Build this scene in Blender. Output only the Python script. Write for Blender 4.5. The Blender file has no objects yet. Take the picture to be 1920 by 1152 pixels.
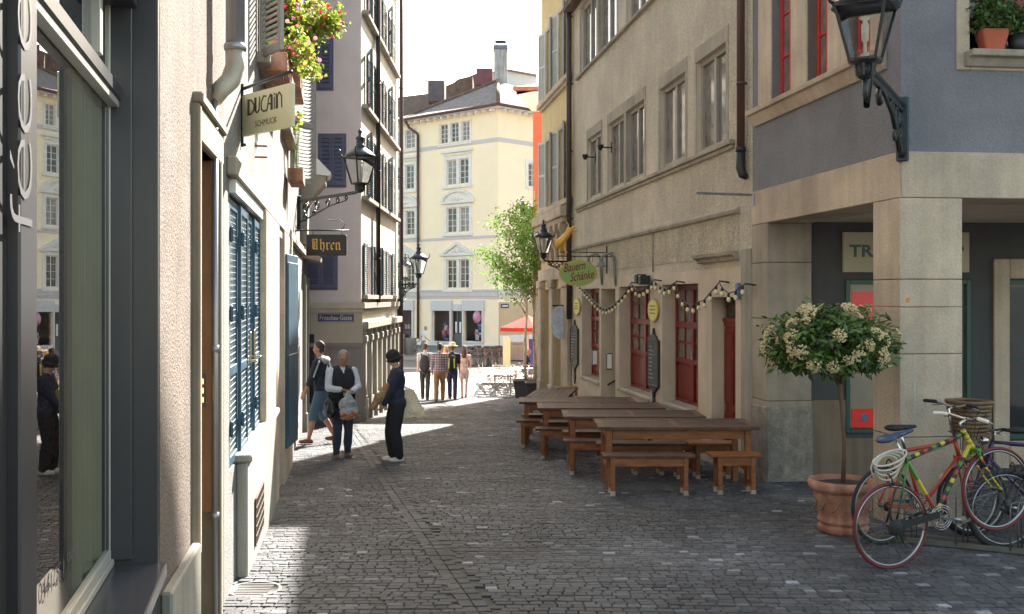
import bpy, bmesh, math, random
import numpy as np
from mathutils import Vector, Matrix, Quaternion
sc = bpy.context.scene
col = sc.collection
PI = math.pi
V = Vector
# ---------------------------------------------------------------- camera
F, CX, HY, EYE = 1870.0, 960.0, 560.0, 1.7      # focal length and horizon in photograph pixels
cam_d = bpy.data.cameras.new('camera'); cam = bpy.data.objects.new('camera', cam_d); col.objects.link(cam)
cam.location = (0, 0, EYE); cam.rotation_euler = (PI/2, 0, 0)
cam_d.sensor_width = 36; cam_d.lens = 36*F/1920; cam_d.shift_y = -(576-HY)/1920
cam_d.clip_start = 0.05; cam_d.clip_end = 900
sc.camera = cam
# ---------------------------------------------------------------- sky and sun
SUN_AZ = math.radians(16)       # from +Y towards +X
SUN_EL = math.radians(35.5)
world = bpy.data.worlds.new("World"); sc.world = world; world.use_nodes = True
wn = world.node_tree; wn.nodes.clear()
sky = wn.nodes.new('ShaderNodeTexSky'); sky.sky_type = 'NISHITA'; sky.sun_disc = False
sky.sun_elevation = SUN_EL; sky.sun_rotation = SUN_AZ; sky.air_density = 1.0; sky.dust_density = 2.0; sky.ozone_density = 1.0
bg = wn.nodes.new('ShaderNodeBackground'); bg.inputs[1].default_value = 0.11
wo = wn.nodes.new('ShaderNodeOutputWorld')
wb = wn.nodes.new('ShaderNodeVectorMath'); wb.operation = 'MULTIPLY'; wb.inputs[1].default_value = (1.12, 1.0, .77)   # the photograph is balanced for open shade
wn.links.new(sky.outputs[0], wb.inputs[0]); wn.links.new(wb.outputs[0], bg.inputs[0]); wn.links.new(bg.outputs[0], wo.inputs[0])
sd = bpy.data.lights.new('sun', 'SUN'); sun = bpy.data.objects.new('sun', sd); col.objects.link(sun)
sd.energy = 5.0; sd.angle = math.radians(0.53); sd.color = (1, .95, .86)
sv = V((math.sin(SUN_AZ)*math.cos(SUN_EL), math.cos(SUN_AZ)*math.cos(SUN_EL), math.sin(SUN_EL)))
sun.rotation_euler = sv.to_track_quat('Z', 'Y').to_euler()
sc.view_settings.view_transform = 'Standard'; sc.view_settings.look = 'None'
sc.view_settings.exposure = 2.35; sc.view_settings.gamma = 1
sc.cycles.max_bounces = 8; sc.cycles.diffuse_bounces = 4; sc.cycles.glossy_bounces = 4
sc.cycles.transmission_bounces = 6; sc.cycles.transparent_max_bounces = 12

# ---------------------------------------------------------------- pixel geometry
def gz(Y):
    """height of the street above the datum at distance Y: it runs downhill, then levels out"""
    if Y <= 32: return -0.047*Y
    if Y >= 47: return -1.86
    t = (Y-32)/15.0
    return -1.504 + 15*(-0.047)*(t - t*t/2) * (0.356/0.3525)
def P(px, py, Y): return V(((px-CX)/F*Y, Y, EYE-(py-HY)/F*Y))
def GP(px, Y): return V(((px-CX)/F*Y, Y, gz(Y)))

class Wall:
    """a vertical plane: u runs along it, z up, o outward"""
    def __init__(s, x, y, dx, dy, side=1):
        l = math.hypot(dx, dy); s.O = V((x, y)); s.d = V((dx/l, dy/l)); s.n = V((s.d.y, -s.d.x))*side
    def u(s, px, o=0.0):
        r = (px-CX)/F; O = s.O + s.n*o
        return (r*O.y-O.x)/(s.d.x-r*s.d.y)
    def Y(s, u, o=0.0): return (s.O+s.d*u+s.n*o).y
    def z(s, px, py, o=0.0):
        return EYE-(py-HY)/F*s.Y(s.u(px, o), o)
    def p(s, u, z, o=0.0):
        q = s.O+s.d*u+s.n*o
        return V((q.x, q.y, z))

# ---------------------------------------------------------------- objects
WM = {}
def _kind(name): return name
def mw(o): return WM.get(o.name, Matrix())
def tag(o, label=None, cat=None, group=None, kind=None):
    if label: o['label'] = label
    if cat: o['category'] = cat
    if group: o['group'] = group
    if kind: o['kind'] = kind
    return o
def thing(name, label, cat, loc=(0, 0, 0), rotz=0.0, group=None, kind=None):
    o = bpy.data.objects.new(name, None); col.objects.link(o); o.empty_display_size = .1
    o.location = loc; o.rotation_euler = (0, 0, rotz)
    WM[o.name] = Matrix.Translation(V(loc)) @ Matrix.Rotation(rotz, 4, 'Z')
    return tag(o, label, cat, group, kind)

class MB:
    """collects shapes, then links them as one mesh object"""
    def __init__(s): s.v = []; s.f = []; s.m = []; s.t = []; s.mi = 0; s.tint = 1.0; s.sm = []; s.smooth = False
    def add(s, vs, fs):
        b = len(s.v); s.v.extend([tuple(q) for q in vs])
        for f in fs:
            s.f.append(tuple(b+i for i in f)); s.m.append(s.mi); s.t.append(s.tint); s.sm.append(s.smooth)
    def hexa(s, p): s.add(p, [(0, 3, 2, 1), (4, 5, 6, 7), (0, 1, 5, 4), (1, 2, 6, 5), (2, 3, 7, 6), (3, 0, 4, 7)])
    def box(s, x0, x1, y0, y1, z0, z1):
        s.hexa([(x0, y0, z0), (x1, y0, z0), (x1, y1, z0), (x0, y1, z0), (x0, y0, z1), (x1, y0, z1), (x1, y1, z1), (x0, y1, z1)])
    def wbox(s, w, u0, u1, z0, z1, o0, o1):
        if u0 > u1: u0, u1 = u1, u0
        s.hexa([w.p(u0, z0, o1), w.p(u1, z0, o1), w.p(u1, z0, o0), w.p(u0, z0, o0), w.p(u0, z1, o1), w.p(u1, z1, o1), w.p(u1, z1, o0), w.p(u0, z1, o0)])
    def bar(s, a, b, w, h, up=(0, 0, 1)):
        a, b = V(a), V(b); d = (b-a).normalized(); up = V(up)
        if abs(d.dot(up)) > .98: up = V((1, 0, 0))
        x = d.cross(up).normalized()*w/2; y = x.normalized().cross(d)*h/2
        s.hexa([a-x-y, a+x-y, b+x-y, b-x-y, a-x+y, a+x+y, b+x+y, b-x+y])
    def prism(s, pts, off):
        """pts planar polygon, off extrusion vector"""
        n = len(pts); off = V(off); pts = [V(p) for p in pts]
        s.add(pts+[p+off for p in pts], [tuple(range(n))[::-1], tuple(range(n, 2*n))]+[(i, (i+1) % n, n+(i+1) % n, n+i) for i in range(n)])
    def tube(s, pts, r, n=8, cap=True, closed=False):
        pts = [V(p) for p in pts]; k = len(pts)
        rs = r if isinstance(r, (list, tuple)) else [r]*k
        rings = []; prev = None
        for i, p in enumerate(pts):
            if closed: d = (pts[(i+1) % k]-pts[i-1])
            else: d = (pts[min(i+1, k-1)]-pts[max(i-1, 0)])
            d = d.normalized() if d.length > 1e-9 else V((0, 0, 1))
            if prev is None:
                x = d.orthogonal().normalized()
            else:
                x = prev-d*prev.dot(d)
                x = x.normalized() if x.length > 1e-6 else d.orthogonal().normalized()
            prev = x; y = d.cross(x)
            rings.append([p+(x*math.cos(2*PI*j/n)+y*math.sin(2*PI*j/n))*rs[i] for j in range(n)])
        vs = [q for R in rings for q in R]; fs = []
        for i in range(k if closed else k-1):
            a = i*n; b = ((i+1) % k)*n
            for j in range(n): fs.append((a+j, a+(j+1) % n, b+(j+1) % n, b+j))
        if cap and not closed:
            fs.append(tuple(range(n))[::-1]); fs.append(tuple(range((k-1)*n, k*n)))
        old = s.smooth; s.smooth = n > 4; s.add(vs, fs); s.smooth = old
    def lathe(s, prof, n=20, c=(0, 0, 0), axis='Z', sx=1, sy=1):
        """prof: list of (r, h)"""
        c = V(c); vs = []; fs = []
        for r, h in prof:
            for j in range(n):
                a = 2*PI*j/n; q = (r*math.cos(a)*sx, r*math.sin(a)*sy, h)
                if axis == 'X': q = (q[2], q[0], q[1])
                if axis == 'Y': q = (q[1], q[2], q[0])
                vs.append(c+V(q))
        k = len(prof)
        for i in range(k-1):
            for j in range(n): fs.append((i*n+j, i*n+(j+1) % n, (i+1)*n+(j+1) % n, (i+1)*n+j))
        if prof[0][0] > 1e-6: fs.append(tuple(range(n))[::-1])
        if prof[-1][0] > 1e-6: fs.append(tuple(range((k-1)*n, k*n)))
        old = s.smooth; s.smooth = True; s.add(vs, fs); s.smooth = old
    def ell(s, c, r, n=12, m=8, rot=None):
        c = V(c); vs = []; fs = []
        for i in range(m+1):
            t = PI*i/m
            for j in range(n):
                a = 2*PI*j/n; q = V((r[0]*math.sin(t)*math.cos(a), r[1]*math.sin(t)*math.sin(a), r[2]*math.cos(t)))
                if rot: q = rot @ q
                vs.append(c+q)
        for i in range(m):
            for j in range(n): fs.append((i*n+j, (i+1)*n+j, (i+1)*n+(j+1) % n, i*n+(j+1) % n))
        old = s.smooth; s.smooth = True; s.add(vs, fs); s.smooth = old
    def cap(s, a, b, ra, rb, n=10):
        """closed tapered capsule"""
        a, b = V(a), V(b); d = b-a; L = d.length
        if L < 1e-6: d = V((0, 0, 1))
        d = d.normalized(); x = d.orthogonal().normalized(); y = d.cross(x); pr = []
        for i in range(5):
            t = PI/2*(1-i/4.0); pr.append((a-d*ra*math.sin(t), max(ra*math.cos(t), 1e-4)))
        for i in range(5):
            t = PI/2*i/4.0; pr.append((b+d*rb*math.sin(t), max(rb*math.cos(t), 1e-4)))
        vs = []; fs = []
        for c, r in pr:
            for j in range(n): vs.append(c+(x*math.cos(2*PI*j/n)+y*math.sin(2*PI*j/n))*r)
        k = len(pr)
        for i in range(k-1):
            for j in range(n): fs.append((i*n+j, i*n+(j+1) % n, (i+1)*n+(j+1) % n, (i+1)*n+j))
        fs.append(tuple(range(n))[::-1]); fs.append(tuple(range((k-1)*n, k*n)))
        s.add(vs, fs)
    def facade(s, w, u0, u1, z0, z1, holes, depth=.25, rev=0):
        """wall face with real openings and reveals; holes: (u0,u1,z0,z1[,depth])"""
        us = sorted(set([u0, u1]+[min(max(h[k], u0), u1) for h in holes for k in (0, 1)]))
        zs = sorted(set([z0, z1]+[min(max(h[k], z0), z1) for h in holes for k in (2, 3)]))
        for a, b in zip(us, us[1:]):
            for c, d in zip(zs, zs[1:]):
                um, zm = (a+b)/2, (c+d)/2
                if any(h[0] < um < h[1] and h[2] < zm < h[3] for h in holes): continue
                s.add([w.p(a, c), w.p(b, c), w.p(b, d), w.p(a, d)], [(0, 1, 2, 3)])
        for h in holes:
            D = h[4] if len(h) > 4 else depth
            a, b, c, d = h[:4]
            q = [w.p(a, c), w.p(b, c), w.p(b, d), w.p(a, d), w.p(a, c, -D), w.p(b, c, -D), w.p(b, d, -D), w.p(a, d, -D)]
            s.mi = rev; s.add(q, [(0, 1, 5, 4), (1, 2, 6, 5), (2, 3, 7, 6), (3, 0, 4, 7)]); s.mi = 0
    def build(s, name, mats, parent=None, local=False, bevel=0, seg=1):
        me = bpy.data.meshes.new(name)
        M = None
        if parent is not None and not local:
            M = mw(parent).inverted()
            vs = [tuple(M @ V(q)) for q in s.v]
        else: vs = s.v
        me.from_pydata(vs, [], s.f)
        if not isinstance(mats, (list, tuple)): mats = [mats]
        for m in mats: me.materials.append(m)
        me.polygons.foreach_set('material_index', s.m)
        me.polygons.foreach_set('use_smooth', s.sm)
        at = me.attributes.new('tint', 'FLOAT', 'FACE'); at.data.foreach_set('value', s.t)
        me.validate(); me.update()
        o = bpy.data.objects.new(name, me); col.objects.link(o)
        if parent is not None:
            o.parent = parent; WM[o.name] = mw(parent)
        if bevel:
            b = o.modifiers.new('bevel', 'BEVEL'); b.width = bevel; b.segments = seg; b.limit_method = 'ANGLE'; b.angle_limit = .7
        return o
def copy_tree(o, parent=None):
    c = o.copy(); col.objects.link(c); c.parent = parent
    for ch in [q for q in col.objects if q.parent == o]: copy_tree(ch, c)
    return c
def copy_fast(o, parent=None, kids=None):
    c = o.copy(); col.objects.link(c)
    c.parent = parent
    for ch in kids.get(o.name, []): copy_fast(ch, c, kids)
    return c
def kidmap():
    k = {}
    for o in col.objects:
        if o.parent: k.setdefault(o.parent.name, []).append(o)
    return k

_txt = {}
def text_geo(s, bold=0.0, shear=0.0, space=1.0):
    key = (s, bold, shear, space)
    if key in _txt: return _txt[key]
    cu = bpy.data.curves.new('lettering', 'FONT'); cu.body = s; cu.offset = bold; cu.shear = shear; cu.space_character = space
    cu.resolution_u = 3
    o = bpy.data.objects.new('lettering', cu); col.objects.link(o)
    dg = bpy.context.evaluated_depsgraph_get(); me = o.evaluated_get(dg).to_mesh()
    vs = [(q.co.x, q.co.y) for q in me.vertices]; fs = [tuple(p.vertices) for p in me.polygons]
    o.evaluated_get(dg).to_mesh_clear(); bpy.data.objects.remove(o); bpy.data.curves.remove(cu)
    _txt[key] = (vs, fs); return vs, fs
def add_text(mb, s, origin, xd, yd, width, height, bold=0.0, shear=0.0, space=1.0, n=None, t=.003):
    """lettering filling width x height, lower-left corner at origin"""
    vs, fs = text_geo(s, bold, shear, space)
    if not vs: return
    x0 = min(q[0] for q in vs); x1 = max(q[0] for q in vs); y0 = min(q[1] for q in vs); y1 = max(q[1] for q in vs)
    xd, yd, origin = V(xd).normalized(), V(yd).normalized(), V(origin)
    if n is None: n = xd.cross(yd)
    off = V(n).normalized()*t
    pts = [origin+xd*((a-x0)/(x1-x0)*width)+yd*((b-y0)/(y1-y0)*height)+off for a, b in vs]
    mb.add(pts, fs)

# ---------------------------------------------------------------- materials
MATS = {}
def mat(name, c, rough=.8, var=.12, vs=2.5, bump=0.0, bs=60, c2=None, streak=0.0, metal=0.0, spec=.5, tint=False, fine=0.0, fs=90, coat=0.0, trans=0.0, big=0.0, stretch=None, bd=.02):
    if name in MATS: return MATS[name]
    m = bpy.data.materials.new(name); m.use_nodes = True; MATS[name] = m
    nt = m.node_tree; N = nt.nodes; L = nt.links; b = N['Principled BSDF']; out = N['Material Output']
    b.inputs['Roughness'].default_value = rough; b.inputs['Metallic'].default_value = metal
    b.inputs['Specular IOR Level'].default_value = spec
    if coat: b.inputs['Coat Weight'].default_value = coat; b.inputs['Coat Roughness'].default_value = .15
    tc = N.new('ShaderNodeTexCoord'); vec = tc.outputs['Object']
    if stretch:
        mp = N.new('ShaderNodeMapping'); mp.inputs['Scale'].default_value = stretch; L.new(vec, mp.inputs[0]); vec = mp.outputs[0]
    def noise(scale, det=5, v=None, rg=.6):
        n = N.new('ShaderNodeTexNoise'); n.inputs['Scale'].default_value = scale; n.inputs['Detail'].default_value = det; n.inputs['Roughness'].default_value = rg
        L.new(v or vec, n.inputs['Vector']); return n.outputs['Fac']
    def ramp(fac, lo, hi, a=.3, z=.7):
        r = N.new('ShaderNodeMapRange'); r.inputs['From Min'].default_value = a; r.inputs['From Max'].default_value = z
        r.inputs['To Min'].default_value = lo; r.inputs['To Max'].default_value = hi; L.new(fac, r.inputs['Value']); return r.outputs[0]
    def scale(colo, fac):
        mx = N.new('ShaderNodeVectorMath'); mx.operation = 'SCALE'; L.new(colo, mx.inputs[0]); L.new(fac, mx.inputs['Scale']); return mx.outputs[0]
    mix = N.new('ShaderNodeMix'); mix.data_type = 'RGBA'
    mix.inputs[6].default_value = (*c, 1); mix.inputs[7].default_value = (*(c2 or c), 1)
    L.new(ramp(noise(vs*1.7), 0, 1), mix.inputs[0]); colo = mix.outputs[2]
    if var: colo = scale(colo, ramp(noise(vs), 1-var, 1+var))
    if big: colo = scale(colo, ramp(noise(.35, 3), 1-big, 1+big))
    if fine: colo = scale(colo, ramp(noise(fs, 3), 1-fine, 1+fine))
    if streak:
        mp = N.new('ShaderNodeMapping'); mp.inputs['Scale'].default_value = (5, 5, .35); L.new(vec, mp.inputs[0])
        colo = scale(colo, ramp(noise(1.3, 6, mp.outputs[0]), 1-streak, 1+streak*.3, .35, .65))
    if tint:
        at = N.new('ShaderNodeAttribute'); at.attribute_name = 'tint'; colo = scale(colo, at.outputs['Fac'])
    L.new(colo, b.inputs['Base Color'])
    if bump:
        bn = N.new('ShaderNodeBump'); bn.inputs['Strength'].default_value = bump; bn.inputs['Distance'].default_value = bd
        L.new(noise(bs, 6), bn.inputs['Height']); L.new(bn.outputs[0], b.inputs['Normal'])
    if trans:
        tr = N.new('ShaderNodeBsdfTranslucent'); L.new(colo, tr.inputs['Color'])
        ms = N.new('ShaderNodeMixShader'); ms.inputs[0].default_value = trans
        L.new(b.outputs[0], ms.inputs[1]); L.new(tr.outputs[0], ms.inputs[2]); L.new(ms.outputs[0], out.inputs[0])
    return m
def glass(name, tintc=(1, 1, 1), ior=1.5, boost=0.0):
    if name in MATS: return MATS[name]
    m = bpy.data.materials.new(name); m.use_nodes = True; MATS[name] = m
    N = m.node_tree.nodes; L = m.node_tree.links; N.remove(N['Principled BSDF']); out = N['Material Output']
    fr = N.new('ShaderNodeFresnel'); fr.inputs[0].default_value = ior
    t = N.new('ShaderNodeBsdfTransparent'); t.inputs[0].default_value = (*tintc, 1)
    g = N.new('ShaderNodeBsdfGlossy'); g.inputs['Roughness'].default_value = .005
    mx = N.new('ShaderNodeMixShader')
    if boost:
        a = N.new('ShaderNodeMath'); a.operation = 'MULTIPLY_ADD'; a.inputs[1].default_value = 1-boost; a.inputs[2].default_value = boost; a.use_clamp = True
        L.new(fr.outputs[0], a.inputs[0]); L.new(a.outputs[0], mx.inputs[0])
    else: L.new(fr.outputs[0], mx.inputs[0])
    L.new(t.outputs[0], mx.inputs[1]); L.new(g.outputs[0], mx.inputs[2]); L.new(mx.outputs[0], out.inputs[0])
    return m
def emis(name, c, e):
    if name in MATS: return MATS[name]
    m = mat(name, c, .6, 0)
    b = m.node_tree.nodes['Principled BSDF']; b.inputs['Emission Color'].default_value = (*c, 1); b.inputs['Emission Strength'].default_value = e
    return m

m_plaster = mat('rough cream plaster', (.66, .565, .445), .95, .10, 1.2, 1.0, 34, (.60, .52, .41), .08, fine=.24, fs=30, big=.12, bd=.05)
m_plaster_b = mat('pebble dash plaster', (.60, .515, .375), .95, .15, 2.2, 1.0, 26, (.50, .44, .34), .08, fine=.3, fs=24, bd=.06)
m_smooth = mat('smooth beige render', (.62, .52, .40), .9, .10, 1.5, .15, 60, (.55, .46, .37), .08, fine=.04)
m_stone = mat('sandstone', (.55, .45, .33), .9, .20, 1.1, .45, 45, (.45, .36, .285), .14, fine=.10, fs=50, tint=True, big=.14)
m_stone_g = mat('grey sandstone', (.41, .35, .275), .9, .20, 1.6, .35, 45, (.32, .28, .23), .16, fine=.07, tint=True)
m_granite = mat('speckled granite', (.30, .27, .23), .85, .2, 6, .5, 60, (.20, .18, .16), .25, fine=.25, fs=50, tint=True)
m_bluegrey = mat('blue grey render', (.215, .21, .226), .92, .12, 1.6, .8, 50, (.185, .182, .20), .03, fine=.10, fs=45, big=.08)
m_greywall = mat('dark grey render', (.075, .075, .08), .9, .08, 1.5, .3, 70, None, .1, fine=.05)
m_redframe = mat('red painted wood', (.22, .011, .009), .45, .15, 6, .1, 120, (.15, .008, .007), .15)
m_redbright = mat('bright red painted wood', (.52, .03, .03), .4, .08, 6)
m_pane = mat('dark window glass', (.012, .014, .016), .04, .3, 1.0, spec=.9)
m_pane_lt = mat('curtained window glass', (.22, .20, .17), .06, .25, 3.0, c2=(.12, .11, .10), spec=.8)
m_wood = mat('oiled orange brown wood', (.30, .105, .028), .48, .25, 3, .3, 60, (.16, .055, .016), stretch=(1.2, 6, 6), fine=.15, fs=30, tint=True)
m_woodtop = mat('weathered dark table top', (.125, .060, .032), .62, .35, 4, .4, 80, (.048, .034, .028), spec=.3, fine=.25, fs=40, tint=True)
m_metal_dk = mat('anthracite metal', (.060, .060, .066), .36, .06, 3, metal=.35)
m_metal_wh = mat('painted pale metal', (.42, .41, .38), .4, .05, 3, metal=.2)
m_iron = mat('black wrought iron', (.014, .018, .020), .38, .2, 10, .2, 90, spec=.5)
m_pipe = mat('oxide red drain pipe', (.11, .05, .04), .45, .15, 2, streak=.3)
m_pipe_blk = mat('black cast drain pipe', (.02, .02, .022), .5, .1, 3)
m_zinc = mat('zinc downpipe', (.40, .40, .42), .4, .15, 2, metal=.55, streak=.2)
m_white = mat('white paint', (.75, .74, .70), .6, .05, 3)
m_concrete = mat('pale concrete', (.33, .305, .255), .9, .1, 2, .2, 50, None, .25, fine=.08)
m_litwall = mat('white washed render', (.29, .275, .255), .95, .16, 1.5, .8, 60, (.235, .225, .21), .12, fine=.09, fs=50)
m_pinkwall = mat('dusky mauve render', (.80, .68, .655), .92, .08, 1.0, .3, 60, (.75, .63, .62), .03, fine=.04)
m_cream = mat('cream render', (.93, .80, .57), .92, .03, .8, .2, 50, (.92, .78, .55), .0)
m_trim = mat('grey white stucco trim', (.74, .72, .66), .85, .08, 3, .1, 50)
# ================================================================ walls of the place
W_R = Wall(4.98-.144*9.33, 9.33, -.144, 1, -1)      # right hand row, u grows away from the corner
W_C = Wall(4.98-.144*9.33, 9.33, 1, .11, 1)         # front of the corner building
W_L = Wall(-.78, 0, -.17, 1, 1)                     # left hand row
W_S = Wall(-.499, 0, -.235, 1, 1)                   # near shop front
W_F = Wall(-3.39, 22.4, 0, 1, 1)                    # street side of the mauve house
W_FN = Wall(-9.0, 22.4, 1, 0, 1)                    # its near face
W_Y1 = Wall(-.97, 70, -1.207, 1, -1)                # cream house, left face
W_Y2 = Wall(-.97, 70, 1.09, 1, 1)                   # cream house, right face
assert W_R.n.x < 0 and W_C.n.y < 0 and W_L.n.x > 0 and W_S.n.x > 0 and W_F.n.x > 0 and W_FN.n.y < 0 and W_Y1.n.y < 0 and W_Y2.n.y < 0

# ================================================================ ground
def ground_material():
    m = bpy.data.materials.new('dark street paving'); m.use_nodes = True
    N = m.node_tree.nodes; L = m.node_tree.links; b = N['Principled BSDF']; b.inputs['Roughness'].default_value = .6
    tc = N.new('ShaderNodeTexCoord'); br = N.new('ShaderNodeTexBrick')
    br.inputs['Scale'].default_value = 1; br.inputs['Brick Width'].default_value = .13; br.inputs['Row Height'].default_value = .105
    br.inputs['Mortar Size'].default_value = .008; br.inputs['Color1'].default_value = (.07, .07, .075, 1); br.inputs['Color2'].default_value = (.095, .095, .098, 1)
    br.inputs['Mortar'].default_value = (.04, .038, .034, 1)
    n = N.new('ShaderNodeTexNoise'); n.inputs['Scale'].default_value = 1.2; n.inputs['Detail'].default_value = 6
    L.new(tc.outputs['Object'], br.inputs[0]); L.new(tc.outputs['Object'], n.inputs['Vector'])
    r = N.new('ShaderNodeMapRange'); r.inputs['To Min'].default_value = .7; r.inputs['To Max'].default_value = 1.3; L.new(n.outputs['Fac'], r.inputs[0])
    s = N.new('ShaderNodeVectorMath'); s.operation = 'SCALE'; L.new(br.outputs['Color'], s.inputs[0]); L.new(r.outputs[0], s.inputs['Scale'])
    L.new(s.outputs[0], b.inputs['Base Color'])
    bp = N.new('ShaderNodeBump'); bp.inputs['Strength'].default_value = .5; bp.inputs['Distance'].default_value = .01; bp.invert = True
    L.new(br.outputs['Fac'], bp.inputs['Height']); L.new(bp.outputs[0], b.inputs['Normal'])
    return m
def sheet(name, ys, x0, x1, dz, m):
    vs = []; fs = []
    for y in ys: vs += [(x0, y, gz(y)+dz), (x1, y, gz(y)+dz)]
    for i in range(len(ys)-1): fs.append((2*i, 2*i+1, 2*i+3, 2*i+2))
    b = MB(); b.add(vs, fs); o = b.build(name, m); tag(o, kind='structure'); return o
sheet('ground', [-60, 0, 10, 20, 30, 32, 34, 36, 38, 40, 42, 44, 46, 47, 60, 90, 150, 400], -260, 260, -.016, ground_material())
m_stonesett = mat('cobblestones', (.088, .088, .094), .72, .26, 1.3, .35, 80, (.073, .074, .081), tint=True, fine=.2, fs=60, spec=.30, big=.22)
m_sand = mat('joint sand', (.066, .063, .057), .95, .2, 5)
def cobbles():
    from mathutils import noise as mn
    rng = random.Random(5); vs = []; fs = []; ti = []
    def seam_x(y): return -.2-(y-6.3)*.2202
    def lx(y): return (-.499-.235*y if y < 4.3 else -.78-.17*y if y < 19.8 else (-7.5 if y < 22.3 else -3.39 if y < 30 else -7.5))-.25
    def rx(y): return (6.6 if y < 12.7 else 4.98-.144*y+.3 if y < 28.5 else 3.2)
    def stone(cx, cy, w, d, rot, t):
        h = rng.uniform(-.002, .002)+.010*mn.noise(V((cx*.8, cy*.8, 0))); t *= 1+.30*mn.noise(V((cx*.55, cy*.55, 3)))+.18*mn.noise(V((cx*2.3, cy*2.3, 7))); k = .005
        tx, ty = rng.uniform(-.012, .012), rng.uniform(-.012, .012)
        b = len(vs); hw, hd = w/2, d/2; cr, sr = math.cos(rot), math.sin(rot)
        j = [(rng.uniform(-.005, .005), rng.uniform(-.005, .005)) for _ in range(4)]
        for kk, zz in ((0, -.018), (0, -.006), (k, 0)):
            for (sx, sy), (jx, jy) in zip(((-1, -1), (1, -1), (1, 1), (-1, 1)), j):
                x = sx*(hw-kk)+jx; y = sy*(hd-kk)+jy
                X = cx+x*cr-y*sr; Y = cy+x*sr+y*cr
                vs.append((X, Y, gz(Y)+h+zz+(x*tx+y*ty if zz > -.01 else 0)))
        for r in (0, 4):
            for i in range(4): fs.append((b+r+i, b+r+(i+1) % 4, b+r+4+(i+1) % 4, b+r+4+i))
        fs.append((b+8, b+9, b+10, b+11)); ti.extend([t]*9)
    def tint():
        r = rng.random()
        if r < .008: return rng.uniform(2.4, 4.2)
        if r < .04: return rng.uniform(1.5, 2.1)
        return rng.gauss(1.0, .17)
    y = 2.6
    while y < 35.0:
        d = rng.uniform(.064, .082) if y < 20 else rng.uniform(.10, .125)
        wv = rng.uniform(0, 6)
        x = lx(y); xr = rx(y)
        while x < xr:
            w = rng.uniform(.065, .12) if y < 20 else rng.uniform(.11, .2)
            yy = y+.03*math.sin(x*1.3+y*.2)+.012*math.sin(x*4+wv)
            if y > 4 and y < 24 and abs(x+w/2-seam_x(y)) < .10: x += w+.0055; continue
            if math.hypot(x+w/2+1.80, yy-6.95) < .20: x += w+.0055; continue
            stone(x+w/2, yy+d/2, w, d-.002, rng.uniform(-.03, .03), max(.45, tint())); x += w+.0055
        y += d+.0055
    y = 4.0
    while y < 24:
        l = rng.uniform(.12, .17)
        stone(seam_x(y+l/2)-.047, y+l/2, .09, l, .217, max(.5, rng.gauss(1.0, .12))); stone(seam_x(y+l/2)+.047, y+l/2, .09, l-.01, .217, max(.5, rng.gauss(.9, .12))); y += l+.008
    me = bpy.data.meshes.new('cobblestone_street'); me.from_pydata(vs, [], fs); me.materials.append(m_stonesett)
    at = me.attributes.new('tint', 'FLOAT', 'FACE'); at.data.foreach_set('value', ti)
    o = bpy.data.objects.new('cobblestone_street', me); col.objects.link(o); tag(o, kind='structure')
cobbles()
sheet('street_bed', [2, 10, 20, 30, 32, 34, 35], -8, 8, -.010, m_sand)
# drain cover
t = thing('drain_cover', 'round cast iron drain cover in the sunlit cobbles at lower left', 'drain cover', (-1.80, 6.95, gz(6.95)))
b = MB(); b.lathe([(.19, -.01), (.19, .004), (.165, .004), (.165, .001), (.0, .001)], 28)
for k in range(-3, 4): b.box(-.12, .12, k*.04-.008, k*.04+.008, 0, .005)
b.build('cover_plate', mat('cast iron', (.10, .095, .09), .6, .2, 10), t, local=True)
# kerb and far pavement by the square
b = MB(); b.box(-40, 40, 58.0, 58.25, gz(58)-.05, gz(58)+.10); tag(b.build('kerb', m_concrete), kind='structure')
b = MB(); b.box(-40, 40, 58.25, 90, gz(58)-.05, gz(58)+.09); tag(b.build('pavement', mat('paving slabs', (.16, .155, .15), .9, .15, 1)), kind='structure')
b = MB(); b.box(-30, 3, 51.0, 51.35, gz(51)-.05, gz(51)-.011); tag(b.build('road_marking', m_white), kind='structure')
# ================================================================ helpers for facades
def window(parent, w, u0, u1, z0, z1, o, cols=2, rows=3, fw=.05, mw_=.05, mt=.022, fm=None, pm=None, name='window', depth=.05, bevel=.004):
    """casement frame with its pane as a sub-part"""
    fm = fm or m_metal_wh; pm = pm or m_pane
    if u0 > u1: u0, u1 = u1, u0
    b = MB(); b.wbox(w, u0, u1, z0, z0+fw, o-depth, o); b.wbox(w, u0, u1, z1-fw, z1, o-depth, o)
    b.wbox(w, u0, u0+fw, z0+fw, z1-fw, o-depth, o-.001); b.wbox(w, u1-fw, u1, z0+fw, z1-fw, o-depth, o-.001)
    cw = (u1-u0-2*fw)/cols
    for i in range(1, cols):
        c = u0+fw+cw*i; b.wbox(w, c-mw_/2, c+mw_/2, z0+fw, z1-fw, o-depth, o-.002)
    for j in range(1, rows):
        z = z0+fw+(z1-z0-2*fw)*j/rows; b.wbox(w, u0+fw, u1-fw, z-mt/2, z+mt/2, o-depth*.8, o-.008)
    f = b.build(name, fm, parent, bevel=bevel)
    p = MB(); p.wbox(w, u0+fw*.5, u1-fw*.5, z0+fw*.5, z1-fw*.5, o-depth*.75, o-depth*.5); p.build('pane', pm, f)
    return f
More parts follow.
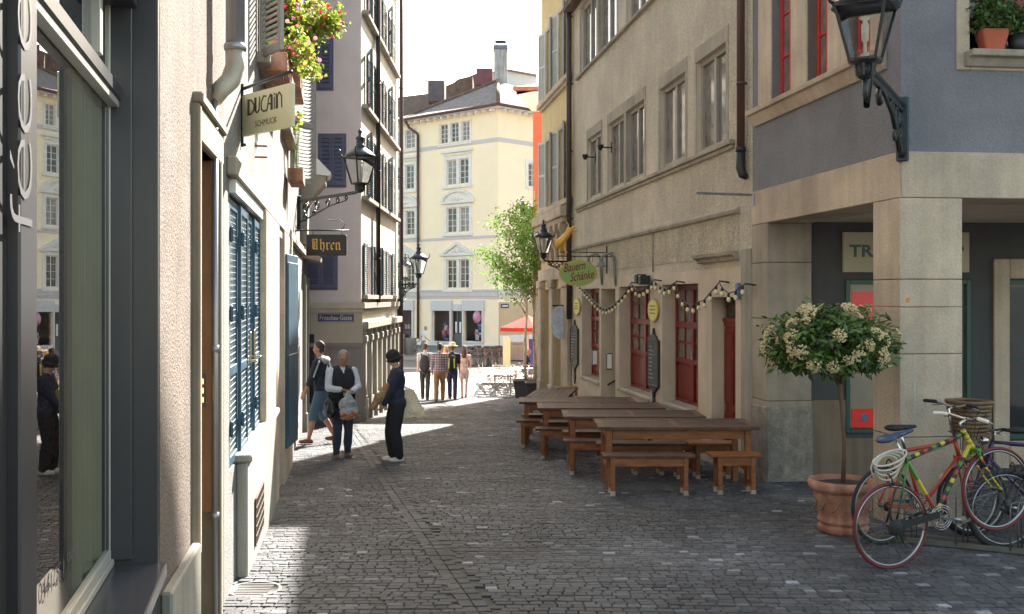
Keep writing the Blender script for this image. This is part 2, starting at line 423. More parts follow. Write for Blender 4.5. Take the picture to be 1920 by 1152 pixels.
def shutter(parent, w, u0, u1, z0, z1, o0, m, n=None, t=.035, mid=True, name='shutter'):
    if u0 > u1: u0, u1 = u1, u0
    b = MB(); s = min(.06, (u1-u0)*.18)
    b.wbox(w, u0, u0+s, z0, z1, o0, o0+t); b.wbox(w, u1-s, u1, z0, z1, o0, o0+t)
    rails = [z0, z1-s*1.2]+([(z0+z1)/2-s*.5] if mid else [])
    for z in rails: b.wbox(w, u0+s, u1-s, z, z+s*1.2, o0+.002, o0+t-.002)
    n = n or max(6, int((z1-z0)/.055)); h = (z1-z0-2*s)/n
    for i in range(n):
        z = z0+s+h*i
        q = [w.p(u0+s, z, o0+t*.9), w.p(u1-s, z, o0+t*.9), w.p(u1-s, z+.008, o0+t*.9), w.p(u0+s, z+.008, o0+t*.9), w.p(u0+s, z+h*.8, o0+t*.1), w.p(u1-s, z+h*.8, o0+t*.1), w.p(u1-s, z+h*.8+.008, o0+t*.1), w.p(u0+s, z+h*.8+.008, o0+t*.1)]
        b.hexa([q[0], q[1], q[5], q[4], q[3], q[2], q[6], q[7]])
    return b.build(name, m, parent)
def angled_shutter(parent, w, uh, width, z0, z1, ang, sgn, m, name='shutter'):
    """an opened leaf hinged at uh, standing off the wall by ang (radians from the wall)"""
    O = w.p(uh, 0, .03); d2 = w.d*sgn*math.cos(ang)+w.n*math.sin(ang)
    ww = Wall(O.x, O.y, d2.x, d2.y, 1)
    return shutter(parent, ww, 0, width, z0, z1, -.017, m, name=name)
def shell(b, w, u0, u1, z0, z1, D, top=True, sides=(True, True), o=0):
    """back, side and top faces of a house body, the front is the facade"""
    if sides[0]: b.add([w.p(u0, z0, o), w.p(u0, z1, o), w.p(u0, z1, -D), w.p(u0, z0, -D)], [(0, 1, 2, 3)])
    if sides[1]: b.add([w.p(u1, z0, o), w.p(u1, z1, o), w.p(u1, z1, -D), w.p(u1, z0, -D)], [(3, 2, 1, 0)])
    b.add([w.p(u0, z0, -D), w.p(u1, z0, -D), w.p(u1, z1, -D), w.p(u0, z1, -D)], [(3, 2, 1, 0)])
    if top: b.add([w.p(u0, z1, o), w.p(u1, z1, o), w.p(u1, z1, -D), w.p(u0, z1, -D)], [(0, 1, 2, 3)])
def tile_mat(name, c, c2, sx=.25, sz=.3):
    m = mat(name, c, .95, .25, 3, .0, 60, c2, fine=.15, fs=20, spec=.15)
    N = m.node_tree.nodes; L = m.node_tree.links; b = N['Principled BSDF']
    tc = N.new('ShaderNodeTexCoord'); wv = N.new('ShaderNodeTexWave'); wv.inputs['Scale'].default_value = 1/sx*.35; wv.bands_direction = 'X'
    L.new(tc.outputs['Object'], wv.inputs[0]); w2 = N.new('ShaderNodeTexWave'); w2.inputs['Scale'].default_value = 1/sz*.35; w2.bands_direction = 'Z'; w2.wave_profile = 'SAW'
    L.new(tc.outputs['Object'], w2.inputs[0]); ad = N.new('ShaderNodeMath'); L.new(wv.outputs['Fac'], ad.inputs[0]); L.new(w2.outputs['Fac'], ad.inputs[1])
    bp = N.new('ShaderNodeBump'); bp.inputs['Strength'].default_value = .45; bp.inputs['Distance'].default_value = .04; L.new(ad.outputs[0], bp.inputs['Height']); L.new(bp.outputs[0], b.inputs['Normal'])
    return m
m_tile = tile_mat('weathered clay tiles', (.30, .22, .19), (.36, .30, .27))
m_tile_br = tile_mat('brown clay tiles', (.15, .10, .08), (.20, .14, .11))

# ================================================================ cream plaster tavern building
U0 = W_R.u(1411); U1 = W_R.u(1074)
tav = thing('tavern_building', 'long cream plaster house with red French windows behind the wooden tables', 'building', tuple(W_R.p(U0, gz(13), 0)))
R = W_R
ROOF_R = 8.65
holes = []
wins = []
for a, c, z0, z1, n in ((1102, 1127.5, 3.93, 5.30, 2), (1141, 1208.5, 3.93, 5.30, 4), (1238, 1285.5, 3.90, 5.26, 2), (1307, 1362, 3.88, 5.27, 2)):
    wins.append((R.u(c), R.u(a), z0, z1, n))
for a, c, n in ((1089, 1157, 4), (1177, 1216, 2), (1247, 1300, 2), (1325, 1381, 2)):
    wins.append((R.u(c), R.u(a), 7.0, 8.5, n))
doors = [(R.u(1125), R.u(1092), -.10, 1.92), (R.u(1220.5), R.u(1162), -.06, 1.93), (R.u(1310.5), R.u(1243), -.04, 1.93)]
stairs = (R.u(1155), R.u(1128.5), -1.3, 1.90)
entr = (R.u(1381), R.u(1336), -.72, 1.72)
holes = [(a, c, z0, z1, .17) for a, c, z0, z1, n in wins]+[(a, c, z0, z1, .28) for a, c, z0, z1 in doors]+[(*stairs, 1.6), (*entr, .26)]
b = MB(); b.facade(R, U0, U1, -1.6, ROOF_R, holes, rev=1); shell(b, R, U0, U1, -1.6, ROOF_R, 9)
b.build('wall', [m_plaster, m_smooth], tav)
# smooth render zone around the ground floor openings stands 12 mm proud
b = MB()
zl = 2.12; segs = sorted(doors+[stairs, entr]); cur = U0+.02
hz = [(a, c, z0, z1, .04) for a, c, z0, z1 in doors]+[(*stairs, .04), (*entr, .04)]
us = MB()
def proud(b, w, u0, u1, z0, z1, holes, o):
    """a thin skin standing proud of the wall with openings cut in it"""
    U = sorted(set([u0, u1]+[h[k] for h in holes for k in (0, 1)])); Z = sorted(set([z0, z1]+[h[k] for h in holes for k in (2, 3) if z0 < h[k] < z1]))
    for a, c in zip(U, U[1:]):
        run = None
        for e, f in zip(Z, Z[1:]):
            um, zm = (a+c)/2, (e+f)/2
            if any(h[0] < um < h[1] and h[2] < zm < h[3] for h in holes): continue
            b.wbox(w, a, c, e, f, .0, o)
proud(b, R, U0, U1, -1.5, zl, hz, .014)
b.build('ground_floor_render', m_smooth, tav)
# pebble dash field between the ledge and the lintels
b = MB(); b.wbox(R, R.u(1386), U1-.05, zl+.16, 2.88, 0, .008); b.build('dash_panel', m_plaster_b, tav)
# ledge, sill courses, lintels
b = MB()
z = 2.90
b.prism([R.p(R.u(1388), z-.06, 0), R.p(R.u(1388), z-.05, .05), R.p(R.u(1388), z+.0, .07), R.p(R.u(1388), z+.05, .0)], R.p(U1, 0)-R.p(R.u(1388), 0))
b.build('ledge', m_stone_g, tav, bevel=.006)
b = MB(); b.wbox(R, R.u(1378), R.u(1083), 3.80, 3.865, 0, .085); b.wbox(R, R.u(1378)+.02, R.u(1083)-.02, 3.74, 3.80, 0, .045); b.build('sill_course', m_stone_g, tav, bevel=.012)
b = MB(); b.wbox(R, U0+.1, R.u(1083), 6.88, 6.94, 0, .08); b.build('sill_course', m_stone_g, tav, bevel=.012)
for (a, c, z0, z1, n) in wins:
    e = .09
    b = MB(); b.wbox(R, a-e, c+e, z1, z1+.22, -.01, .016); b.wbox(R, a-e, a, z0-.06, z1, -.01, .013); b.wbox(R, c, c+e, z0-.06, z1, -.01, .013)
    if n == 4: b.wbox(R, (a+c)/2-.08, (a+c)/2+.08, z0-.06, z1, -.16, .012)
    f = b.build('window_surround', m_stone_g, tav, bevel=.006)
    parts = [(a, c)] if n == 2 else [(a, (a+c)/2-.08), ((a+c)/2+.08, c)]
    for q0, q1 in parts:
        window(tav, R, q0+.002, q1-.002, z0+.004, z1-.002, -.06, 2, 1, .07, .09, fm=mat('grey taupe window paint', (.30, .265, .23), .55, .08, 4), pm=m_pane_lt, depth=.09)
# red French windows
def french(w, a, c, z0, z1, o):
    fm = m_redframe
    b = MB(); fw = .07
    b.wbox(w, a, c, z1-.09, z1, o-.06, o+.01); b.wbox(w, a, a+fw, z0, z1-.09, o-.06, o); b.wbox(w, c-fw, c, z0, z1-.09, o-.06, o)
    b.wbox(w, a+fw, c-fw, z0, z0+.05, o-.06, o); b.wbox(w, (a+c)/2-.06, (a+c)/2+.06, z0+.05, z1-.09, o-.06, o+.012)
    zt = z0+(z1-z0)*.36; zm = z0+(z1-z0)*.66
    b.wbox(w, a+fw, c-fw, zm-.05, zm+.05, o-.06, o+.02); b.wbox(w, a+fw, c-fw, zt-.05, zt+.03, o-.06, o+.006)
    for k in (0, 1):
        x0 = a+fw if k == 0 else (a+c)/2+.06; x1 = (a+c)/2-.06 if k == 0 else c-fw
        b.wbox(w, (x0+x1)/2-.02, (x0+x1)/2+.02, zt, z1-.09, o-.05, o-.008)
        for zz in (zm+(z1-zm)*.5, zt+(zm-zt)*.5): b.wbox(w, x0, x1, zz-.016, zz+.016, o-.05, o-.010)
        b.wbox(w, x0, x1, z0+.05, zt-.05, o-.055, o-.03); b.wbox(w, x0+.05, x1-.05, z0+.10, zt-.10, o-.03, o-.012)
    f = b.build('french_window', fm, tav, bevel=.005)
    p = MB(); p.wbox(w, a+fw*.5, c-fw*.5, zt-.01, z1-.06, o-.045, o-.03); p.build('pane', m_pane_lt, f)
    h = MB(); h.wbox(w, (a+c)/2-.012, (a+c)/2+.012, zt+.02, zt+.16, o+.012, o+.03); h.build('handle', m_metal_wh, f)
for a, c, z0, z1 in doors: french(R, a+.003, c-.003, z0+.03, z1-.003, -.215)
# sloped stone thresholds under the French windows
for a, c, z0, z1 in doors:
    b = MB(); b.prism([R.p(a+.002, z0-.06, -.24), R.p(a+.002, z0-.06, .05), R.p(a+.002, z0-.015, .05), R.p(a+.002, z0+.03, -.24)], R.p(c-.002, 0)-R.p(a+.002, 0))
    b.build('threshold', m_stone_g, tav, bevel=.006)
# entrance door on the right with cornice and bell panel
a, c, z0, z1 = entr
b = MB(); o = -.20
b.wbox(R, a, c, z0, z0+.06, -.24, .06)
st = b.build('step', m_stone_g, tav)
um = R.u(1351, -.20)
b = MB(); b.wbox(R, um, c, z0+.06, z1, -.24, -.17); b.build('side_panel', m_smooth, tav)
b = MB(); b.wbox(R, a, um, z0+.06, 1.36, o-.04, o); b.wbox(R, a, um+.02, 1.36, 1.42, o-.04, o+.05); b.wbox(R, a, um, 1.30, 1.36, o-.04, o+.03)
for s0, s1 in ((z0+.15, z0+.8), (z0+.9, 1.25)):
    for q0, q1 in ((a+.08, a+(um-a)*.46), (a+(um-a)*.54, um-.08)):
        b.wbox(R, q0, q1, s0, s1, o, o+.014); b.wbox(R, q0+.05, q1-.05, s0+.05, s1-.05, o+.014, o+.022)
dr = b.build('entrance_door', m_redframe, tav, bevel=.005)
h = MB(); h.cap(R.p(um-.09, .05, o+.03), R.p(um-.09, .22, o+.03), .012, .012); h.ell(R.p(um-.09, .05, o+.02), (.03, .03, .03)); h.build('handle', mat('brass', (.55, .42, .2), .3, metal=1), dr)
b = MB(); b.wbox(R, a, um, 1.43, z1-.01, o-.03, o-.01); b.build('transom_pane', m_pane, tav)
b = MB(); b.wbox(R, a+.02, um, 1.56, 1.585, o-.01, o); b.build('transom_bar', m_redframe, tav)
bp = MB(); u = R.u(1350, -.16); bp.wbox(R, u, u+.17, .38, .74, -.17, -.155); pl = bp.build('bell_panel', m_metal_wh, tav, bevel=.003)
bp = MB()
for i in range(7):
    bp.wbox(R, u+.02, u+.10, .42+i*.044, .442+i*.044, -.155, -.151); bp.wbox(R, u+.12, u+.14, .42+i*.044, .44+i*.044, -.155, -.150)
bp.build('bell_buttons', m_metal_dk, pl)
b = MB(); z = 2.22; ua, uc = R.u(1386), R.u(1313)
b.prism([R.p(ua, z, 0), R.p(ua, z, .05), R.p(ua, z+.05, .07), R.p(ua, z+.07, .13), R.p(ua, z+.12, .14), R.p(ua, z+.13, 0)], R.p(uc, 0)-R.p(ua, 0))
b.build('door_cornice', m_stone_g, tav, bevel=.005)
# stair behind opening two, with back wall
a, c, z0, z1 = stairs
b = MB()
for i in range(6): b.wbox(R, a, c, -1.4, gz(21)+.17*(i+1), -.25-.24*(i+1), -.25-.24*i)
b.build('stair', m_stone_g, tav)
b = MB(); b.wbox(R, a-.05, c+.05, -1.4, 2.0, -1.7, -1.62); b.build('back_wall', m_smooth, tav)
b = MB(); b.tube([R.p(c-.10, gz(21)+.85, -.1), R.p(c-.10, gz(21)+1.5, -1.3)], .02); b.build('handrail', m_iron, tav)
# corner strip of pale plaster with granite foot
b = MB(); b.wbox(R, U0+.002, R.u(1392), -.45, 2.35, 0, .022); b.build('corner_strip', m_concrete, tav)
b = MB(); b.prism([R.p(U0-.2, ROOF_R, -9), R.p(U0-.2, ROOF_R, .25), R.p(U0-.2, ROOF_R+.10, .25), R.p(U0-.2, ROOF_R+.5, -9)], R.p(U1, 0)-R.p(U0-.2, 0)); b.build('roof', m_tile_br, tav)
b = MB(); b.prism([R.p(4.7, ROOF_R, -.1), R.p(10.05, ROOF_R, -.1), R.p(10.05, ROOF_R+1.1, -.1), R.p(9.35, ROOF_R+2.6, -.1), R.p(8.65, ROOF_R+3.2, -.1), R.p(4.7, ROOF_R+3.2, -.1)], V((*R.n, 0))*-3); b.build('dormer', m_plaster, tav)  # unseen roof block, added and shaped to shade the lower wall opposite
# oxide red downpipe at the junction with the corner house
def pipe_thing(name, label, cat, w, u, z0, z1, r, m, o=.10, shoe=None, clamps=3, jog=None):
    base = w.p(u, z0, o); t = thing(name, label, cat, tuple(base))
    b = MB(); b.tube([w.p(u, z0, o), w.p(u, z1, o)], r, 14); b.build('pipe', m, t)
    for i in range(clamps):
        z = z0+(z1-z0)*(i+.5)/clamps; b = MB(); b.lathe([(r*1.15, -.02), (r*1.15, .02)], 14, w.p(u, z, o)); b.wbox(w, u-.01, u+.01, z-.015, z+.015, 0, o); b.build('clamp', m, t)
    if shoe:
        b = MB(); b.tube([w.p(u, z0+.02, o), w.p(u, z0-shoe*.65, o), w.p(u-.03, z0-shoe*.9, o*.8), w.p(u-.05, z0-shoe, o*.2)], [r*1.15, r*1.2, r*1.1, r*.6], 14)
        b.lathe([(r*1.3, -.03), (r*1.3, .03)], 14, w.p(u, z0, o)); b.build('shoe', m_pipe_blk, t)
    return t
pipe_thing('drain_pipe', 'thick oxide red drain pipe with black shoe between cream wall and grey corner house', 'drain pipe', R, R.u(1400.5), 3.66, 10.6, .053, m_pipe, .085, .38, 4)
pipe_thing('drain_pipe', 'tall dark brown drain pipe beside the house with grey white shutters', 'drain pipe', R, R.u(1074.5), 1.2, 11.0, .065, mat('dark brown drain pipe', (.055, .035, .032), .5, .1, 3), .10, None, 6)

# ================================================================ yellow house with grey white shutters
m_yel = mat('ochre yellow render', (.66, .52, .28), .92, .06, 1.2, .3, 55, (.62, .48, .26), .1, fine=.05)
m_shgrey = mat('pale grey shutter paint', (.44, .45, .45), .55, .08, 5)
m_shdark = mat('dark shutter paint', (.075, .085, .10), .5, .1, 5)
V0 = U1+.001; V1 = W_R.u(1015.5)
yh = thing('yellow_house', 'narrow yellow house with grey louvred shutters and stone bay brackets', 'building', tuple(R.p(V0, gz(25), 0)))
JROOF = 10.55
rowz = [(4.2, 6.05), (7.25, 9.1)]
wu = [(V0+.85, V0+1.65), (V0+2.65, V0+3.5)]
hl = [(a, c, z0, z1, .18) for a, c in wu for z0, z1 in rowz]+[(V0+1.0, V0+2.1, -1.6, 1.95, .3), (V0+2.7, V0+3.9, -1.6, 1.95, .3)]
b = MB(); b.facade(R, V0, V1, -1.8, JROOF, hl); shell(b, R, V0, V1, -1.8, JROOF, 9); b.build('wall', m_yel, yh)
for z0, z1 in rowz:
    for a, c in wu:
        b = MB(); b.wbox(R, a-.1, a, z0, z1+.12, -.01, .03); b.wbox(R, c, c+.1, z0, z1+.12, -.01, .03); b.wbox(R, a, c, z1, z1+.12, -.01, .03); b.build('window_surround', m_stone, yh)
        window(yh, R, a, c, z0, z1, -.1, 2, 3, fm=m_white)
        angled_shutter(yh, R, a-.06, .52, z0-.02, z1+.05, .30, -1, m_shgrey)
        angled_shutter(yh, R, c+.06, .52, z0-.02, z1+.05, .22, 1, m_shgrey)
    b = MB(); b.wbox(R, V0+.05, V1-.02, z0-.16, z0-.02, 0, .16); b.wbox(R, V0+.08, V1-.05, z0-.24, z0-.16, 0, .09); b.build('sill_course', m_stone, yh, bevel=.015)
# stone brackets and bay base
b = MB(); b.wbox(R, V0+.15, V1-.02, 3.72, 3.98, 0, .30); b.wbox(R, V0+.25, V1-.02, 3.58, 3.72, 0, .22); b.build('bay_base', m_stone, yh, bevel=.03, seg=2)
for i in range(6):
    u = V0+.35+i*.72
    if u > V1-.2: break
    b = MB(); pr = [(0, 3.58), (.26, 3.58), (.27, 3.45), (.20, 3.30), (.19, 3.15), (.10, 2.95), (.09, 2.80), (0, 2.66)]
    b.prism([R.p(u, z, o) for o, z in pr], R.p(u+.22, 0)-R.p(u, 0)); b.build('stone_bracket', m_stone, yh, bevel=.012)
# ground floor piers with capitals
for u0_, u1_ in ((V0+.1, V0+.95), (V0+2.15, V0+2.65), (V0+3.95, V1-.03)):
    b = MB(); b.wbox(R, u0_, u1_, -1.5, 1.98, 0, .12); b.wbox(R, u0_-.04, u1_+.04, 1.98, 2.2, 0, .16); b.wbox(R, u0_-.03, u1_+.03, -1.5, -.6, 0, .15); b.build('pier', m_stone, yh, bevel=.02)
b = MB(); b.wbox(R, V0+.02, V1, 2.2, 2.5, 0, .10); b.build('lintel', m_stone, yh)
for a, c in ((V0+1.0, V0+2.1), (V0+2.7, V0+3.9)):
    window(yh, R, a, c, -1.5, 1.95, -.25, 2, 2, .07, .06, fm=mat('dark brown wood', (.06, .035, .025), .5, .2, 5))
b = MB(); b.prism([R.p(V0, JROOF, -9), R.p(V0, JROOF, .45), R.p(V0, JROOF+.14, .45), R.p(V0, JROOF+.5, -9)], R.p(V1+.1, 0)-R.p(V0, 0)); b.build('roof', m_tile_br, yh)
# blue white round sign plate hanging on this house
t = thing('hanging_sign', 'narrow pale blue oval sign on the wall under the black lantern', 'sign', tuple(R.p(V0+.55, .4, .12)))
b = MB(); c0 = R.p(V0+.55, 1.1, .2); ww = R.n
b.prism([V(c0)+V((ww.x, ww.y, 0))*(.24*math.cos(a))+V((0, 0, .42*math.sin(a))) for a in [2*PI*i/24 for i in range(24)]], V((R.d.x, R.d.y, 0))*.04); b.build('sign_plate', mat('sky blue enamel', (.35, .45, .65), .3, .2, 4, c2=(.7, .72, .75)), t)
b = MB(); b.wbox(R, V0+.56, V0+.58, 1.5, 1.54, .0, .4); b.build('bracket', m_iron, t)

# ================================================================ orange house at the corner of the square
m_or = mat('terracotta orange render', (.42, .105, .06), .9, .06, .8, .15, 50)
W_O = Wall((999.5-CX)/F*36, 36, 1, .0, 1)
oh = thing('orange_house', 'terracotta orange house with white eaves behind the young trees', 'building', (W_O.O.x, 36, gz(36)))
b = MB(); b.facade(W_O, 0, 9, -2.2, 8.7, [(1.2, 2.2, 5, 6.8), (1.2, 2.2, 1.6, 3.4)]); q_ = [W_O.p(0, 0), W_O.p(2.0, 0, -5), W_O.p(9, 0, -5), W_O.p(9, 0)]
for a_, c_ in zip(q_, q_[1:]): b.add([(a_.x, a_.y, -2.2), (c_.x, c_.y, -2.2), (c_.x, c_.y, 8.7), (a_.x, a_.y, 8.7)], [(0, 1, 2, 3)])
b.add([(p_.x, p_.y, 8.7) for p_ in q_], [(0, 1, 2, 3)]); b.build('wall', m_or, oh)
for z0, z1 in ((5, 6.8), (1.6, 3.4)): window(oh, W_O, 1.2, 2.2, z0, z1, -.12, 2, 3, fm=m_white)
b = MB(); b.prism([W_O.p(-.60, 9.05, .6), W_O.p(-.60, 8.93, .6), W_O.p(-.05, 8.45, .02), W_O.p(-.05, 8.7, .02)], W_O.p(9.5, 0)-W_O.p(0, 0))
b.hexa([W_O.p(-.60, 8.93, .6), W_O.p(-.003, 8.45, .05), W_O.p(1.95, 8.45, -5), W_O.p(1.4, 8.93, -5), W_O.p(-.60, 9.05, .6), W_O.p(-.003, 9.05, .6), W_O.p(1.95, 9.05, -5), W_O.p(1.4, 9.05, -5)])
b.build('eaves', m_white, oh)
b = MB(); b.prism([W_O.p(-.72, 9.06, .72), W_O.p(9, 9.06, .72), W_O.p(9, 10.2, -2.4), W_O.p(2.6, 10.2, -2.4)], V((0, 0, .14))); b.prism([W_O.p(-.72, 9.07, .72), W_O.p(2.6, 10.21, -2.4), W_O.p(1.5, 9.07, -5.4)], V((0, 0, .14))); b.build('roof', mat('red brown tiles', (.28, .10, .06), .85, .3, 6, .5, 12), oh)
b = MB(); b.wbox(W_O, 0.0, 1.4, gz(36), .1, .0, .35); b.wbox(W_O, 0.05, .35, .1, 1.9, .0, .12); b.build('stone_base', m_granite, oh)
t = thing('wall_lantern', 'small black lantern sticking out from the orange house above the tree', 'lantern', (W_O.O.x, 35.6, 4.9))
b = MB(); b.tube([V((W_O.O.x, 35.6, 4.9)), V((W_O.O.x-.5, 42.6, 5.95))], .03); b.build('arm', m_iron, t)
b = MB(); b.lathe([(.06, 4.65), (.12, 4.95), (.15, 5.0), (.04, 5.15), (.01, 5.25)], 6, (W_O.O.x-.36, 36.0, 0)); b.build('lamp_head', m_iron, t)

# ================================================================ grey corner house on stone pillars
ch = thing('corner_house', 'blue grey corner house on big sandstone pillars with red window frames', 'building', (W_R.O.x, W_R.O.y, gz(9.4)))
C = W_C
zb, zt_ = 2.645, 3.07
uE = U0-.001     # far end on the row side
CW = 6.5          # front width
wl = [(R.u(1636), R.u(1448), 4.08, 5.75)]
lights = [(R.u(1486), R.u(1448)), (R.u(1555), R.u(1515)), (R.u(1636), R.u(1590))]
wc = [(C.u(1817), C.u(1817)+1.25, 4.02, 5.6)]
HTOP = 11.0
b = MB(); b.facade(R, 0, uE, zt_, HTOP, [(a, c, 4.09, 5.75, .22) for a, c in lights]+[(a, c, 7.2, 8.8, .22) for a, c in lights])
b.facade(C, 0, CW, zt_, HTOP, [(a, c, z0, z1, .25) for a, c, z0, z1 in wc]+[(a, c, 7.2, 8.8, .25) for a, c, z0, z1 in wc])
pE = R.p(uE, 0); pF = C.p(CW, 0); pB = V((pF.x+.3, pF.y+9, 0))
for a, c in ((pE, V((pE.x+.2, pE.y+3, 0))), (V((pE.x+.2, pE.y+3, 0)), pB), (pB, pF)):
    b.add([(a.x, a.y, zt_), (c.x, c.y, zt_), (c.x, c.y, HTOP), (a.x, a.y, HTOP)], [(0, 1, 2, 3)])
b.add([(W_R.O.x, W_R.O.y, HTOP), (pF.x, pF.y, HTOP), (pB.x, pB.y, HTOP), (pE.x+.2, pE.y+3, HTOP), (pE.x, pE.y, HTOP)], [(0, 1, 2, 3, 4)])
b.build('upper_wall', m_bluegrey, ch)
# stone beam over the arcade, two arms
b = MB(); T = .57
b.tint = 1.0; b.wbox(R, 0.0, uE, zb, zt_+.004, -T, .018)
b.tint = .94; b.wbox(C, -.0, CW, zb+.0015, zt_+.0055, -T, .018)
b.build('stone_beam', m_stone, ch, bevel=.006)
# pillars built of blocks
def block_pillar(cx0, heights, name, poly, m):
    """poly: footprint corner list; heights: course levels"""
    b = MB(); rr = random.Random(cx0)
    for z0, z1 in zip(heights, heights[1:]):
        b.tint = rr.uniform(.88, 1.1)
        b.prism([V((p.x, p.y, z0+.003)) for p in poly], (0, 0, z1-z0-.006))
    return b.build(name, m, ch, bevel=.006)
cor = R.p(0, 0, .012); 
Lp = R.u(1639); Rp = C.u(1803)
foot = [R.p(0, 0, .012), R.p(Lp, 0, .012), R.p(Lp, 0, -.55), C.p(Rp, 0, -.42), C.p(Rp, 0, .012)]
foot[0] = V((R.O.x-.014, R.O.y-.013, 0))
block_pillar(3, [-.46, .40, 1.18, 1.62, 1.88, zb], 'pillar', [foot[0], foot[4], foot[3], foot[2], foot[1]], m_stone)
b = MB()
for (u, z0, z1) in ((C.u(1714), 1.88+.3, zb), (C.u(1780), 1.25, 2.1), (C.u(1714), .45, 1.2)):
    b.wbox(C, u-.003, u+.003, z0, z1, .012, .0135)
b.build('mortar_joint', mat('pale mortar', (.5, .47, .42), .9, .1, 8), ch)
pu0, pu1 = R.u(1440.5), uE
block_pillar(4, [-.66, .42, 1.45, 2.15, zb], 'pillar', [R.p(pu0, 0, .012), R.p(pu0, 0, -.57), R.p(pu1, 0, -.57), R.p(pu1, 0, .012)], m_stone_g)
b = MB(); b.prism([V((*R.p(pu0-.02, 0, .03).xy, -.7)), V((*R.p(pu0-.02, 0, -.59).xy, -.7)), V((*R.p(pu1-.01, 0, -.59).xy, -.7)), V((*R.p(pu1-.01, 0, .03).xy, -.7))], (0, 0, 1.05)); b.build('pillar_foot', m_granite, ch, bevel=.02)
# arcade: back wall facing the camera, ceiling, side wall
W_B = Wall(R.p(pu0, 0, -.57).x, R.p(pu0, 0, -.57).y+.05, 1, .03, 1)
bu = W_B.u
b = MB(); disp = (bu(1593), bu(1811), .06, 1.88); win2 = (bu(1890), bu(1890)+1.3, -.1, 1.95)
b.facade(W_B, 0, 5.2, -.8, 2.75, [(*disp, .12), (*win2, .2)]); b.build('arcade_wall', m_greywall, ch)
b = MB(); b.prism([V((*R.p(.0, 0, -.1).xy, 2.66)), V((*C.p(CW, 0, -.1).xy, 2.66)), V((pF.x, 13.0, 2.66)), V((R.p(uE, 0, -.1).x, 13.0, 2.66))], (0, 0, .08)); b.build('arcade_ceiling', m_smooth, ch)
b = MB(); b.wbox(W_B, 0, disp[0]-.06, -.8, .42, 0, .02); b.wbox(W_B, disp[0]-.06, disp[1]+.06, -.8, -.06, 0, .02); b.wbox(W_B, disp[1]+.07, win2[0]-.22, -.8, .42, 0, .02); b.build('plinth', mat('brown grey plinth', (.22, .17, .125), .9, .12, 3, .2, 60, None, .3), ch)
b = MB(); b.wbox(W_B, win2[0]-.2, win2[0], -.7, 2.2, 0, .05); b.wbox(W_B, win2[0], win2[1]+.2, 1.95, 2.2, 0, .05); b.wbox(W_B, win2[0], win2[1]+.2, -.4, -.1, 0, .06); b.build('stone_surround', m_stone, ch, bevel=.01)
m_green = mat('bottle green paint', (.012, .075, .055), .4, .1, 5)
window(ch, W_B, win2[0], win2[1], win2[2], win2[3], -.1, 2, 2, .07, .05, fm=m_green)
b = MB(); a, c, z0, z1 = disp; e = .055
for q in ((a-e, a, z0-e, z1+e), (c, c+e, z0-e, z1+e), (a, c, z1, z1+e), (a, c, z0-e, z0)): b.wbox(W_B, *q, -.02, .03)
dc = b.build('display_window', m_green, ch, bevel=.006)
b = MB(); b.wbox(W_B, a, c, z0, z1, -.115, -.10); b.build('backing', mat('cream board', (.45, .40, .30), .8), dc)
b = MB(); b.wbox(W_B, a+.06, c-.40, 1.28, 1.78, -.098, -.09); b.wbox(W_B, a+.06, c-.40, .02, .30, -.098, -.09); b.build('poster', emis('lit scarlet poster', (.60, .025, .012), .06), dc)  # slight glow in the poster stands in for light inside the display
b = MB(); b.ell(W_B.p(a+.22, .19, -.085), (.05, .004, .05)); b.build('poster_emblem', mat('pale blue ink', (.1, .3, .5), .6), dc)
b = MB(); b.wbox(W_B, a+.0, c, z0, z1, -.02, -.016); b.build('pane', glass('clear glass'), dc)
# stone window frames, red casements
b = MB(); f0, f1 = R.u(1604)-.35, R.u(1425)
b.wbox(R, R.u(1448), f1, 4.09, 5.75, -.01, .03)
b.wbox(R, lights[1][1], lights[0][0], 4.09, 5.75, -.2, .028); b.wbox(R, lights[2][1], lights[1][0], 4.09, 5.75, -.2, .028)
b.wbox(R, lights[2][0]-.2, lights[2][0], 4.09, 5.75, -.01, .03); b.wbox(R, lights[2][0]-.2, f1, 5.75, 5.95, -.01, .03)
b.build('window_surround', m_stone, ch, bevel=.012)
b = MB(); ua, uc = lights[2][0]-.28, R.u(1417)
b.prism([R.p(ua, 3.90, 0), R.p(ua, 3.90, .03), R.p(ua, 3.95, .06), R.p(ua, 4.03, .10), R.p(ua, 4.035, .14), R.p(ua, 4.09, .15), R.p(ua, 4.098, 0)], R.p(uc, 0)-R.p(ua, 0)); b.build('window_sill', m_stone, ch, bevel=.006)
for a, c in lights: window(ch, R, a+.002, c-.002, 4.095, 5.745, -.10, 2, 3, .05, .055, .022, m_redbright, m_pane_lt, depth=.06)
a, c, z0, z1 = wc[0]
b = MB(); b.wbox(C, a-.13, a, z0-.17, z1+.2, -.01, .02); b.wbox(C, c, c+.13, z0-.17, z1+.2, -.01, .02); b.wbox(C, a, c, z1, z1+.2, -.01, .02); b.wbox(C, a, c, z0-.17, z0-.05, -.01, .02); b.build('window_surround', m_stone, ch, bevel=.01)
b = MB(); ua = a-.06; b.prism([C.p(ua, 3.88, .02), C.p(ua, 3.88, .05), C.p(ua, 3.95, .10), C.p(ua, 3.96, .16), C.p(ua, 4.018, .17), C.p(ua, 4.018, .02)], C.p(c+.06, 0)-C.p(ua, 0)); b.wbox(C, a, c, 3.96, 4.018, -.24, .02); b.build('window_sill', m_stone_g, ch, bevel=.006)
window(ch, C, a+.002, c-.002, 4.02, z1-.003, -.16, 2, 3, .07, .07, .022, m_redframe, m_pane, depth=.06)
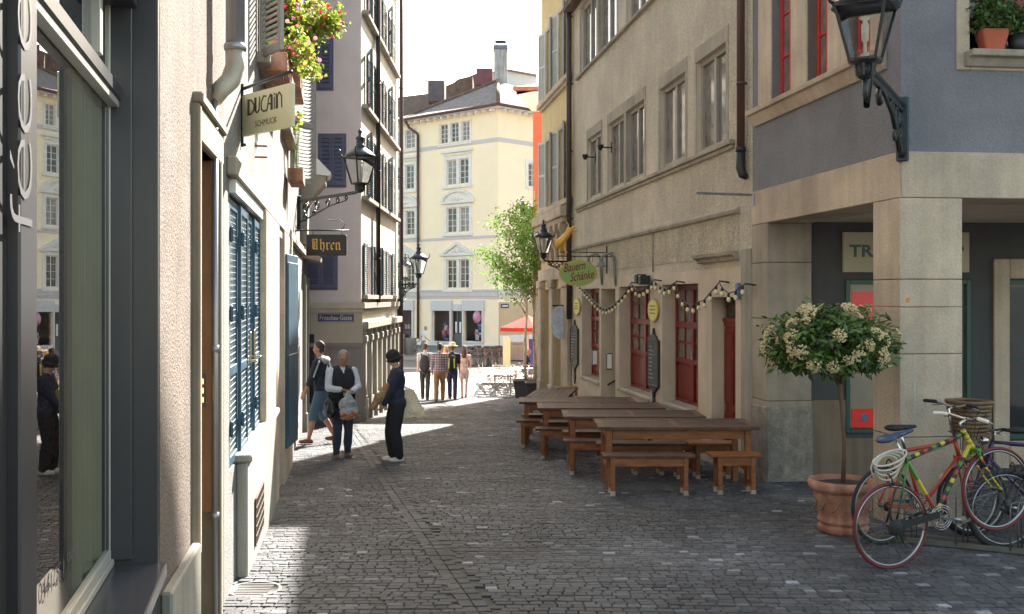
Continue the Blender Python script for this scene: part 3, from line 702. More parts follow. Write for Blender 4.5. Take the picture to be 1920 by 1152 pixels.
# ================================================================ near shop front
S = W_S
sh = thing('shop_front', 'anthracite metal shop front with tall display window at the left edge', 'building', (-1.0, 2.0, 0))
sE = S.u(299); RC = .17
ZS, ZT = .60, 3.35
b = MB()
b.wbox(S, sE-.055, sE, -.25, 4.0, -RC-.05, .0)                       # outer jamb
b.wbox(S, sE-.075, sE-.055, .62, 4.0, -RC-.05, -.10)
b.wbox(S, 1.5, sE-.055, 3.02, 3.55, -RC-.05, -.012)
b.wbox(S, 1.5, sE-.07, 2.9, 3.02, -RC-.05, -.08)
b.build('frame', m_metal_dk, sh, bevel=.004)
b = MB(); b.wbox(S, 1.5, sE-.056, ZS-.06, ZS-.002, -RC-.05, .035); b.build('window_sill', mat('polished dark sill', (.075, .075, .085), .22, .05, 3, metal=.3), sh, bevel=.005)
b = MB(); b.wbox(S, 1.5, sE-.002, -.4, ZS-.062, -RC-.05, -.004); b.build('stall_riser', m_metal_dk, sh)
b = MB(); b.facade(S, 1.4, sE-.001, 3.55, 7.5, []); b.wbox(S, 1.4, 1.499, -.4, 7.5, -3.2, -.001); b.build('upper_wall', m_plaster, sh)
GP_ = -RC
gu = lambda px: S.u(px, GP_)
# pilaster with lettering
b = MB(); u0_, u1_ = gu(12)-.02, S.u(70, GP_+.03); b.wbox(S, u0_+.03, u1_, ZS, ZT+.0, GP_-.03, GP_+.03); pil = b.build('pilaster', m_metal_dk, sh, bevel=.006)
b = MB(); b.wbox(S, u0_-.2, u0_+.028, ZS, ZT, GP_-.05, GP_+.0); b.build('mullion', m_pipe_blk, sh, bevel=.004)
wm = m_metal_dk
b = MB(); nn = V((S.n.x, S.n.y, 0)); dd = V((S.d.x, S.d.y, 0))
lc = mat('pale vinyl lettering', (.11, .11, .115), .4)
uL0 = S.u(27, GP_+.031); uL1 = S.u(59, GP_+.031)
def zy(py): return S.z(45, py, GP_+.03)
for chs, y0, y1 in (('f', 438, 372), ('é', 375, 262), ('e', 250, 139), ('e', 95, -14)):
    # reading upward: letter x axis is +z, letter y axis is towards the camera
    z0, z1 = zy(y0), zy(y1)
    add_text(b, chs, S.p(uL1 if chs != 'é' else uL1, z0, GP_+.031), (0, 0, 1), -dd, z1-z0, (uL1-uL0)*(1.28 if chs in 'éf' else .85), bold=-.018, n=nn, t=.002)
b.build('lettering', lc, pil)
# window frame: pale riveted aluminium, rail and transom
m_alu = mat('pale anodised aluminium', (.44, .42, .37), .4, .06, 3, metal=.25)
gE = gu(216)
b = MB(); fw = .085; G2 = -.19
b.wbox(S, gE-.012, gE, ZS+.02, 3.0, G2-.02, GP_+.004); b.wbox(S, gE-.05, gE-.012, ZS+.02, 3.0, G2-.02, G2+.008); b.wbox(S, u1_, gE-.012, ZS+.0, ZS+.03, G2, GP_); b.wbox(S, u1_, gE-.05, ZS+.03, ZS+.07, G2-.02, G2+.012)
b.wbox(S, u1_, gE, 2.485, 2.515, GP_-.02, GP_+.02); b.wbox(S, u1_, gE-.012, 2.575, 2.62, G2-.02, GP_-.02)
b.wbox(S, gE-.42, gE-.36, 2.62, 3.0, G2-.02, G2+.03); b.wbox(S, u1_+.0, u1_+.03, ZS+.07, 2.47, G2-.02, G2+.012)
wf = b.build('window_frame', m_alu, sh, bevel=.003)
b = MB(); b.wbox(S, u1_, gE-.001, 2.515, 2.575, G2-.02, GP_+.03); b.wbox(S, gE-.062, gE-.051, ZS+.07, 2.47, G2-.02, G2+.004); b.build('rail', m_metal_dk, wf, bevel=.006)
b = MB()
for i in range(9):
    for du in (.018, .062):
        c = S.p(gE-.0125, .75+i*.24, GP_-du); b.ell(c, (.005, .005, .005), 8, 4)
b.build('rivets', m_iron, wf)
b = MB(); b.add([S.p(u1_-.08, ZS+.05, G2-.002), S.p(gE-.03, ZS+.05, G2-.002), S.p(gE-.03, 3.0, G2-.002), S.p(u1_-.08, 3.0, G2-.002)], [(0, 1, 2, 3)])
pn = b.build('pane', glass('shop glass', (.92, .95, .92), 1.5, .44), wf)
b = MB(); add_text(b, '044 251 99 40', S.p(S.u(76, G2), .80, G2), dd, (0, 0, 1), S.u(150, G2)-S.u(76, G2), .062, bold=-.01, n=nn, t=.002); b.build('phone_number', mat('grey vinyl lettering', (.08, .08, .09), .5), pn)
# interior: curtain, floor, dark room
b = MB(); b.wbox(S, 1.5, sE-.1, -.3, 0.55, -2.2, -RC-.06); b.build('display_plinth', mat('pale display board', (.45, .45, .40), .7), sh)
b = MB()
for i in range(26):
    u = S.u(128, -.24)+i*.03; o = -.19-.045+.010*math.sin(i*.9); b.cap(S.p(u, .60, o), S.p(u, 2.50, o), .021, .021, 8)
b.build('curtain', mat('cream curtain', (.85, .83, .66), .9, .06, 4), sh)
b = MB(); b.wbox(S, 1.5, sE+1.0, -.35, 3.6, -3.05, -3.0); b.wbox(S, sE+.9, sE+.95, -.35, 3.6, -3, -RC-.1); b.wbox(S, 1.5, sE+.9, 3.2, 3.3, -3, -RC-.06); b.build('back_room', mat('dim shop interior', (.10, .105, .11), .9), sh)

# ================================================================ left row
Lw = W_L
# rough plaster house with the deep doorway
pE_ = Lw.u(299); pX = Lw.u(420)
ph = thing('plaster_house', 'rough beige plaster house with a deep stone framed doorway', 'building', tuple(Lw.p(pE_, gz(4.3), 0)))
dr0, dr1 = Lw.u(364), Lw.u(399)
b = MB(); b.facade(Lw, pE_+.01, pX, -.6, 9.6, [(dr0, dr1, -.6, 2.53, .45)]); shell(b, Lw, pE_+.01, pX, -.6, 9.6, 7)
b.build('wall', mat('coarse beige roughcast', (.255, .20, .165), .95, .15, 3, 1.0, 60, (.215, .17, .14), .12, fine=.28, fs=75, bd=.035), ph)
b = MB(); b.wbox(Lw, pE_+.012, dr0-.10, -.6, .44, 0, .05); b.build('plinth', m_concrete, ph, bevel=.01)
b = MB()
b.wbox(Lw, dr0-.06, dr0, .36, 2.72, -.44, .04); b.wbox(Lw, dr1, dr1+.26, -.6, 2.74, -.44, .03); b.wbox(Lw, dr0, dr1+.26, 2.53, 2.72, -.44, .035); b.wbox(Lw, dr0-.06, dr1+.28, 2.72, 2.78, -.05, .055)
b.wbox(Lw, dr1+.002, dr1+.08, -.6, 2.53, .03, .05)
b.build('door_surround', mat('dark brown sandstone', (.30, .245, .17), .9, .15, 2, .3, 45, None, .25), ph, bevel=.01)  # the stone's own darker brown over the whole surround
b = MB(); b.wbox(Lw, dr1-.03, dr1-.001, .42, 2.52, -.43, -.004); b.build('wood_lining', mat('honey brown wood', (.26, .125, .05), .55, .25, 2, .2, 60, (.18, .085, .035), stretch=(3, 3, .6)), ph)
b = MB(); b.wbox(Lw, dr0, dr1, -.5, 2.52, -.44, -.40)
for q in range(2): b.wbox(Lw, dr0+.1, dr1-.1, .1+q*1.15, 1.1+q*1.15, -.40, -.385)
b.build('door', mat('dark brown door', (.10, .055, .03), .5, .2, 4), ph, bevel=.005)
ic = MB(); ic.wbox(Lw, dr1-.036, dr1-.031, 1.05, 1.25, -.10, -.035); i2 = ic.build('intercom', m_metal_dk, ph)
ic = MB()
for i in range(3): ic.wbox(Lw, dr1-.042, dr1-.037, 1.08+i*.055, 1.11+i*.055, -.085, -.05)
ic.build('lit_button', emis('amber button glow', (1, .45, .08), 1.2), i2)
b = MB(); b.wbox(Lw, pE_+.01, pX, 9.6, 9.75, -7, .25); b.build('roof', m_tile_br, ph)

# white washed house with blue shutters, flower boxes, jewellery sign
wX = Lw.u(567)
wh = thing('whitewashed_house', 'sunlit white rendered house with blue shop shutters and flower boxes', 'building', tuple(Lw.p(pX, gz(7), 0)))
WROOF = 10.4
bl0, bl1 = Lw.u(430), Lw.u(484)
dw0, dw1 = Lw.u(511), Lw.u(522)
sw0, sw1 = Lw.u(543), Lw.u(553)
uw = [(Lw.u(482)+.05, Lw.u(508), 3.95, 5.4), (Lw.u(528), Lw.u(541), 3.95, 5.4), (Lw.u(482)+.05, Lw.u(508), 7.0, 8.5), (Lw.u(528), Lw.u(541), 7.0, 8.5)]
b = MB(); b.facade(Lw, pX+.001, wX, -1.2, WROOF, [(bl0, bl1, .50, 2.42, .28), (dw0, dw1, -.8, 2.42, .35), (sw0, sw1, -.1, 2.42, .3)]+[(*q, .16) for q in uw]); shell(b, Lw, pX+.001, wX, -1.2, WROOF, 8)
b.build('wall', m_litwall, wh)
# brown grey lintel beam and pilasters
b = MB(); b.wbox(Lw, Lw.u(424), wX-.02, 2.53, 2.66, 0, .07); b.build('lintel_beam', m_stone_g, wh, bevel=.01)
for q0_, q1_ in ((bl0, bl1), (dw0, dw1)):
    b = MB(); b.wbox(Lw, q0_, q1_, 2.43, 2.525, 0, .045); b.build('lintel_board', m_white, wh)
for a, c in ((bl1+.02, dw0-.30), (dw0-.26, dw0-.01), (dw1+.02, sw0-.6)):
    b = MB(); b.wbox(Lw, a, c, -.7, 2.53, 0, .075); b.build('pilaster', m_stone, wh, bevel=.01)
# sill block with iron grating
b0 = Lw.u(440)+.08; b1_ = Lw.u(503)
b = MB(); b.wbox(Lw, b0, b1_, -.75, .50, 0, .085); b.wbox(Lw, b0-.03, b1_, .50, .555, -.25, .12); blk = b.build('stone_sill_block', m_concrete, wh, bevel=.012)
g = MB(); ga, gc = b0+.55, b0+1.35
g.wbox(Lw, ga, gc, -.25, .12, .086, .092)
for i in range(12):
    u = ga+(gc-ga)*i/11; g.bar(Lw.p(u, -.25, .097), Lw.p(u, .12, .097), .008, .008)
for i in range(6):
    z = -.25+.37*i/5; g.bar(Lw.p(ga, z, .100), Lw.p(gc, z, .100), .008, .008)
g.build('vent_grating', mat('rusty brown iron', (.10, .065, .05), .8, .3, 12), blk)
# blue shutters with wire mesh
m_blue = mat('petrol blue paint', (.022, .072, .12), .45, .25, 4, .1, 60, (.035, .10, .15), .15)
n = 4; du = (bl1-bl0)/n
for i in range(n):
    a = bl0+du*i+.006; c = bl0+du*(i+1)-.006; off = .02 if i % 2 else .0
    b = MB(); s = .055
    b.wbox(Lw, a, a+s, .52, 2.40, off-.035, off); b.wbox(Lw, c-s, c, .52, 2.40, off-.035, off)
    for z in (.52, 1.15, 2.33): b.wbox(Lw, a+s, c-s, z, z+.07, off-.033, off-.002)
    f = b.build('blue_shutter', m_blue, wh, bevel=.004)
    b = MB(); b.wbox(Lw, a+s, c-s, .59, 2.33, off-.03, off-.026); pn = b.build('backing', mat('dim teal board', (.045, .075, .09), .5, .3, 3), f)
    b = MB(); z = .62
    while z < 2.32: b.bar(Lw.p(a+s, z, off-.012), Lw.p(c-s, z+.01, off-.012), .004, .004); z += .045
    u = a+s+.05
    while u < c-s: b.bar(Lw.p(u, .59, off-.014), Lw.p(u, 2.33, off-.014), .003, .003); u += .075
    b.build('wire_mesh', mat('galvanised wire', (.42, .45, .45), .5, metal=.3), f)
    for z in (.75, 1.55, 2.1):
        b = MB(); b.cap(Lw.p(a+.01, z, off+.012), Lw.p(a+.01, z+.09, off+.012), .012, .012, 8); b.wbox(Lw, a, a+.10, z+.03, z+.055, off, off+.010); b.build('hinge', m_blue, f)
    if i in (1, 2):
        b = MB(); b.cap(Lw.p(c-.03, 1.18, off+.02), Lw.p(c-.03, 1.42, off+.02), .010, .010, 8); b.cap(Lw.p(c-.03, 1.2, off), Lw.p(c-.03, 1.2, off+.07), .008, .010, 8); b.build('latch', mat('worn brass', (.45, .36, .22), .35, metal=.8), f)
# beige doorway
b = MB(); b.wbox(Lw, dw0, dw1, -.8, 2.42, -.34, -.28); b.wbox(Lw, dw0, dw1, -.9, -.55, -.28, .03); b.build('door', mat('ochre beige door', (.40, .30, .19), .6, .1, 3), wh)
# open blue leaves by the shop window
for u, ang, wd in ((Lw.u(523), .12, .8), (Lw.u(541), .06, .55)):
    O = Lw.p(u, 0, .08); d2 = Lw.d*math.cos(ang)+Lw.n*math.sin(ang); ww = Wall(O.x, O.y, d2.x, d2.y, 1)
    b = MB(); b.wbox(ww, 0, wd, -.15, 2.25, -.02, .02); b.wbox(ww, .04, wd-.04, .0, 1.0, .02, .03); b.wbox(ww, .04, wd-.04, 1.1, 2.15, .02, .03); b.build('open_shutter', m_blue if ang > .1 else mat('pale blue paint', (.50, .58, .66), .5, .1, 3), wh, bevel=.004)
window(wh, Lw, sw0, sw1, -.1, 2.42, -.15, 1, 2, fm=m_metal_dk)
# upstairs windows with grey shutters
m_shwarm = mat('weathered grey shutter', (.33, .315, .29), .7, .15, 4)
for k, (a, c, z0, z1) in enumerate(uw):
    window(wh, Lw, a, c, z0, z1, -.08, 2, 3, fm=m_white)
    b = MB(); b.wbox(Lw, a-.1, c+.1, z0-.1, z0, -.02, .12); b.build('window_sill', m_stone_g, wh, bevel=.01)
    if k == 0:
        shutter(wh, Lw, c+.04, c+.66, z0-.05, z1, .02, m_shwarm); angled_shutter(wh, Lw, a-.02, .45, z0-.05, z1, .5, -1, m_shwarm)
    else:
        angled_shutter(wh, Lw, c+.04, .5, z0-.55 if k == 1 else z0-.05, z1-.3, .75, 1, m_shwarm); shutter(wh, Lw, a-.64, a-.04, z0-.05, z1, .02, m_shwarm)
for z in (2.96, 3.06): b = MB(); b.cap(Lw.p(Lw.u(478), z, 0), Lw.p(Lw.u(478), z, .10), .009, .009, 6); b.build('wall_peg', mat('rust', (.25, .10, .05), .8), wh)
b = MB(); b.wbox(Lw, pX, wX, WROOF, WROOF+.15, -8, .4); b.build('roof', m_tile_br, wh)

# zinc downpipe with its bent foot on the left row
u = Lw.u(430)
t = thing('downpipe', 'fat zinc downpipe bending back into the sunlit wall above the blue shutters', 'downpipe', tuple(Lw.p(u, 3.1, .1)))
up = Lw.u(441, .12)
b = MB(); b.tube([Lw.p(up, 3.23, .12), Lw.p(up, 9.5, .12)], .058, 16); b.build('pipe', m_zinc, t)
b = MB(); b.lathe([(.066, -.02), (.07, 0), (.066, .02)], 16, Lw.p(up, 3.24, .12)); b.build('collar', m_zinc, t)
b = MB(); pts = [Lw.p(up, 3.24, .12), Lw.p(up, 3.12, .12), Lw.p(up-.03, 3.03, .095), Lw.p(up-.11, 2.96, .05), Lw.p(up-.14, 2.88, .02)]
b.tube(pts, [.060, .060, .060, .055, .036], 16); b.build('elbow', mat('tarnished zinc', (.45, .40, .31), .5, .2, 4, metal=.2), t)
b = MB(); b.tube([Lw.p(up-.145, 2.95, .02), Lw.p(up-.145, -.3, .02)], .016, 12)
for z in (2.75, 1.4, .4): b.lathe([(.022, -.02), (.022, .02)], 12, Lw.p(up-.145, z, .02))
b.build('thin_pipe', m_zinc, t)

# last house of the left row: small shop with cornice
lX = Lw.u(574)+.2
lh = thing('watch_shop_house', 'narrow house at the lane corner with dark shop front and small roof canopy', 'building', tuple(Lw.p(wX, gz(18), 0)))
b = MB(); q0 = wX+.25; q1 = lX-.4
b.facade(Lw, wX+.001, lX, -1.5, 9.9, [(q0, q1, -.35, 2.1, .3), (q0+.2, q0+1.0, 4.2, 5.5, .15)]); shell(b, Lw, wX+.001, lX, -1.5, 9.9, 8); b.build('wall', m_litwall, lh)
window(lh, Lw, q0, q1, -.35, 2.1, -.1, 3, 2, fm=m_iron); window(lh, Lw, q0+.2, q0+1.0, 4.2, 5.5, -.08, fm=m_white)
for u in (q0-.15, q1+.02): 
    b = MB(); b.wbox(Lw, u, u+.13, -1.0, 2.15, 0, .07); b.wbox(Lw, u-.02, u+.15, -1.2, -.55, 0, .10); b.build('pilaster', m_concrete, lh, bevel=.01)
b = MB(); b.wbox(Lw, q0-.2, q1+.2, -1.2, -.36, 0, .05); b.build('stall_riser', m_concrete, lh)
b = MB(); u = wX+.1; b.prism([Lw.p(u, 2.5, 0), Lw.p(u, 2.42, .34), Lw.p(u, 2.50, .36), Lw.p(u, 2.78, .0)], Lw.p(lX-.1, 0)-Lw.p(u, 0)); b.build('shop_canopy', m_stone_g, lh, bevel=.01)
# little roof over the bay
u = Lw.u(563); b = MB(); ue = u+.8
b.hexa([Lw.p(u, 4.02, .0), Lw.p(ue, 4.02, .0), Lw.p(ue, 3.98, .52), Lw.p(u, 3.98, .52), Lw.p(u, 4.62, .0), Lw.p(ue, 4.62, .0), Lw.p(ue, 4.04, .56), Lw.p(u, 4.04, .56)]); b.build('canopy_roof', m_white, lh)
b = MB(); b.prism([Lw.p(u+.02, 4.0, 0), Lw.p(u+.02, 4.0, .48), Lw.p(u+.02, 3.85, .46), Lw.p(u+.02, 3.62, .25), Lw.p(u+.02, 3.4, .14), Lw.p(u+.02, 2.7, .12), Lw.p(u+.02, 2.7, 0)], Lw.p(ue-.02, 0)-Lw.p(u+.02, 0)); b.build('canopy_bracket', m_stone_g, lh, bevel=.01)
b = MB(); b.wbox(Lw, wX, lX, 9.9, 10.05, -8, .4); b.build('roof', m_tile_br, lh)

# ================================================================ mauve house across the lane
mh = thing('mauve_house', 'tall mauve corner house with blue shutters and a street name plate', 'building', (-3.39, 22.4, gz(22.4)))
Fw, Fn = W_F, W_FN
xN = -3.39+9.0  # u of the corner on the near face
FT = 15.5; fL = 7.2
rows = [(1.80, 2.93), (4.05, 5.45), (6.12, 7.35), (8.25, 9.5), (10.6, 11.9)]
cols = [(.75, 1.55), (2.75, 3.55), (4.75, 5.55)]
nU = lambda px: Fn.u(px)
nz = lambda py: EYE-(py-HY)/F*22.4
nwin = [(nU(600), nU(646), nz(348), nz(255)), (nU(577), nU(622), nz(166), nz(78)), (nU(573), nU(630), nz(540), nz(476)), (nU(585), nU(628), nz(-10), nz(-90))]
b = MB(); b.facade(Fw, 0, fL, -1.8, FT, [(a, c, z0, z1, .18) for a, c in cols for z0, z1 in rows]+[(a-.1, c+.25, -.6, 1.05, .25) for a, c in cols])
b.facade(Fn, 0, xN, -1.8, FT, [])
b.add([(-3.39, 29.6, -1.8), (-12.4, 29.6, -1.8), (-12.4, 29.6, FT), (-3.39, 29.6, FT)], [(0, 1, 2, 3)]); b.add([(-3.39, 22.4, FT), (-3.39, 29.6, FT), (-9, 29.6, FT), (-9, 22.4, FT)], [(0, 1, 2, 3)])
w_ = b.build('wall', [m_pinkwall, mat('pale beige render', (.60, .57, .50), .93, .06, 1.2, .3, 60, None, .1)], mh)  # second slot: beige render colour for the street face
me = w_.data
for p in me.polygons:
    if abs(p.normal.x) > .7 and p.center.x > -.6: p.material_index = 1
m_shblue = mat('slate blue shutter paint', (.12, .12, .19), .5, .1, 5)
m_shteal = mat('dark teal shutter paint', (.045, .085, .11), .5, .12, 5)
for a, c, z0, z1 in nwin:
    b = MB(); b.wbox(Fn, a-.04, c+.04, z0-.05, z1+.05, 0, .02); b.build('window_surround', m_shblue, mh)
    m_ = (a+c)/2; shutter(mh, Fn, a, m_-.004, z0, z1, .022, m_shblue, 11, mid=False); shutter(mh, Fn, m_+.004, c, z0, z1, .022, m_shblue, 11, mid=False)
for z0, z1 in rows:
    b = MB(); b.wbox(Fw, .15, fL-.4, z0-.12, z0-.02, 0, .13); b.build('sill_course', m_concrete, mh, bevel=.01)
    for k, (a, c) in enumerate(cols):
        window(mh, Fw, a, c, z0, z1, -.08, 2, 3, fm=m_white)
        shutter(mh, Fw, a-.5, a-.03, z0-.03, z1+.03, .015, m_shteal) if (k+int(z0)) % 2 else angled_shutter(mh, Fw, a-.03, .46, z0-.03, z1+.03, .35, -1, m_shteal)
        shutter(mh, Fw, c+.03, c+.5, z0-.03, z1+.03, .015, m_shteal)
# cornice band wrapping the corner
zc = 1.42
for w, a, c in ((Fn, 0, xN), (Fw, .0, fL)):
    b = MB(); b.wbox(w, a, c+(.10 if w is Fn else 0), zc+.05, zc+.19, 0, .10); b.wbox(w, a, c+(.06 if w is Fn else 0), zc-.03, zc+.05, 0, .06); b.build('cornice', m_smooth if w is Fn else m_concrete, mh, bevel=.01)
b = MB(); b.wbox(Fn, 0, xN+.04, .70, zc-.03, 0, .035); b.build('frieze', mat('buff render', (.50, .42, .33), .9, .06, 2), mh)
b = MB(); b.wbox(Fn, 0, xN+.012, -1.3, .70, 0, .012); b.wbox(Fn, 0, xN+.03, .70-.09, .70-.0, .012, .05); b.build('ground_floor_render', mat('greyed mauve render', (.31, .26, .24), .92, .08, 1.5, .2, 60, None, .12), mh)
b = MB(); b.wbox(Fn, 0, xN+.03, -1.4, -.85, .012, .05); b.build('plinth', m_granite, mh)
b = MB(); b.wbox(Fn, nU(566), nU(590), -1.1, .60+.3, .012, .04); b.build('door', mat('very dark blue door', (.03, .028, .045), .5), mh)
b = MB(); b.wbox(Fw, 0.02, fL, 1.0, 1.18, 0, .16); b.build('shop_cornice', m_concrete, mh, bevel=.02)
for i in range(8):
    u = .03+i*.92; b = MB(); b.wbox(Fw, u, u+.20, -1.5, 1.0, 0, .10); b.wbox(Fw, u-.02, u+.22, .72, .86, 0, .13); b.wbox(Fw, u-.02, u+.22, -1.6, -.75, 0, .13); b.build('pilaster', m_concrete, mh, bevel=.01)
b = MB(); b.wbox(Fw, .2, fL, -1.6, -.62, 0, .06); b.build('stall_riser', m_concrete, mh)
for a, c in cols: window(mh, Fw, a-.1, c+.25, -.6, 1.05, -.1, 2, 1, fm=m_white)
b = MB(); b.wbox(Fn, 0, xN+.5, FT, FT+.2, -7.4, .5); b.build('roof', m_tile_br, mh)
t = thing('street_name_plate', 'violet enamel street name plate on the mauve corner house', 'street sign', tuple(Fn.p(nU(630), nz(596), .04)))
a, c = nU(597), nU(664); z0, z1 = nz(604), nz(588)
b = MB(); b.wbox(Fn, a, c, z0, z1, .036, .052); b.build('plate', mat('violet enamel', (.06, .045, .14), .3, .1, 5), t, bevel=.003)
b = MB(); add_text(b, 'Froschau-Gasse', Fn.p(a+.04, z0+.045, .052), (1, 0, 0), (0, 0, 1), c-a-.08, z1-z0-.085, bold=.012, n=(0, -1, 0), t=.003)
for q in ((a+.01, c-.01, z0+.01, z0+.018), (a+.01, c-.01, z1-.018, z1-.01)): b.wbox(Fn, *q, .052, .054)
b.build('lettering', mat('enamel white lettering', (.62, .58, .56), .4), t)
pipe_thing('downpipe', 'black downpipe between the shuttered windows of the mauve house', 'downpipe', Fw, 2.12, 1.6, 14.5, .055, m_pipe_blk, .10, None, 6)
pipe_thing('downpipe', 'dark red downpipe at the far corner of the mauve house', 'downpipe', Fw, fL-.15, -1.3, 14.5, .06, mat('dark red pipe', (.06, .03, .035), .5), .12, None, 6)
# ================================================================ cream town house closing the square
Y1, Y2 = W_Y1, W_Y2
yb = thing('town_house', 'large cream town house with stucco pediments and hip roof closing the street', 'building', (-.97, 70, -1.86))
G0 = -1.9; EV = 15.05; L1 = 13.0; L2 = 12.0
wY = lambda px: Y1.u(px)
zY = lambda px, py: Y1.z(px, py)
def rect(pa, pb, pt, pbm):
    a, c = sorted((wY(pa), wY(pb))); pm = (pa+pb)/2
    return a, c, zY(pm, pbm), zY(pm, pt)
colA = []
W3 = rect(825, 881, 230, 267)
lev = [rect(838, 879, 299, 346), rect(838, 880, 389, 436), rect(838, 880, 487, 541)]
colB = [(a+0, c, z0, z1) for a, c, z0, z1 in lev]
dB = wY(762)-wY(859)+.2
lev2 = [(a+dB, c+dB, z0, z1) for a, c, z0, z1 in lev]
W3b = (W3[0]+dB, W3[1]+dB-.6, W3[2], W3[3])
shopA = rect(812, 904, 583, 640); shopB = (wY(773), wY(773)+3.0, shopA[2], shopA[3])
doorA = rect(847, 866, 583, 655)
sA1 = rect(812, 844, 583, 640); sA2 = rect(871, 904, 583, 640)
zd = G0+.15
hl = [W3, W3b]+lev+lev2+[(sA1[0], sA1[1], sA1[2], sA1[3]), (sA2[0], sA2[1], sA2[2], sA2[3]), (doorA[0], doorA[1], zd, sA1[3]), shopB]
b = MB(); b.facade(Y1, 0, L1, G0, EV, [(*q, .22) for q in hl])
w2 = [(Y2.u(990), Y2.u(990)+1.0, Y2.z(990, 350), Y2.z(990, 306)), (Y2.u(990), Y2.u(990)+1.0, 6.3, 8.2), (5.2, 6.2, 8.9, 10.6)]
b.facade(Y2, 0, L2, G0, EV, [(*q, .2) for q in w2])
pa, pb = Y1.p(L1, 0), Y2.p(L2, 0); pc = pa+pb-Y1.p(0, 0)
for q, r in ((pa, pc), (pc, pb)): b.add([(q.x, q.y, G0), (r.x, r.y, G0), (r.x, r.y, EV), (q.x, q.y, EV)], [(0, 1, 2, 3)])
b.build('wall', m_cream, yb)
# string courses, plinth
m_band = mat('pale lilac grey band', (.56, .53, .53), .9, .05, 3)
for z0, z1, o in ((12.72, 13.02, .03), (zY(930, 446), zY(930, 441), .05), (zY(930, 556), zY(930, 546), .10), (zY(930, 561), zY(930, 557), .05), (zY(930, 546), zY(930, 543), .15)):
    b = MB(); b.wbox(Y1, -.0, L1, z0, z1, 0, o); b.wbox(Y2, -o*.0, L2, z0+.003, z1+.003, 0, o); b.build('string_course', m_band, yb)
b = MB(); b.wbox(Y2, 0.05, L2, G0, 1.45, 0, .04); b.build('ground_floor_render', mat('buff brown render', (.52, .40, .26), .9, .06, 1), yb)
b = MB()
cuts = [(0, doorA[0]-.15), (doorA[1]+.15, L1)]
for a, c in cuts: b.wbox(Y1, a, c, G0, sA1[2]-.12, 0, .10)
b.wbox(Y2, .1, L2, G0, -.9, .0, .12); b.build('plinth', m_trim, yb)
def surround(a, c, z0, z1, e=.28, o=.07):
    b = MB(); b.wbox(Y1, a-e, a, z0-.10, z1+e*.8, 0, o); b.wbox(Y1, c, c+e, z0-.10, z1+e*.8, 0, o); b.wbox(Y1, a, c, z1, z1+e*.8, 0, o); b.wbox(Y1, a-e-.1, c+e+.1, z0-.28, z0-.10, 0, o+.1)
    return b
m_wfar = mat('off white window paint', (.66, .64, .60), .5, .04, 4)
rwf = random.Random(8)
def far_win(a, c, z0, z1, halves=2):
    w = (c-a-.28*(halves-1))/halves
    for i in range(halves):
        q = a+i*(w+.28); window(yb, Y1, q, q+w, z0, z1, -.10, 2, 4, .07, .07, .035, m_wfar, rwf.choice([mat('grey reflecting panes', (.03, .032, .036), .05, .9, 1.5, c2=(.10, .11, .12), spec=.6), mat('net curtained panes', (.34, .33, .30), .1, .4, 2.5, c2=(.10, .10, .10), stretch=(3, 3, .4)), m_pane]), bevel=0)
    for i in range(1, halves):
        q = a+i*(w+.28)-.28; b = MB(); b.wbox(Y1, q+.002, q+.278, z0, z1, -.22, .03); b.build('window_pier', m_trim, yb)
for k, (a, c, z0, z1) in enumerate(lev+lev2):
    k = k % 3
    b = surround(a, c, z0, z1)
    b.build('window_surround', m_trim, yb, bevel=.02)
    far_win(a, c, z0, z1)
    m_ = (a+c)/2; hw = (c-a)/2+.5; zt = z1+.28
    b = MB()
    if k == 0: b.wbox(Y1, a-.45, c+.45, zt+.22, zt+.40, 0, .25); b.wbox(Y1, a-.30, c+.30, zt+.02, zt+.22, 0, .09)
    elif k == 1:
        b.wbox(Y1, m_-hw, m_+hw, zt, zt+.14, 0, .22); n = 14
        arc = [(math.cos(PI*i/n)*hw, math.sin(PI*i/n)*.85) for i in range(n+1)]; arci = [(x*.84, y*.80) for x, y in arc]
        for i in range(n):
            q = [arc[i], arc[i+1], arci[i+1], arci[i]]
            b.hexa([Y1.p(m_+x, zt+.14+y, 0) for x, y in q]+[Y1.p(m_+x, zt+.14+y, .22) for x, y in q])
        b.prism([Y1.p(m_+x, zt+.14+y, 0) for x, y in arci], V((*Y1.n, 0))*.06)
    else:
        b.wbox(Y1, m_-hw-.1, m_+hw+.1, zt, zt+.14, 0, .22)
        for s_ in (-1, 1):
            q = [(s_*(hw+.1), .14), (0, 1.0), (0, .80), (s_*(hw-.35), .14)]
            b.hexa([Y1.p(m_+x, zt+y, 0) for x, y in q]+[Y1.p(m_+x, zt+y, .22) for x, y in q])
        b.prism([Y1.p(m_+x, zt+y, 0) for x, y in ((-hw+.35, .14), (hw-.35, .14), (0, .8))], V((*Y1.n, 0))*.06)
    pd = b.build('window_head', m_trim, yb, bevel=.015)
    if k:
        b = MB(); b.ell(Y1.p(m_, zt+.36, .09), (.16, .1, .16))
        for s_ in (-1, 1):
            b.tube([Y1.p(m_+s_*(.16+.05*i), zt+.32+.07*math.sin(i*1.3), .10) for i in range(9)], .035, 6)
            b.ell(Y1.p(m_+s_*.42, zt+.32, .09), (.08, .06, .08))
        b.build('stucco_ornament', m_trim, pd)
for q in (W3, W3b):
    a, c, z0, z1 = q
    b = MB(); b.wbox(Y1, a-.18, a, z0-.12, z1+.05, 0, .05); b.wbox(Y1, c, c+.18, z0-.12, z1+.05, 0, .05); b.wbox(Y1, a-.2, c+.2, z0-.25, z0-.12, 0, .12); b.build('window_surround', m_trim, yb)
    far_win(a, c, z0, z1, 3 if q is W3 else 2)
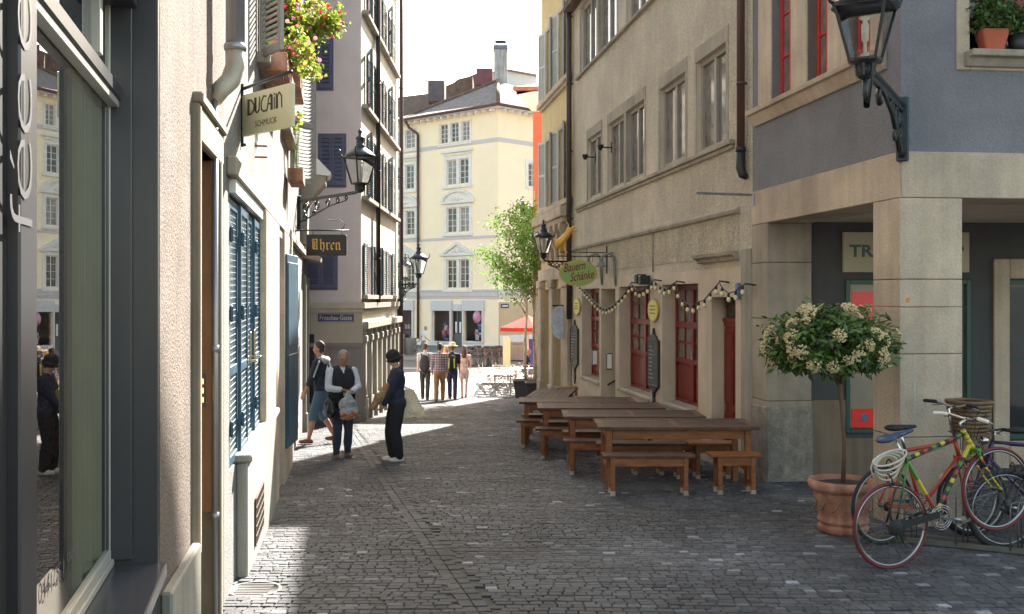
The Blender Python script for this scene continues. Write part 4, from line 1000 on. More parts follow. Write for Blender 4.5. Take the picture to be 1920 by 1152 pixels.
for a, c, z0, z1 in w2:
    b = MB(); b.wbox(Y2, a-.25, a, z0-.2, z1+.25, 0, .06); b.wbox(Y2, c, c+.25, z0-.2, z1+.25, 0, .06); b.wbox(Y2, a, c, z1, z1+.25, 0, .06); b.wbox(Y2, a, c, z0-.2, z0, 0, .08); b.build('window_surround', m_trim, yb)
    window(yb, Y2, a, c, z0, z1, -.1, 2, 4, .07, .07, .035, m_wfar, bevel=0)
# shop front
m_shopin = mat('dark shop interior', (.035, .02, .02), .7, .5, 1.2, c2=(.09, .03, .03))
e = .22
sm_ = mat('cool grey shop surround', (.58, .58, .57), .6, .05, 3)
for a, c, z0, z1 in (sA1, sA2, shopB):
    b = MB(); b.wbox(Y1, a-e, a, z0-.12, z1, 0, .10); b.wbox(Y1, c, c+e*.6, z0-.12, z1, 0, .10); b.wbox(Y1, a-e-.05, c+e*.65, z1, z1+.75, 0, .16); b.wbox(Y1, a-e, c+e*.6, z0-.16, z0, 0, .16); b.build('shop_surround', sm_, yb, bevel=.01)
b = MB(); b.wbox(Y1, doorA[0], doorA[1], sA1[3], sA1[3]+.5, 0, .05)
b.build('door_head', sm_, yb)
rr = random.Random(3)
for a, c, z0, z1 in (sA1, sA2, shopB):
    b = MB(); b.wbox(Y1, a, c, z0, z1, -1.2, -1.15); b.wbox(Y1, a, c, z0-.02, z0+.01, -1.2, -.1); disp_ = b.build('display_back', m_shopin, yb)
    cc = [(.55, .5, .5), (.30, .05, .12), (.10, .10, .25), (.5, .35, .3), (.12, .25, .4), (.5, .12, .2)]
    for i in range(14):
        u = rr.uniform(a+.12, c-.5); z = z0+.05+(z1-z0-.6)*rr.choice([0, 0, .1, .25, .45, .65]); w_ = rr.uniform(.12, .35); h = rr.uniform(.12, .40)
        b = MB(); b.wbox(Y1, u, u+w_, z, z+h, -.7-.01*i, -.6-.01*i); b.build('display_book', mat('display colour %d' % (i % 6), cc[i % 6], .6, .1, 3), disp_)
    p = MB(); p.wbox(Y1, a, c, z0, z1, -.09, -.08); p.build('pane', glass('clear shop glass', (1, 1, 1), 1.22), disp_)
for (a, c, z0, z1), fx in ((sA2, .18), (shopB, .85)):
    b = MB(); cx = a+(c-a)*fx; b.ell(Y1.p(cx, z1-.45, .2), (.30, .30, .45)); b.build('round_shop_emblem', mat('pink white emblem', (.55, .35, .45), .5, .3, 4, c2=(.6, .15, .3)), yb)
a, c = doorA[0], doorA[1]
b = MB(); b.wbox(Y1, a, c, zd, zd+.12, -.4, .1); b.wbox(Y1, a+.002, a+.10, zd+.12, sA1[3]-.002, -.2, -.1); b.wbox(Y1, c-.10, c-.002, zd+.12, sA1[3]-.002, -.2, -.1); b.wbox(Y1, a+.1, c-.1, zd+.12, zd+.9, -.2, -.12); b.wbox(Y1, (a+c)/2-.04, (a+c)/2+.04, zd+.9, sA1[3], -.2, -.11)
sd_ = b.build('shop_door', mat('olive grey shop door', (.10, .11, .095), .5, .1, 3), yb)
b = MB(); b.wbox(Y1, a+.1, c-.1, zd+.9, sA1[3]-.01, -.17, -.16); b.build('pane', m_pane, sd_)
for q in (.22, .62):
    b = MB(); b.wbox(Y1, a+(c-a)*q, a+(c-a)*(q+.17), zd+.95, zd+1.75, -.158, -.15); b.build('paper_notice', m_white, sd_)
# eaves with brackets, gutter
b = MB()
for i in range(19): b.wbox(Y1, .2+i*.68, .34+i*.68, EV-.22, EV-.02, 0, .55)
b.build('eave_brackets', m_white, yb); b = MB()
for i in range(16): b.wbox(Y2, .2+i*.68, .34+i*.68, EV-.22, EV-.02, 0, .55)
b.build('eave_brackets', m_white, yb)
EO = .75
c0 = Y1.p(0, 0)+V((*Y1.n, 0))*EO+V((*Y2.n, 0))*EO
dA, dB_ = V((*Y1.d, 0)), V((*Y2.d, 0))
A0 = c0.copy(); A1 = c0+dA*(L1+1.4); B1 = c0+dB_*(L2+1.4); C1 = A1+dB_*(L2+1.4)
b = MB(); b.hexa([V((q.x, q.y, z)) for z in (EV, EV+.10) for q in (A0, B1, C1, A1)]); b.build('eaves', m_white, yb)
b = MB()
for q, r in ((A0, A1), (A0, B1)):
    b.tube([V((q.x, q.y, EV+.08)), V((r.x, r.y, EV+.08))], .11, 8)
b.build('gutter', m_pipe, yb)
# hip roof: ridge apex near the chimney
ap = c0+(dA+dB_)*((L2+1.4)/2)*.8; r2 = ap+dA*(L1*.15)
zr = EV+3.35
ap = c0+dA*4.6+dB_*4.6; zA = EV+2.7
rb = A1+dB_*5.5
vs = [V((q.x, q.y, EV+.12)) for q in (A0, A1, B1)]+[V((ap.x, ap.y, zA+.25)), V((rb.x, rb.y, zA-.9)), V(((B1+dA*4.6).x, (B1+dA*4.6).y, zA)), V((C1.x, C1.y, zA+1.5))]
b = MB(); b.add(vs, [(0, 3, 4, 1), (0, 2, 5, 3), (3, 5, 6, 4)]); b.build('roof', tile_mat('pale pinkish roof tiles', (.21, .18, .17), (.26, .225, .21), .35, .4), yb)
b = MB(); b.tube([vs[0]+V((0, 0, .05)), vs[3]+V((0, 0, .05))], .14, 8); b.tube([vs[3]+V((0, 0, .05)), vs[4]+V((0, 0, .05))], .14, 8); b.build('ridge_tiles', m_tile_br, yb)
t = pipe_thing('downpipe', 'long brown downpipe running down the cream town house', 'downpipe', Y1, wY(787), -1.3, zY(787, 256), .10, mat('chocolate drain pipe', (.085, .05, .035), .5), .18, None, 5)
b = MB(); b.tube([Y1.p(wY(787), zY(787, 257), .18), Y1.p(wY(786.5), zY(787, 252), .2), Y1.p(wY(774), zY(774, 241), .4), Y1.p(wY(772), EV, .62)], .10, 10); b.build('swan_neck', m_pipe, t)
# street plate
t = thing('street_name_plate', 'small dark blue street name plate on the far cream town house', 'street sign', tuple(Y2.p(.3, Y2.z(945, 574), .05)))
b = MB(); b.wbox(Y2, Y2.u(938), Y2.u(953), Y2.z(945, 578), Y2.z(945, 570), .05, .08); b.build('plate', mat('dark blue enamel', (.04, .04, .12), .4), t)
b = MB(); b.wbox(Y2, Y2.u(940), Y2.u(951), Y2.z(945, 575), Y2.z(945, 573), .08, .085); b.build('lettering', m_white, t)
# chimney by the ridge
def far_box(name, px0, px1, py0, py1, Y, dep, m, parent):
    a = P(px0, py1, Y); c = P(px1, py0, Y); b = MB(); b.box(a.x, c.x, Y, Y+dep, a.z, c.z); return b.build(name, m, parent, bevel=.03)
CYY = 76.0
ck = thing('chimney', 'tall white plastered chimney with a metal cowl on the cream town house', 'chimney', tuple(P(939, 170, CYY)))
m_chim = mat('stained white chimney plaster', (.50, .49, .47), .9, .1, .8, .4, 20, (.33, .33, .33), .45)
far_box('chimney_stack', 926, 951, 92, 196, CYY, 1.1, m_chim, ck); far_box('chimney_cap', 924.5, 952.5, 84, 92, CYY-.05, 1.2, mat('blue grey lead', (.14, .16, .20), .6), ck)
a = P(939, 79, CYY+.5); b = MB(); b.ell(a, (.55, .25, .12)); b.cap(a+V((-.3, 0, 0)), a+V((-.3, 0, -.3)), .04, .04, 6); b.cap(a+V((.3, 0, 0)), a+V((.3, 0, -.3)), .04, .04, 6); b.build('cowl', m_iron, ck)
# roofs behind
rh = thing('roof_behind', 'dark brown tiled roof with chimneys rising behind the cream town house', 'building', tuple(P(840, 260, 84)))
Yq = 84
b = MB()
pf = [P(735, 250, Yq), P(735, 184, Yq+5), P(800, 176, Yq+5), P(893, 138, Yq+5), P(940, 133, Yq+5), P(985, 165, Yq+5), P(985, 250, Yq)]
b.prism(pf, (0, 6, 0)); b.build('roof', m_tile_br, rh)
far_box('chimney_stack', 802, 833, 151, 190, Yq-.8, 2.2, mat('sooty brick', (.12, .10, .11), .9, .2, 2), rh)
far_box('chimney_stack', 893, 924, 128, 160, Yq-3.0, 2.0, mat('oxblood brick', (.16, .065, .075), .9, .2, 2), rh)
b = MB(); b.prism([P(845, 160, Yq-1), P(858, 149, Yq-1), P(886, 142, Yq-1), P(886, 172, Yq-1), P(840, 190, Yq-1)], (0, 3, 0)); b.build('dormer', m_tile_br, rh)
gh = thing('gable_house', 'white gable end showing above the orange house eaves', 'building', tuple(P(980, 200, 82)))
b = MB(); b.prism([P(951, 200, 82), P(951, 130, 82), P(960, 133, 82), P(1006, 142, 82), P(1006, 220, 82)], (0, 8, 0)); b.build('gable_wall', m_white, gh)
b = MB(); b.prism([P(949, 131, 81.6), P(949, 129, 81.6), P(1006, 139, 81.6), P(1006, 142, 81.6)], (0, 8.6, 0)); b.build('roof', m_tile, gh)
# neighbours further left behind the mauve house, right behind the square
nb = thing('background_house', 'pale house beyond the square hidden by the mauve corner house', 'building', (-16, 82, -1.86))
b = MB(); b.box(-26, -9.5, 80, 92, -1.9, 13.5); b.build('wall', m_cream, nb)
b = MB(); b.prism([(-26.5, 79.4, 13.5), (-9.3, 79.4, 13.5), (-9.3, 86, 17), (-26.5, 86, 17)], (0, 0, .2)); b.build('roof', m_tile, nb)
# low wall and bench row to the right of the square
t = thing('planter_wall', 'low pale stone wall behind the seated man at the square', 'wall', (2.0, 58, gz(58)))
b = MB(); b.box(-.1, 6, 57.5, 58.1, gz(58), gz(58)+.95); b.box(-.15, 6, 57.4, 58.2, gz(58)+.95, gz(58)+1.08); b.build('wall_block', m_stone, t, bevel=.02)
# ================================================================ lanterns
m_lglass = glass('lantern glass', (.93, .95, .95), 1.45)
def lantern(name, label, wallp, lampp, style, sc_=1.0, group='gas style street lanterns'):
    """wallp: fixing point on the wall, lampp: underside centre of the lamp head"""
    wallp, lampp = V(wallp), V(lampp)
    t = thing(name, label, 'lantern', tuple(wallp), group=group)
    d = V((lampp.x-wallp.x, lampp.y-wallp.y, 0)); L = d.length; d.normalize(); side = V((-d.y, d.x, 0)); up = V((0, 0, 1))
    S_ = sc_
    # head: four sided tapering glass box
    z0 = lampp.z+.16*S_; hb, ht, H = .105*S_, .205*S_, .46*S_
    def ring(h, z): return [V((lampp.x, lampp.y, z))+d*(h*a)+side*(h*c) for a, c in ((-1, -1), (1, -1), (1, 1), (-1, 1))]
    A, B = ring(hb, z0), ring(ht, z0+H)
    b = MB()
    for i in range(4):
        b.bar(A[i], B[i], .022*S_, .022*S_, d); b.bar(A[i], A[(i+1) % 4], .026*S_, .026*S_); b.bar(B[i], B[(i+1) % 4], .034*S_, .034*S_)
    for i in range(4):
        o = (B[i]-V((lampp.x, lampp.y, B[i].z))).normalized()
        b.tube([B[i], B[i]+o*.035*S_+up*.02*S_, B[i]+o*.06*S_+up*.07*S_, B[i]+o*.055*S_+up*.12*S_, B[i]+o*.09*S_+up*.15*S_], [.014*S_, .016*S_, .013*S_, .012*S_, .004*S_], 6)
    b.build('lamp_frame', m_iron, t)
    b = MB(); q = .93
    A2, B2 = ring(hb*q, z0+.01), ring(ht*q, z0+H-.005)
    for i in range(4): b.add([A2[i], A2[(i+1) % 4], B2[(i+1) % 4], B2[i]], [(0, 1, 2, 3)])
    b.build('lamp_glass', m_lglass, t)
    b = MB(); c = V((lampp.x, lampp.y, z0+H))
    r4 = [(ht*1.36, .0), (ht*1.30, .03*S_), (ht*1.02, .085*S_), (ht*.62, .14*S_), (ht*.48, .165*S_), (ht*.50, .20*S_), (ht*.36, .215*S_), (ht*.30, .30*S_), (ht*.38, .315*S_), (ht*.38, .335*S_), (ht*.16, .37*S_), (ht*.10, .40*S_), (ht*.18, .43*S_), (ht*.16, .46*S_), (.004, .50*S_)]
    b.lathe(r4, 16, c); b.build('lamp_roof', mat('blue black painted iron', (.018, .025, .045), .3, .2, 6), t)
    b = MB(); c = V((lampp.x, lampp.y, z0)); b.lathe([(.02*S_, -.16*S_), (.06*S_, -.14*S_), (.075*S_, -.08*S_), (.085*S_, -.03*S_), (hb*1.3, -.012*S_), (hb*1.3, .01*S_), (.02, .012*S_)], 14, c)
    for i in range(6): a = i*PI/3; b.bar(c+V((.085*math.cos(a), .085*math.sin(a), -.03))*S_, c+V((.07*math.cos(a), .07*math.sin(a), -.13))*S_, .02*S_, .02*S_)
    b.build('lamp_cup', m_iron, t)
    b = MB(); b.lathe([(.035*S_, .0), (.035*S_, .06*S_), (.014*S_, .07*S_), (.014*S_, .16*S_), (.03*S_, .17*S_), (.034*S_, .30*S_), (.018*S_, .33*S_), (.05*S_, .36*S_), (.05*S_, .37*S_)], 10, c)
    b.build('gas_mantle', mat('milky mantle', (.6, .58, .5), .4), t)
    # bracket
    za = wallp.z
    b = MB()
    if style == 'heavy':
        b.tube([lampp+up*.02, lampp-up*.12, lampp-up*.20+(-d)*.05, V((lampp.x, lampp.y, za+.10))-d*.22, wallp+up*.02], [.022, .024, .026, .028, .03], 10)
        b.bar(V((lampp.x, lampp.y, za+.04))-d*.22, wallp-up*.02+d*.04, .03, .05)
        n = 18
        for k, (cx, cz, r) in enumerate(((.30, -.14, .10), (.52, -.06, .075), (.18, -.28, .08), (.72, .0, .05), (.14, -.12, .06), (.36, -.30, .05))):
            c = wallp+d*cx+up*cz
            b.tube([c+d*(r*(1-.55*i/n)*math.cos(4.2*i/n*2+k))+up*(r*(1-.55*i/n)*math.sin(4.2*i/n*2+k)) for i in range(n)], .017, 6)
        b.tube([wallp+d*.05-up*.44, wallp+d*.16-up*.40, wallp+d*.32-up*.26, wallp+d*.48-up*.13, wallp+d*.75-up*.03, wallp+d*.95+up*.02], [.035, .03, .024, .022, .02, .018], 8)
        b.tube([wallp+d*1.0+up*.02, wallp+d*1.05-up*.06, wallp+d*1.0-up*.12, wallp+d*.93-up*.10], [.02, .028, .026, .02], 8)
    else:
        b.bar(wallp+up*.0, V((lampp.x, lampp.y, za))-d*.14, .04, .045)
        b.tube([V((lampp.x, lampp.y, za))-d*.16, V((lampp.x, lampp.y, za+.01))-d*.05, V((lampp.x, lampp.y, za+.06)), lampp+up*.02], [.022, .022, .020, .02], 8)
        n = 22
        for k, (cx, cz, r) in enumerate(((.16, -.13, .11), (.36, -.11, .085), (.54, -.09, .065), (.70, -.075, .055), (.14, -.30, .07), (.30, -.24, .05), (.84, -.055, .04))):
            if cx*L/1.05 > L-.1: continue
            c = wallp+d*(cx*L/1.05)+up*cz
            b.tube([c+d*(r*(1-.6*i/n)*math.cos(5*i/n*2+k*1.3))+up*(r*(1-.6*i/n)*math.sin(5*i/n*2+k*1.3)) for i in range(n)], .011, 6)
            b.tube([c+up*r, c+up*(r+.03)+d*.05, c+up*(-cz-.02)+d*.02], .009, 5)
        b.tube([wallp+d*.03-up*.42, wallp+d*.12-up*.36, wallp+d*L*.35-up*.24, wallp+d*L*.55-up*.15, wallp+d*L*.8-up*.10], [.02, .018, .014, .012, .01], 6)
    b.build('bracket', m_iron, t)
    b = MB()
    c = wallp-up*.20; b.hexa([c+side*a*.055+d*e+up*z for z in (-.30, .30) for a, e in ((-1, 0), (1, 0), (1, .045), (-1, .045))]); b.build('wall_plate', mat('weathered teal iron', (.018, .035, .05), .5, .2, 6), t, bevel=.01)
    return t
pc = C.p(C.u(1690), 0, .03)
wp = V((pc.x, pc.y, 1.7+(560-205)/F*9.35)); lampY = 8.0
lantern('street_lantern', 'big black lantern on an iron bracket at the grey house corner, nearest the viewer', wp, P(1622, 150, lampY), 'heavy', .95)
wy = Lw.Y(Lw.u(556)); wp = Lw.p(Lw.u(557), 1.7+(560-376)/F*wy, .0)
lantern('street_lantern', 'black lantern with scrollwork arm over the people, on the left house row', wp, P(675, 362, 15.6), 'scroll', .9)
wp = Fw.p(fL-.6, 1.7+(560-533)/F*29.0, .12)
lantern('street_lantern', 'distant black lantern low on the mauve house in front of the cream town house', wp, P(785, 523, 29.3), 'scroll', .95)
t2 = lantern('street_lantern', 'second distant lantern half hidden at the corner of the mauve house', Fw.p(fL-.1, 1.66, .0), P(760, 528, 33.5), 'scroll', .85)
u = R.u(1071); wp = R.p(u, 1.7+(560-491)/F*R.Y(u), .0)
lantern('street_lantern', 'blue black lantern beside the green leaves on the yellow house', wp, P(1019, 486, R.Y(u)-.25), 'scroll', .86)

# ================================================================ hanging signs
def panel(b, c, xd, w, h, t): 
    c, xd = V(c), V(xd).normalized(); n = xd.cross(V((0, 0, 1)))*t/2; up = V((0, 0, h/2)); x = xd*w/2
    b.hexa([c-x-n-up, c+x-n-up, c+x+n-up, c-x+n-up, c-x-n+up, c+x-n+up, c+x+n+up, c-x+n+up])
# jeweller's sign
a3 = P(457, 214, 7.68); c3 = P(550, 201, 7.22); xd = V((c3.x-a3.x, c3.y-a3.y, 0)); wsg = xd.length; xd.normalize(); cen = (a3+c3)/2; hh = 80/F*7.4
nf = xd.cross(V((0, 0, 1)))
if nf.y > 0: nf = -nf
t = thing('jeweller_sign', 'cream square hanging sign of the jeweller on an iron arm', 'sign', tuple(cen))
b = MB(); panel(b, cen, xd, wsg, hh, .03); b.build('sign_board', mat('cream sign paint', (.62, .58, .38), .5, .04, 3), t, bevel=.002)
b = MB(); o_ = cen-xd*wsg*.37+V((0, 0, -hh*.01))+nf*.016
up = V((0, 0, 1))
def strokes(b, segs, o, w, h, r, n):
    """flat strokes in letter space 0..1"""
    for s_ in segs:
        for p, q in zip(s_, s_[1:]):
            A = o+xd*(p[0]*w)+up*(p[1]*h); B_ = o+xd*(q[0]*w)+up*(q[1]*h); dd_ = (B_-A).normalized(); e = dd_.cross(n)*r; A -= dd_*r*.5; B_ += dd_*r*.5
            b.hexa([A-e, A+e, B_+e, B_-e, A-e+n*.003, A+e+n*.003, B_+e+n*.003, B_-e+n*.003])
LET = {'D': [[(0, 0), (0, 1), (.6, .92), (1, .6), (.95, .2), (.5, 0), (0, 0)], [(.2, 0), (.2, .95)]], 'U': [[(0, 1), (0, .2), (.4, 0), (.8, .15), (.9, 1)], [(.2, 1), (.2, .1)]],
       'C': [[(1, .95), (.5, 1), (.05, .6), (.1, .15), (.5, 0), (1, .02)]], 'A': [[(0, 0), (.25, .7), (.6, 1), (.9, .9), (.9, 0)], [(.15, .4), (.9, .4)], [(.7, .95), (.7, 0)]],
       'I': [[(.3, .75), (.3, 0)], [(.3, 1), (.3, .9)]], 'N': [[(0, 0), (0, .95)], [(.2, 0), (.2, .8), (.5, 1), (.85, .75), (.9, 0)]]}
xx = 0.0
for chn, wl_ in (('D', .20), ('U', .17), ('C', .17), ('A', .18), ('I', .07), ('N', .19)):
    strokes(b, LET[chn], o_+xd*(xx*wsg*.73)+up*0, wsg*.76*wl_*.84, hh*.36, .005, nf); xx += wl_
add_text(b, 'SCHMUCK', cen-xd*wsg*.22-up*hh*.34+nf*.016, xd, up, wsg*.44, hh*.14, bold=-.005, n=nf, t=.002)
b.build('lettering', mat('dark brown lettering', (.05, .035, .02), .6), t)
b = MB(); wpt = Lw.p(Lw.u(452), cen.z+hh/2+.10, 0)
b.tube([V((wpt.x, wpt.y, cen.z+hh/2+.045)), cen+xd*wsg*.47+up*(hh/2+.085)], .013, 8); b.bar(V((wpt.x, wpt.y, cen.z+hh/2+.09))+V((.01, 0, 0)), V((wpt.x, wpt.y, cen.z-hh*.75))+V((.01, 0, 0)), .012, .018)
for q in (-.3, .3): b.tube([cen+xd*wsg*q+up*hh*.49, cen+xd*wsg*q+up*(hh*.5+.07)], .004, 5)
for zz in (-.3, -.7): b.cap(V((wpt.x, wpt.y, cen.z+zz*hh)), V((wpt.x, wpt.y, cen.z+zz*hh))+V((.03, 0, 0)), .012, .012, 6)
b.build('iron_arm', m_iron, t)
# clockmaker's sign
cen = P(612.5, 460, 16.2); xd = V((1, .06, 0)).normalized(); nf = V((.06, -1, 0)).normalized(); w_, h_ = .64, .34
t = thing('watch_sign', 'black box sign reading Uhren in gold blackletter', 'sign', tuple(cen))
b = MB(); panel(b, cen, xd, w_, h_, .12); b.build('sign_board', mat('black sign enamel', (.014, .014, .016), .35), t, bevel=.012)
b = MB()
# blackletter drawn as broken strokes with a broad pen
def pen(segs, ox, sc2):
    for s_ in segs:
        for p, q in zip(s_, s_[1:]):
            A = cen+xd*(ox+p[0]*sc2)+up*(-.075+p[1]*sc2)+nf*.061; B_ = cen+xd*(ox+q[0]*sc2)+up*(-.075+q[1]*sc2)+nf*.061
            e = (xd*.7+up*.7)*.0125
            b.hexa([A-e, A+e, B_+e, B_-e, A-e+nf*.004, A+e+nf*.004, B_+e+nf*.004, B_-e+nf*.004])
BL = {'U': ([[(0, 1.35), (.2, 1.5), (.2, .25), (.4, .05), (.75, .2)], [(.35, 1.4), (.75, 1.5), (.75, 0), (.9, .1)], [(.45, 1.2), (.45, .3)]], 1.05),
      'h': ([[(.05, 1.45), (.15, 1.35), (.15, .1), (.3, 0)], [(.15, .85), (.45, 1.0), (.6, .8), (.6, .2), (.45, -.3)]], .8), 'r': ([[(0, .9), (.15, .95), (.15, .1), (.3, 0)], [(.2, .8), (.45, 1.0), (.52, .85)]], .6),
      'e': ([[(.45, .15), (.25, 0), (.08, .2), (.08, .75), (.32, 1.0), (.5, .8), (.12, .5)]], .62), 'n': ([[(0, .9), (.12, .95), (.12, .1), (.25, 0)], [(.15, .85), (.45, 1.0), (.55, .8), (.55, .1), (.7, 0)]], .7)}
ox = -.235
for chn in 'Uhren': g, wd = BL[chn]; pen(g, ox, .115); ox += wd*.125
b.build('lettering', mat('gold lettering', (.75, .42, .08), .5, metal=.0), t)
b = MB(); wq = P(568, 444, 16.8); b.tube([cen+up*.24-xd*.35, cen+up*.24+xd*.36], .012, 6); b.tube([cen+up*.24-xd*.35, V((Lw.p(Lw.u(560), 0).x, cen.y+.3, cen.z+.24))], .012, 6)
for q in (-.22, .24): b.tube([cen+xd*q+up*.16, cen+xd*q+up*.24], .006, 5)
b.tube([cen+xd*.24+up*.24, cen+xd*.3+up*.34, cen+xd*.2+up*.42, cen+xd*.05+up*.40, cen+up*.44], .007, 5)
b.build('iron_arm', m_iron, t)

# tavern sign: green oval with a gold cat figure on the bracket
us = R.u(1150); Ys = R.Y(us)
cen = P(1084, 512.5, Ys-.35); k = (Ys-.35)/F
xd = V((1, .12, 0)).normalized(); nf = V((.12, -1, 0)).normalized()
t = thing('tavern_sign', 'green oval hanging sign with dark red script and gold rim', 'sign', tuple(cen))
ra, rb_ = 36.5*k, 24.5*k
b = MB(); b.prism([cen+xd*ra*math.cos(a)+up*rb_*math.sin(a)-nf*.02 for a in [2*PI*i/40 for i in range(40)]], nf*.04); b.build('sign_board', mat('gold sign rim', (.55, .35, .08), .5), t)
b = MB(); b.prism([cen+xd*ra*.93*math.cos(a)+up*rb_*.90*math.sin(a)-nf*.024 for a in [2*PI*i/40 for i in range(40)]], nf*.048); b.build('green_field', mat('spring green sign paint', (.28, .42, .11), .5, .06, 4), t)
b = MB(); sl = (xd+up*.16).normalized(); sp = (up-xd*.0)
add_text(b, 'Bauern', cen-xd*ra*.76+up*rb_*.04+nf*.024, sl, sp, ra*1.15, rb_*.66, bold=.012, shear=.25, n=nf, t=.003)
add_text(b, 'Schänke', cen-xd*ra*.42-up*rb_*.68+nf*.024, sl, sp, ra*1.25, rb_*.68, bold=.012, shear=.25, n=nf, t=.003)
b.build('lettering', mat('dark red lettering', (.22, .02, .012), .5), t)
wpt = R.p(us, 0, 0)
b = MB()
zt1 = P(1084, 473, Ys-.35).z; zt2 = P(1084, 480.5, Ys-.35).z; xl = P(1046, 475, Ys-.35)
e1 = V((wpt.x, wpt.y, zt1)); e2 = V((xl.x, xl.y, zt1))
b.bar(e1, e2, .018, .018); b.bar(V((*e1.xy, zt2)), V((*e2.xy, zt2)), .018, .018)
for f in (.0, .52): q = e2.lerp(e1, f); b.bar(V((*q.xy, zt1+.09)), V((*q.xy, zt2-.02)), .014, .014)
b.bar(V((*e1.lerp(e2, .12).xy, zt1+.14)), V((*e1.lerp(e2, .12).xy, zt1-.42)), .03, .03)
for f in (.30, .62): q = e2.lerp(e1, f); b.tube([V((*q.xy, zt2)), V((q.x, q.y, cen.z+rb_*.85))], .005, 5)
b.build('iron_arm', m_iron, t)
g = P(1062, 447, Ys-.35)
gf = thing('gold_cat_figure', 'golden leaping cat figure standing on the tavern sign arm', 'figure', tuple(V((*e2.lerp(e1, .2).xy, zt1))))
def gp(px, py): return P(px, py, Ys-.35)
b = MB()
for p0, p1, r0, r1 in (((1048, 457), (1062, 442), 8.0, 6.5), ((1062, 442), (1069, 431), 6.5, 4.5), ((1046, 459), (1041, 450), 5.0, 2.0), ((1046, 460), (1046, 454), 6, 5), ((1069, 431), (1078, 425), 3.0, 1.6), ((1069, 434), (1082, 433), 2.8, 1.4), ((1064, 432), (1066, 422), 3.0, 1.4), ((1066, 422), (1061, 415), 1.4, 1.2), ((1051, 459), (1050, 472), 4.0, 1.8), ((1058, 455), (1060, 472), 3.6, 1.8), ((1060, 472), (1063, 473), 1.8, 1.6), ((1050, 472), (1047, 473), 1.8, 1.4), ((1040, 451), (1036, 447), 1.8, .8)):
    b.cap(gp(*p0), gp(*p1), r0*k, r1*k, 10)
o = b.build('cat_body', mat('gilded metal', (.72, .40, .07), .45, .15, 12, metal=.25), gf)
rm = o.modifiers.new('remesh', 'REMESH'); rm.mode = 'VOXEL'; rm.voxel_size = .010; rm.use_smooth_shade = True
smo = o.modifiers.new('smooth', 'SMOOTH'); smo.factor = .5; smo.iterations = 3
# verdigris wall sconces beside the stair opening
for px, lb in ((1131, 'left'), (1157, 'right')):
    u = R.u(px); zz = R.z(px, 490)
    t = thing('goose_neck_lamp', 'verdigris goose neck wall lamp above the stair opening, %s' % ('further one under the sign bracket' if lb == 'left' else 'nearer one right of the sign bracket'), 'wall lamp', tuple(R.p(u, zz, 0)), group='goose neck wall lamps')
    b = MB(); b.tube([R.p(u, zz-.50, .02), R.p(u, zz-.2, .05), R.p(u, zz+.08, .06), R.p(u, zz+.16, .16), R.p(u, zz+.10, .30), R.p(u, zz-.02, .33)], [.03, .028, .028, .03, .03, .03], 8); b.build('arm', mat('verdigris copper', (.20, .21, .18), .7, .3, 6), t)
    b = MB(); b.lathe([(.02, .05), (.05, .02), (.10, -.06), (.11, -.08)], 12, R.p(u, zz-.04, .33)); b.build('lamp_shade', mat('verdigris copper'  , (.2, .21, .18)), t)
# small metal wall boxes
for px, py, lb in ((1121, 671, 'small steel ashtray box on the pier left of the stair'), (1148.5, 678, 'small steel menu lamp box on the pier right of the stair')):
    u = R.u(px); z = R.z(px, py); t = thing('wall_box', lb, 'wall box', tuple(R.p(u, z, 0)))
    b = MB(); b.wbox(R, u-.05, u+.07, z-.17, z+.17, .015, .14); b.build('box_body', mat('dark wall box', (.06, .065, .07), .4), t, bevel=.01)
    b = MB(); b.wbox(R, u-.056, u-.0505, z-.14, z+.15, .03, .125); b.build('white_panel', m_white, t)
# oval plates and slate menu boards
for px, py, rpx, rpy, lb in ((1229, 582, 10, 22, 'yellow oval plate on the pier between the French windows'), (1084.5, 575, 6.5, 16, 'small yellow oval plate on the far pier beside the stair')):
    u = R.u(px); Yq = R.Y(u); z = R.z(px, py); ra = abs(R.u(px+rpx)-R.u(px-rpx))/2; rb_ = rpy*Yq/F
    t = thing('oval_plate', lb, 'sign', tuple(R.p(u, z, .02)))
    b = MB(); b.prism([R.p(u+ra*math.cos(a), z+rb_*math.sin(a), .02) for a in [2*PI*i/32 for i in range(32)]], V((*R.n, 0))*.03); b.build('plate', mat('ochre enamel', (.35, .27, .06), .4), t)
    b = MB(); b.prism([R.p(u+ra*.86*math.cos(a), z+rb_*.9*math.sin(a), .05) for a in [2*PI*i/32 for i in range(32)]], V((*R.n, 0))*.004); b.build('yellow_field', mat('yellow enamel', (.66, .58, .13), .35, .08, 5), t)
    b = MB()
    for i in range(3): b.tube([R.p(u+ra*(.5-j*.1), z+rb_*(.35-.3*i+.06*math.sin(j*2.1+i)), .057) for j in range(11)], .006, 4)
    b.build('script_lettering', mat('brown script', (.3, .15, .04), .5), t)
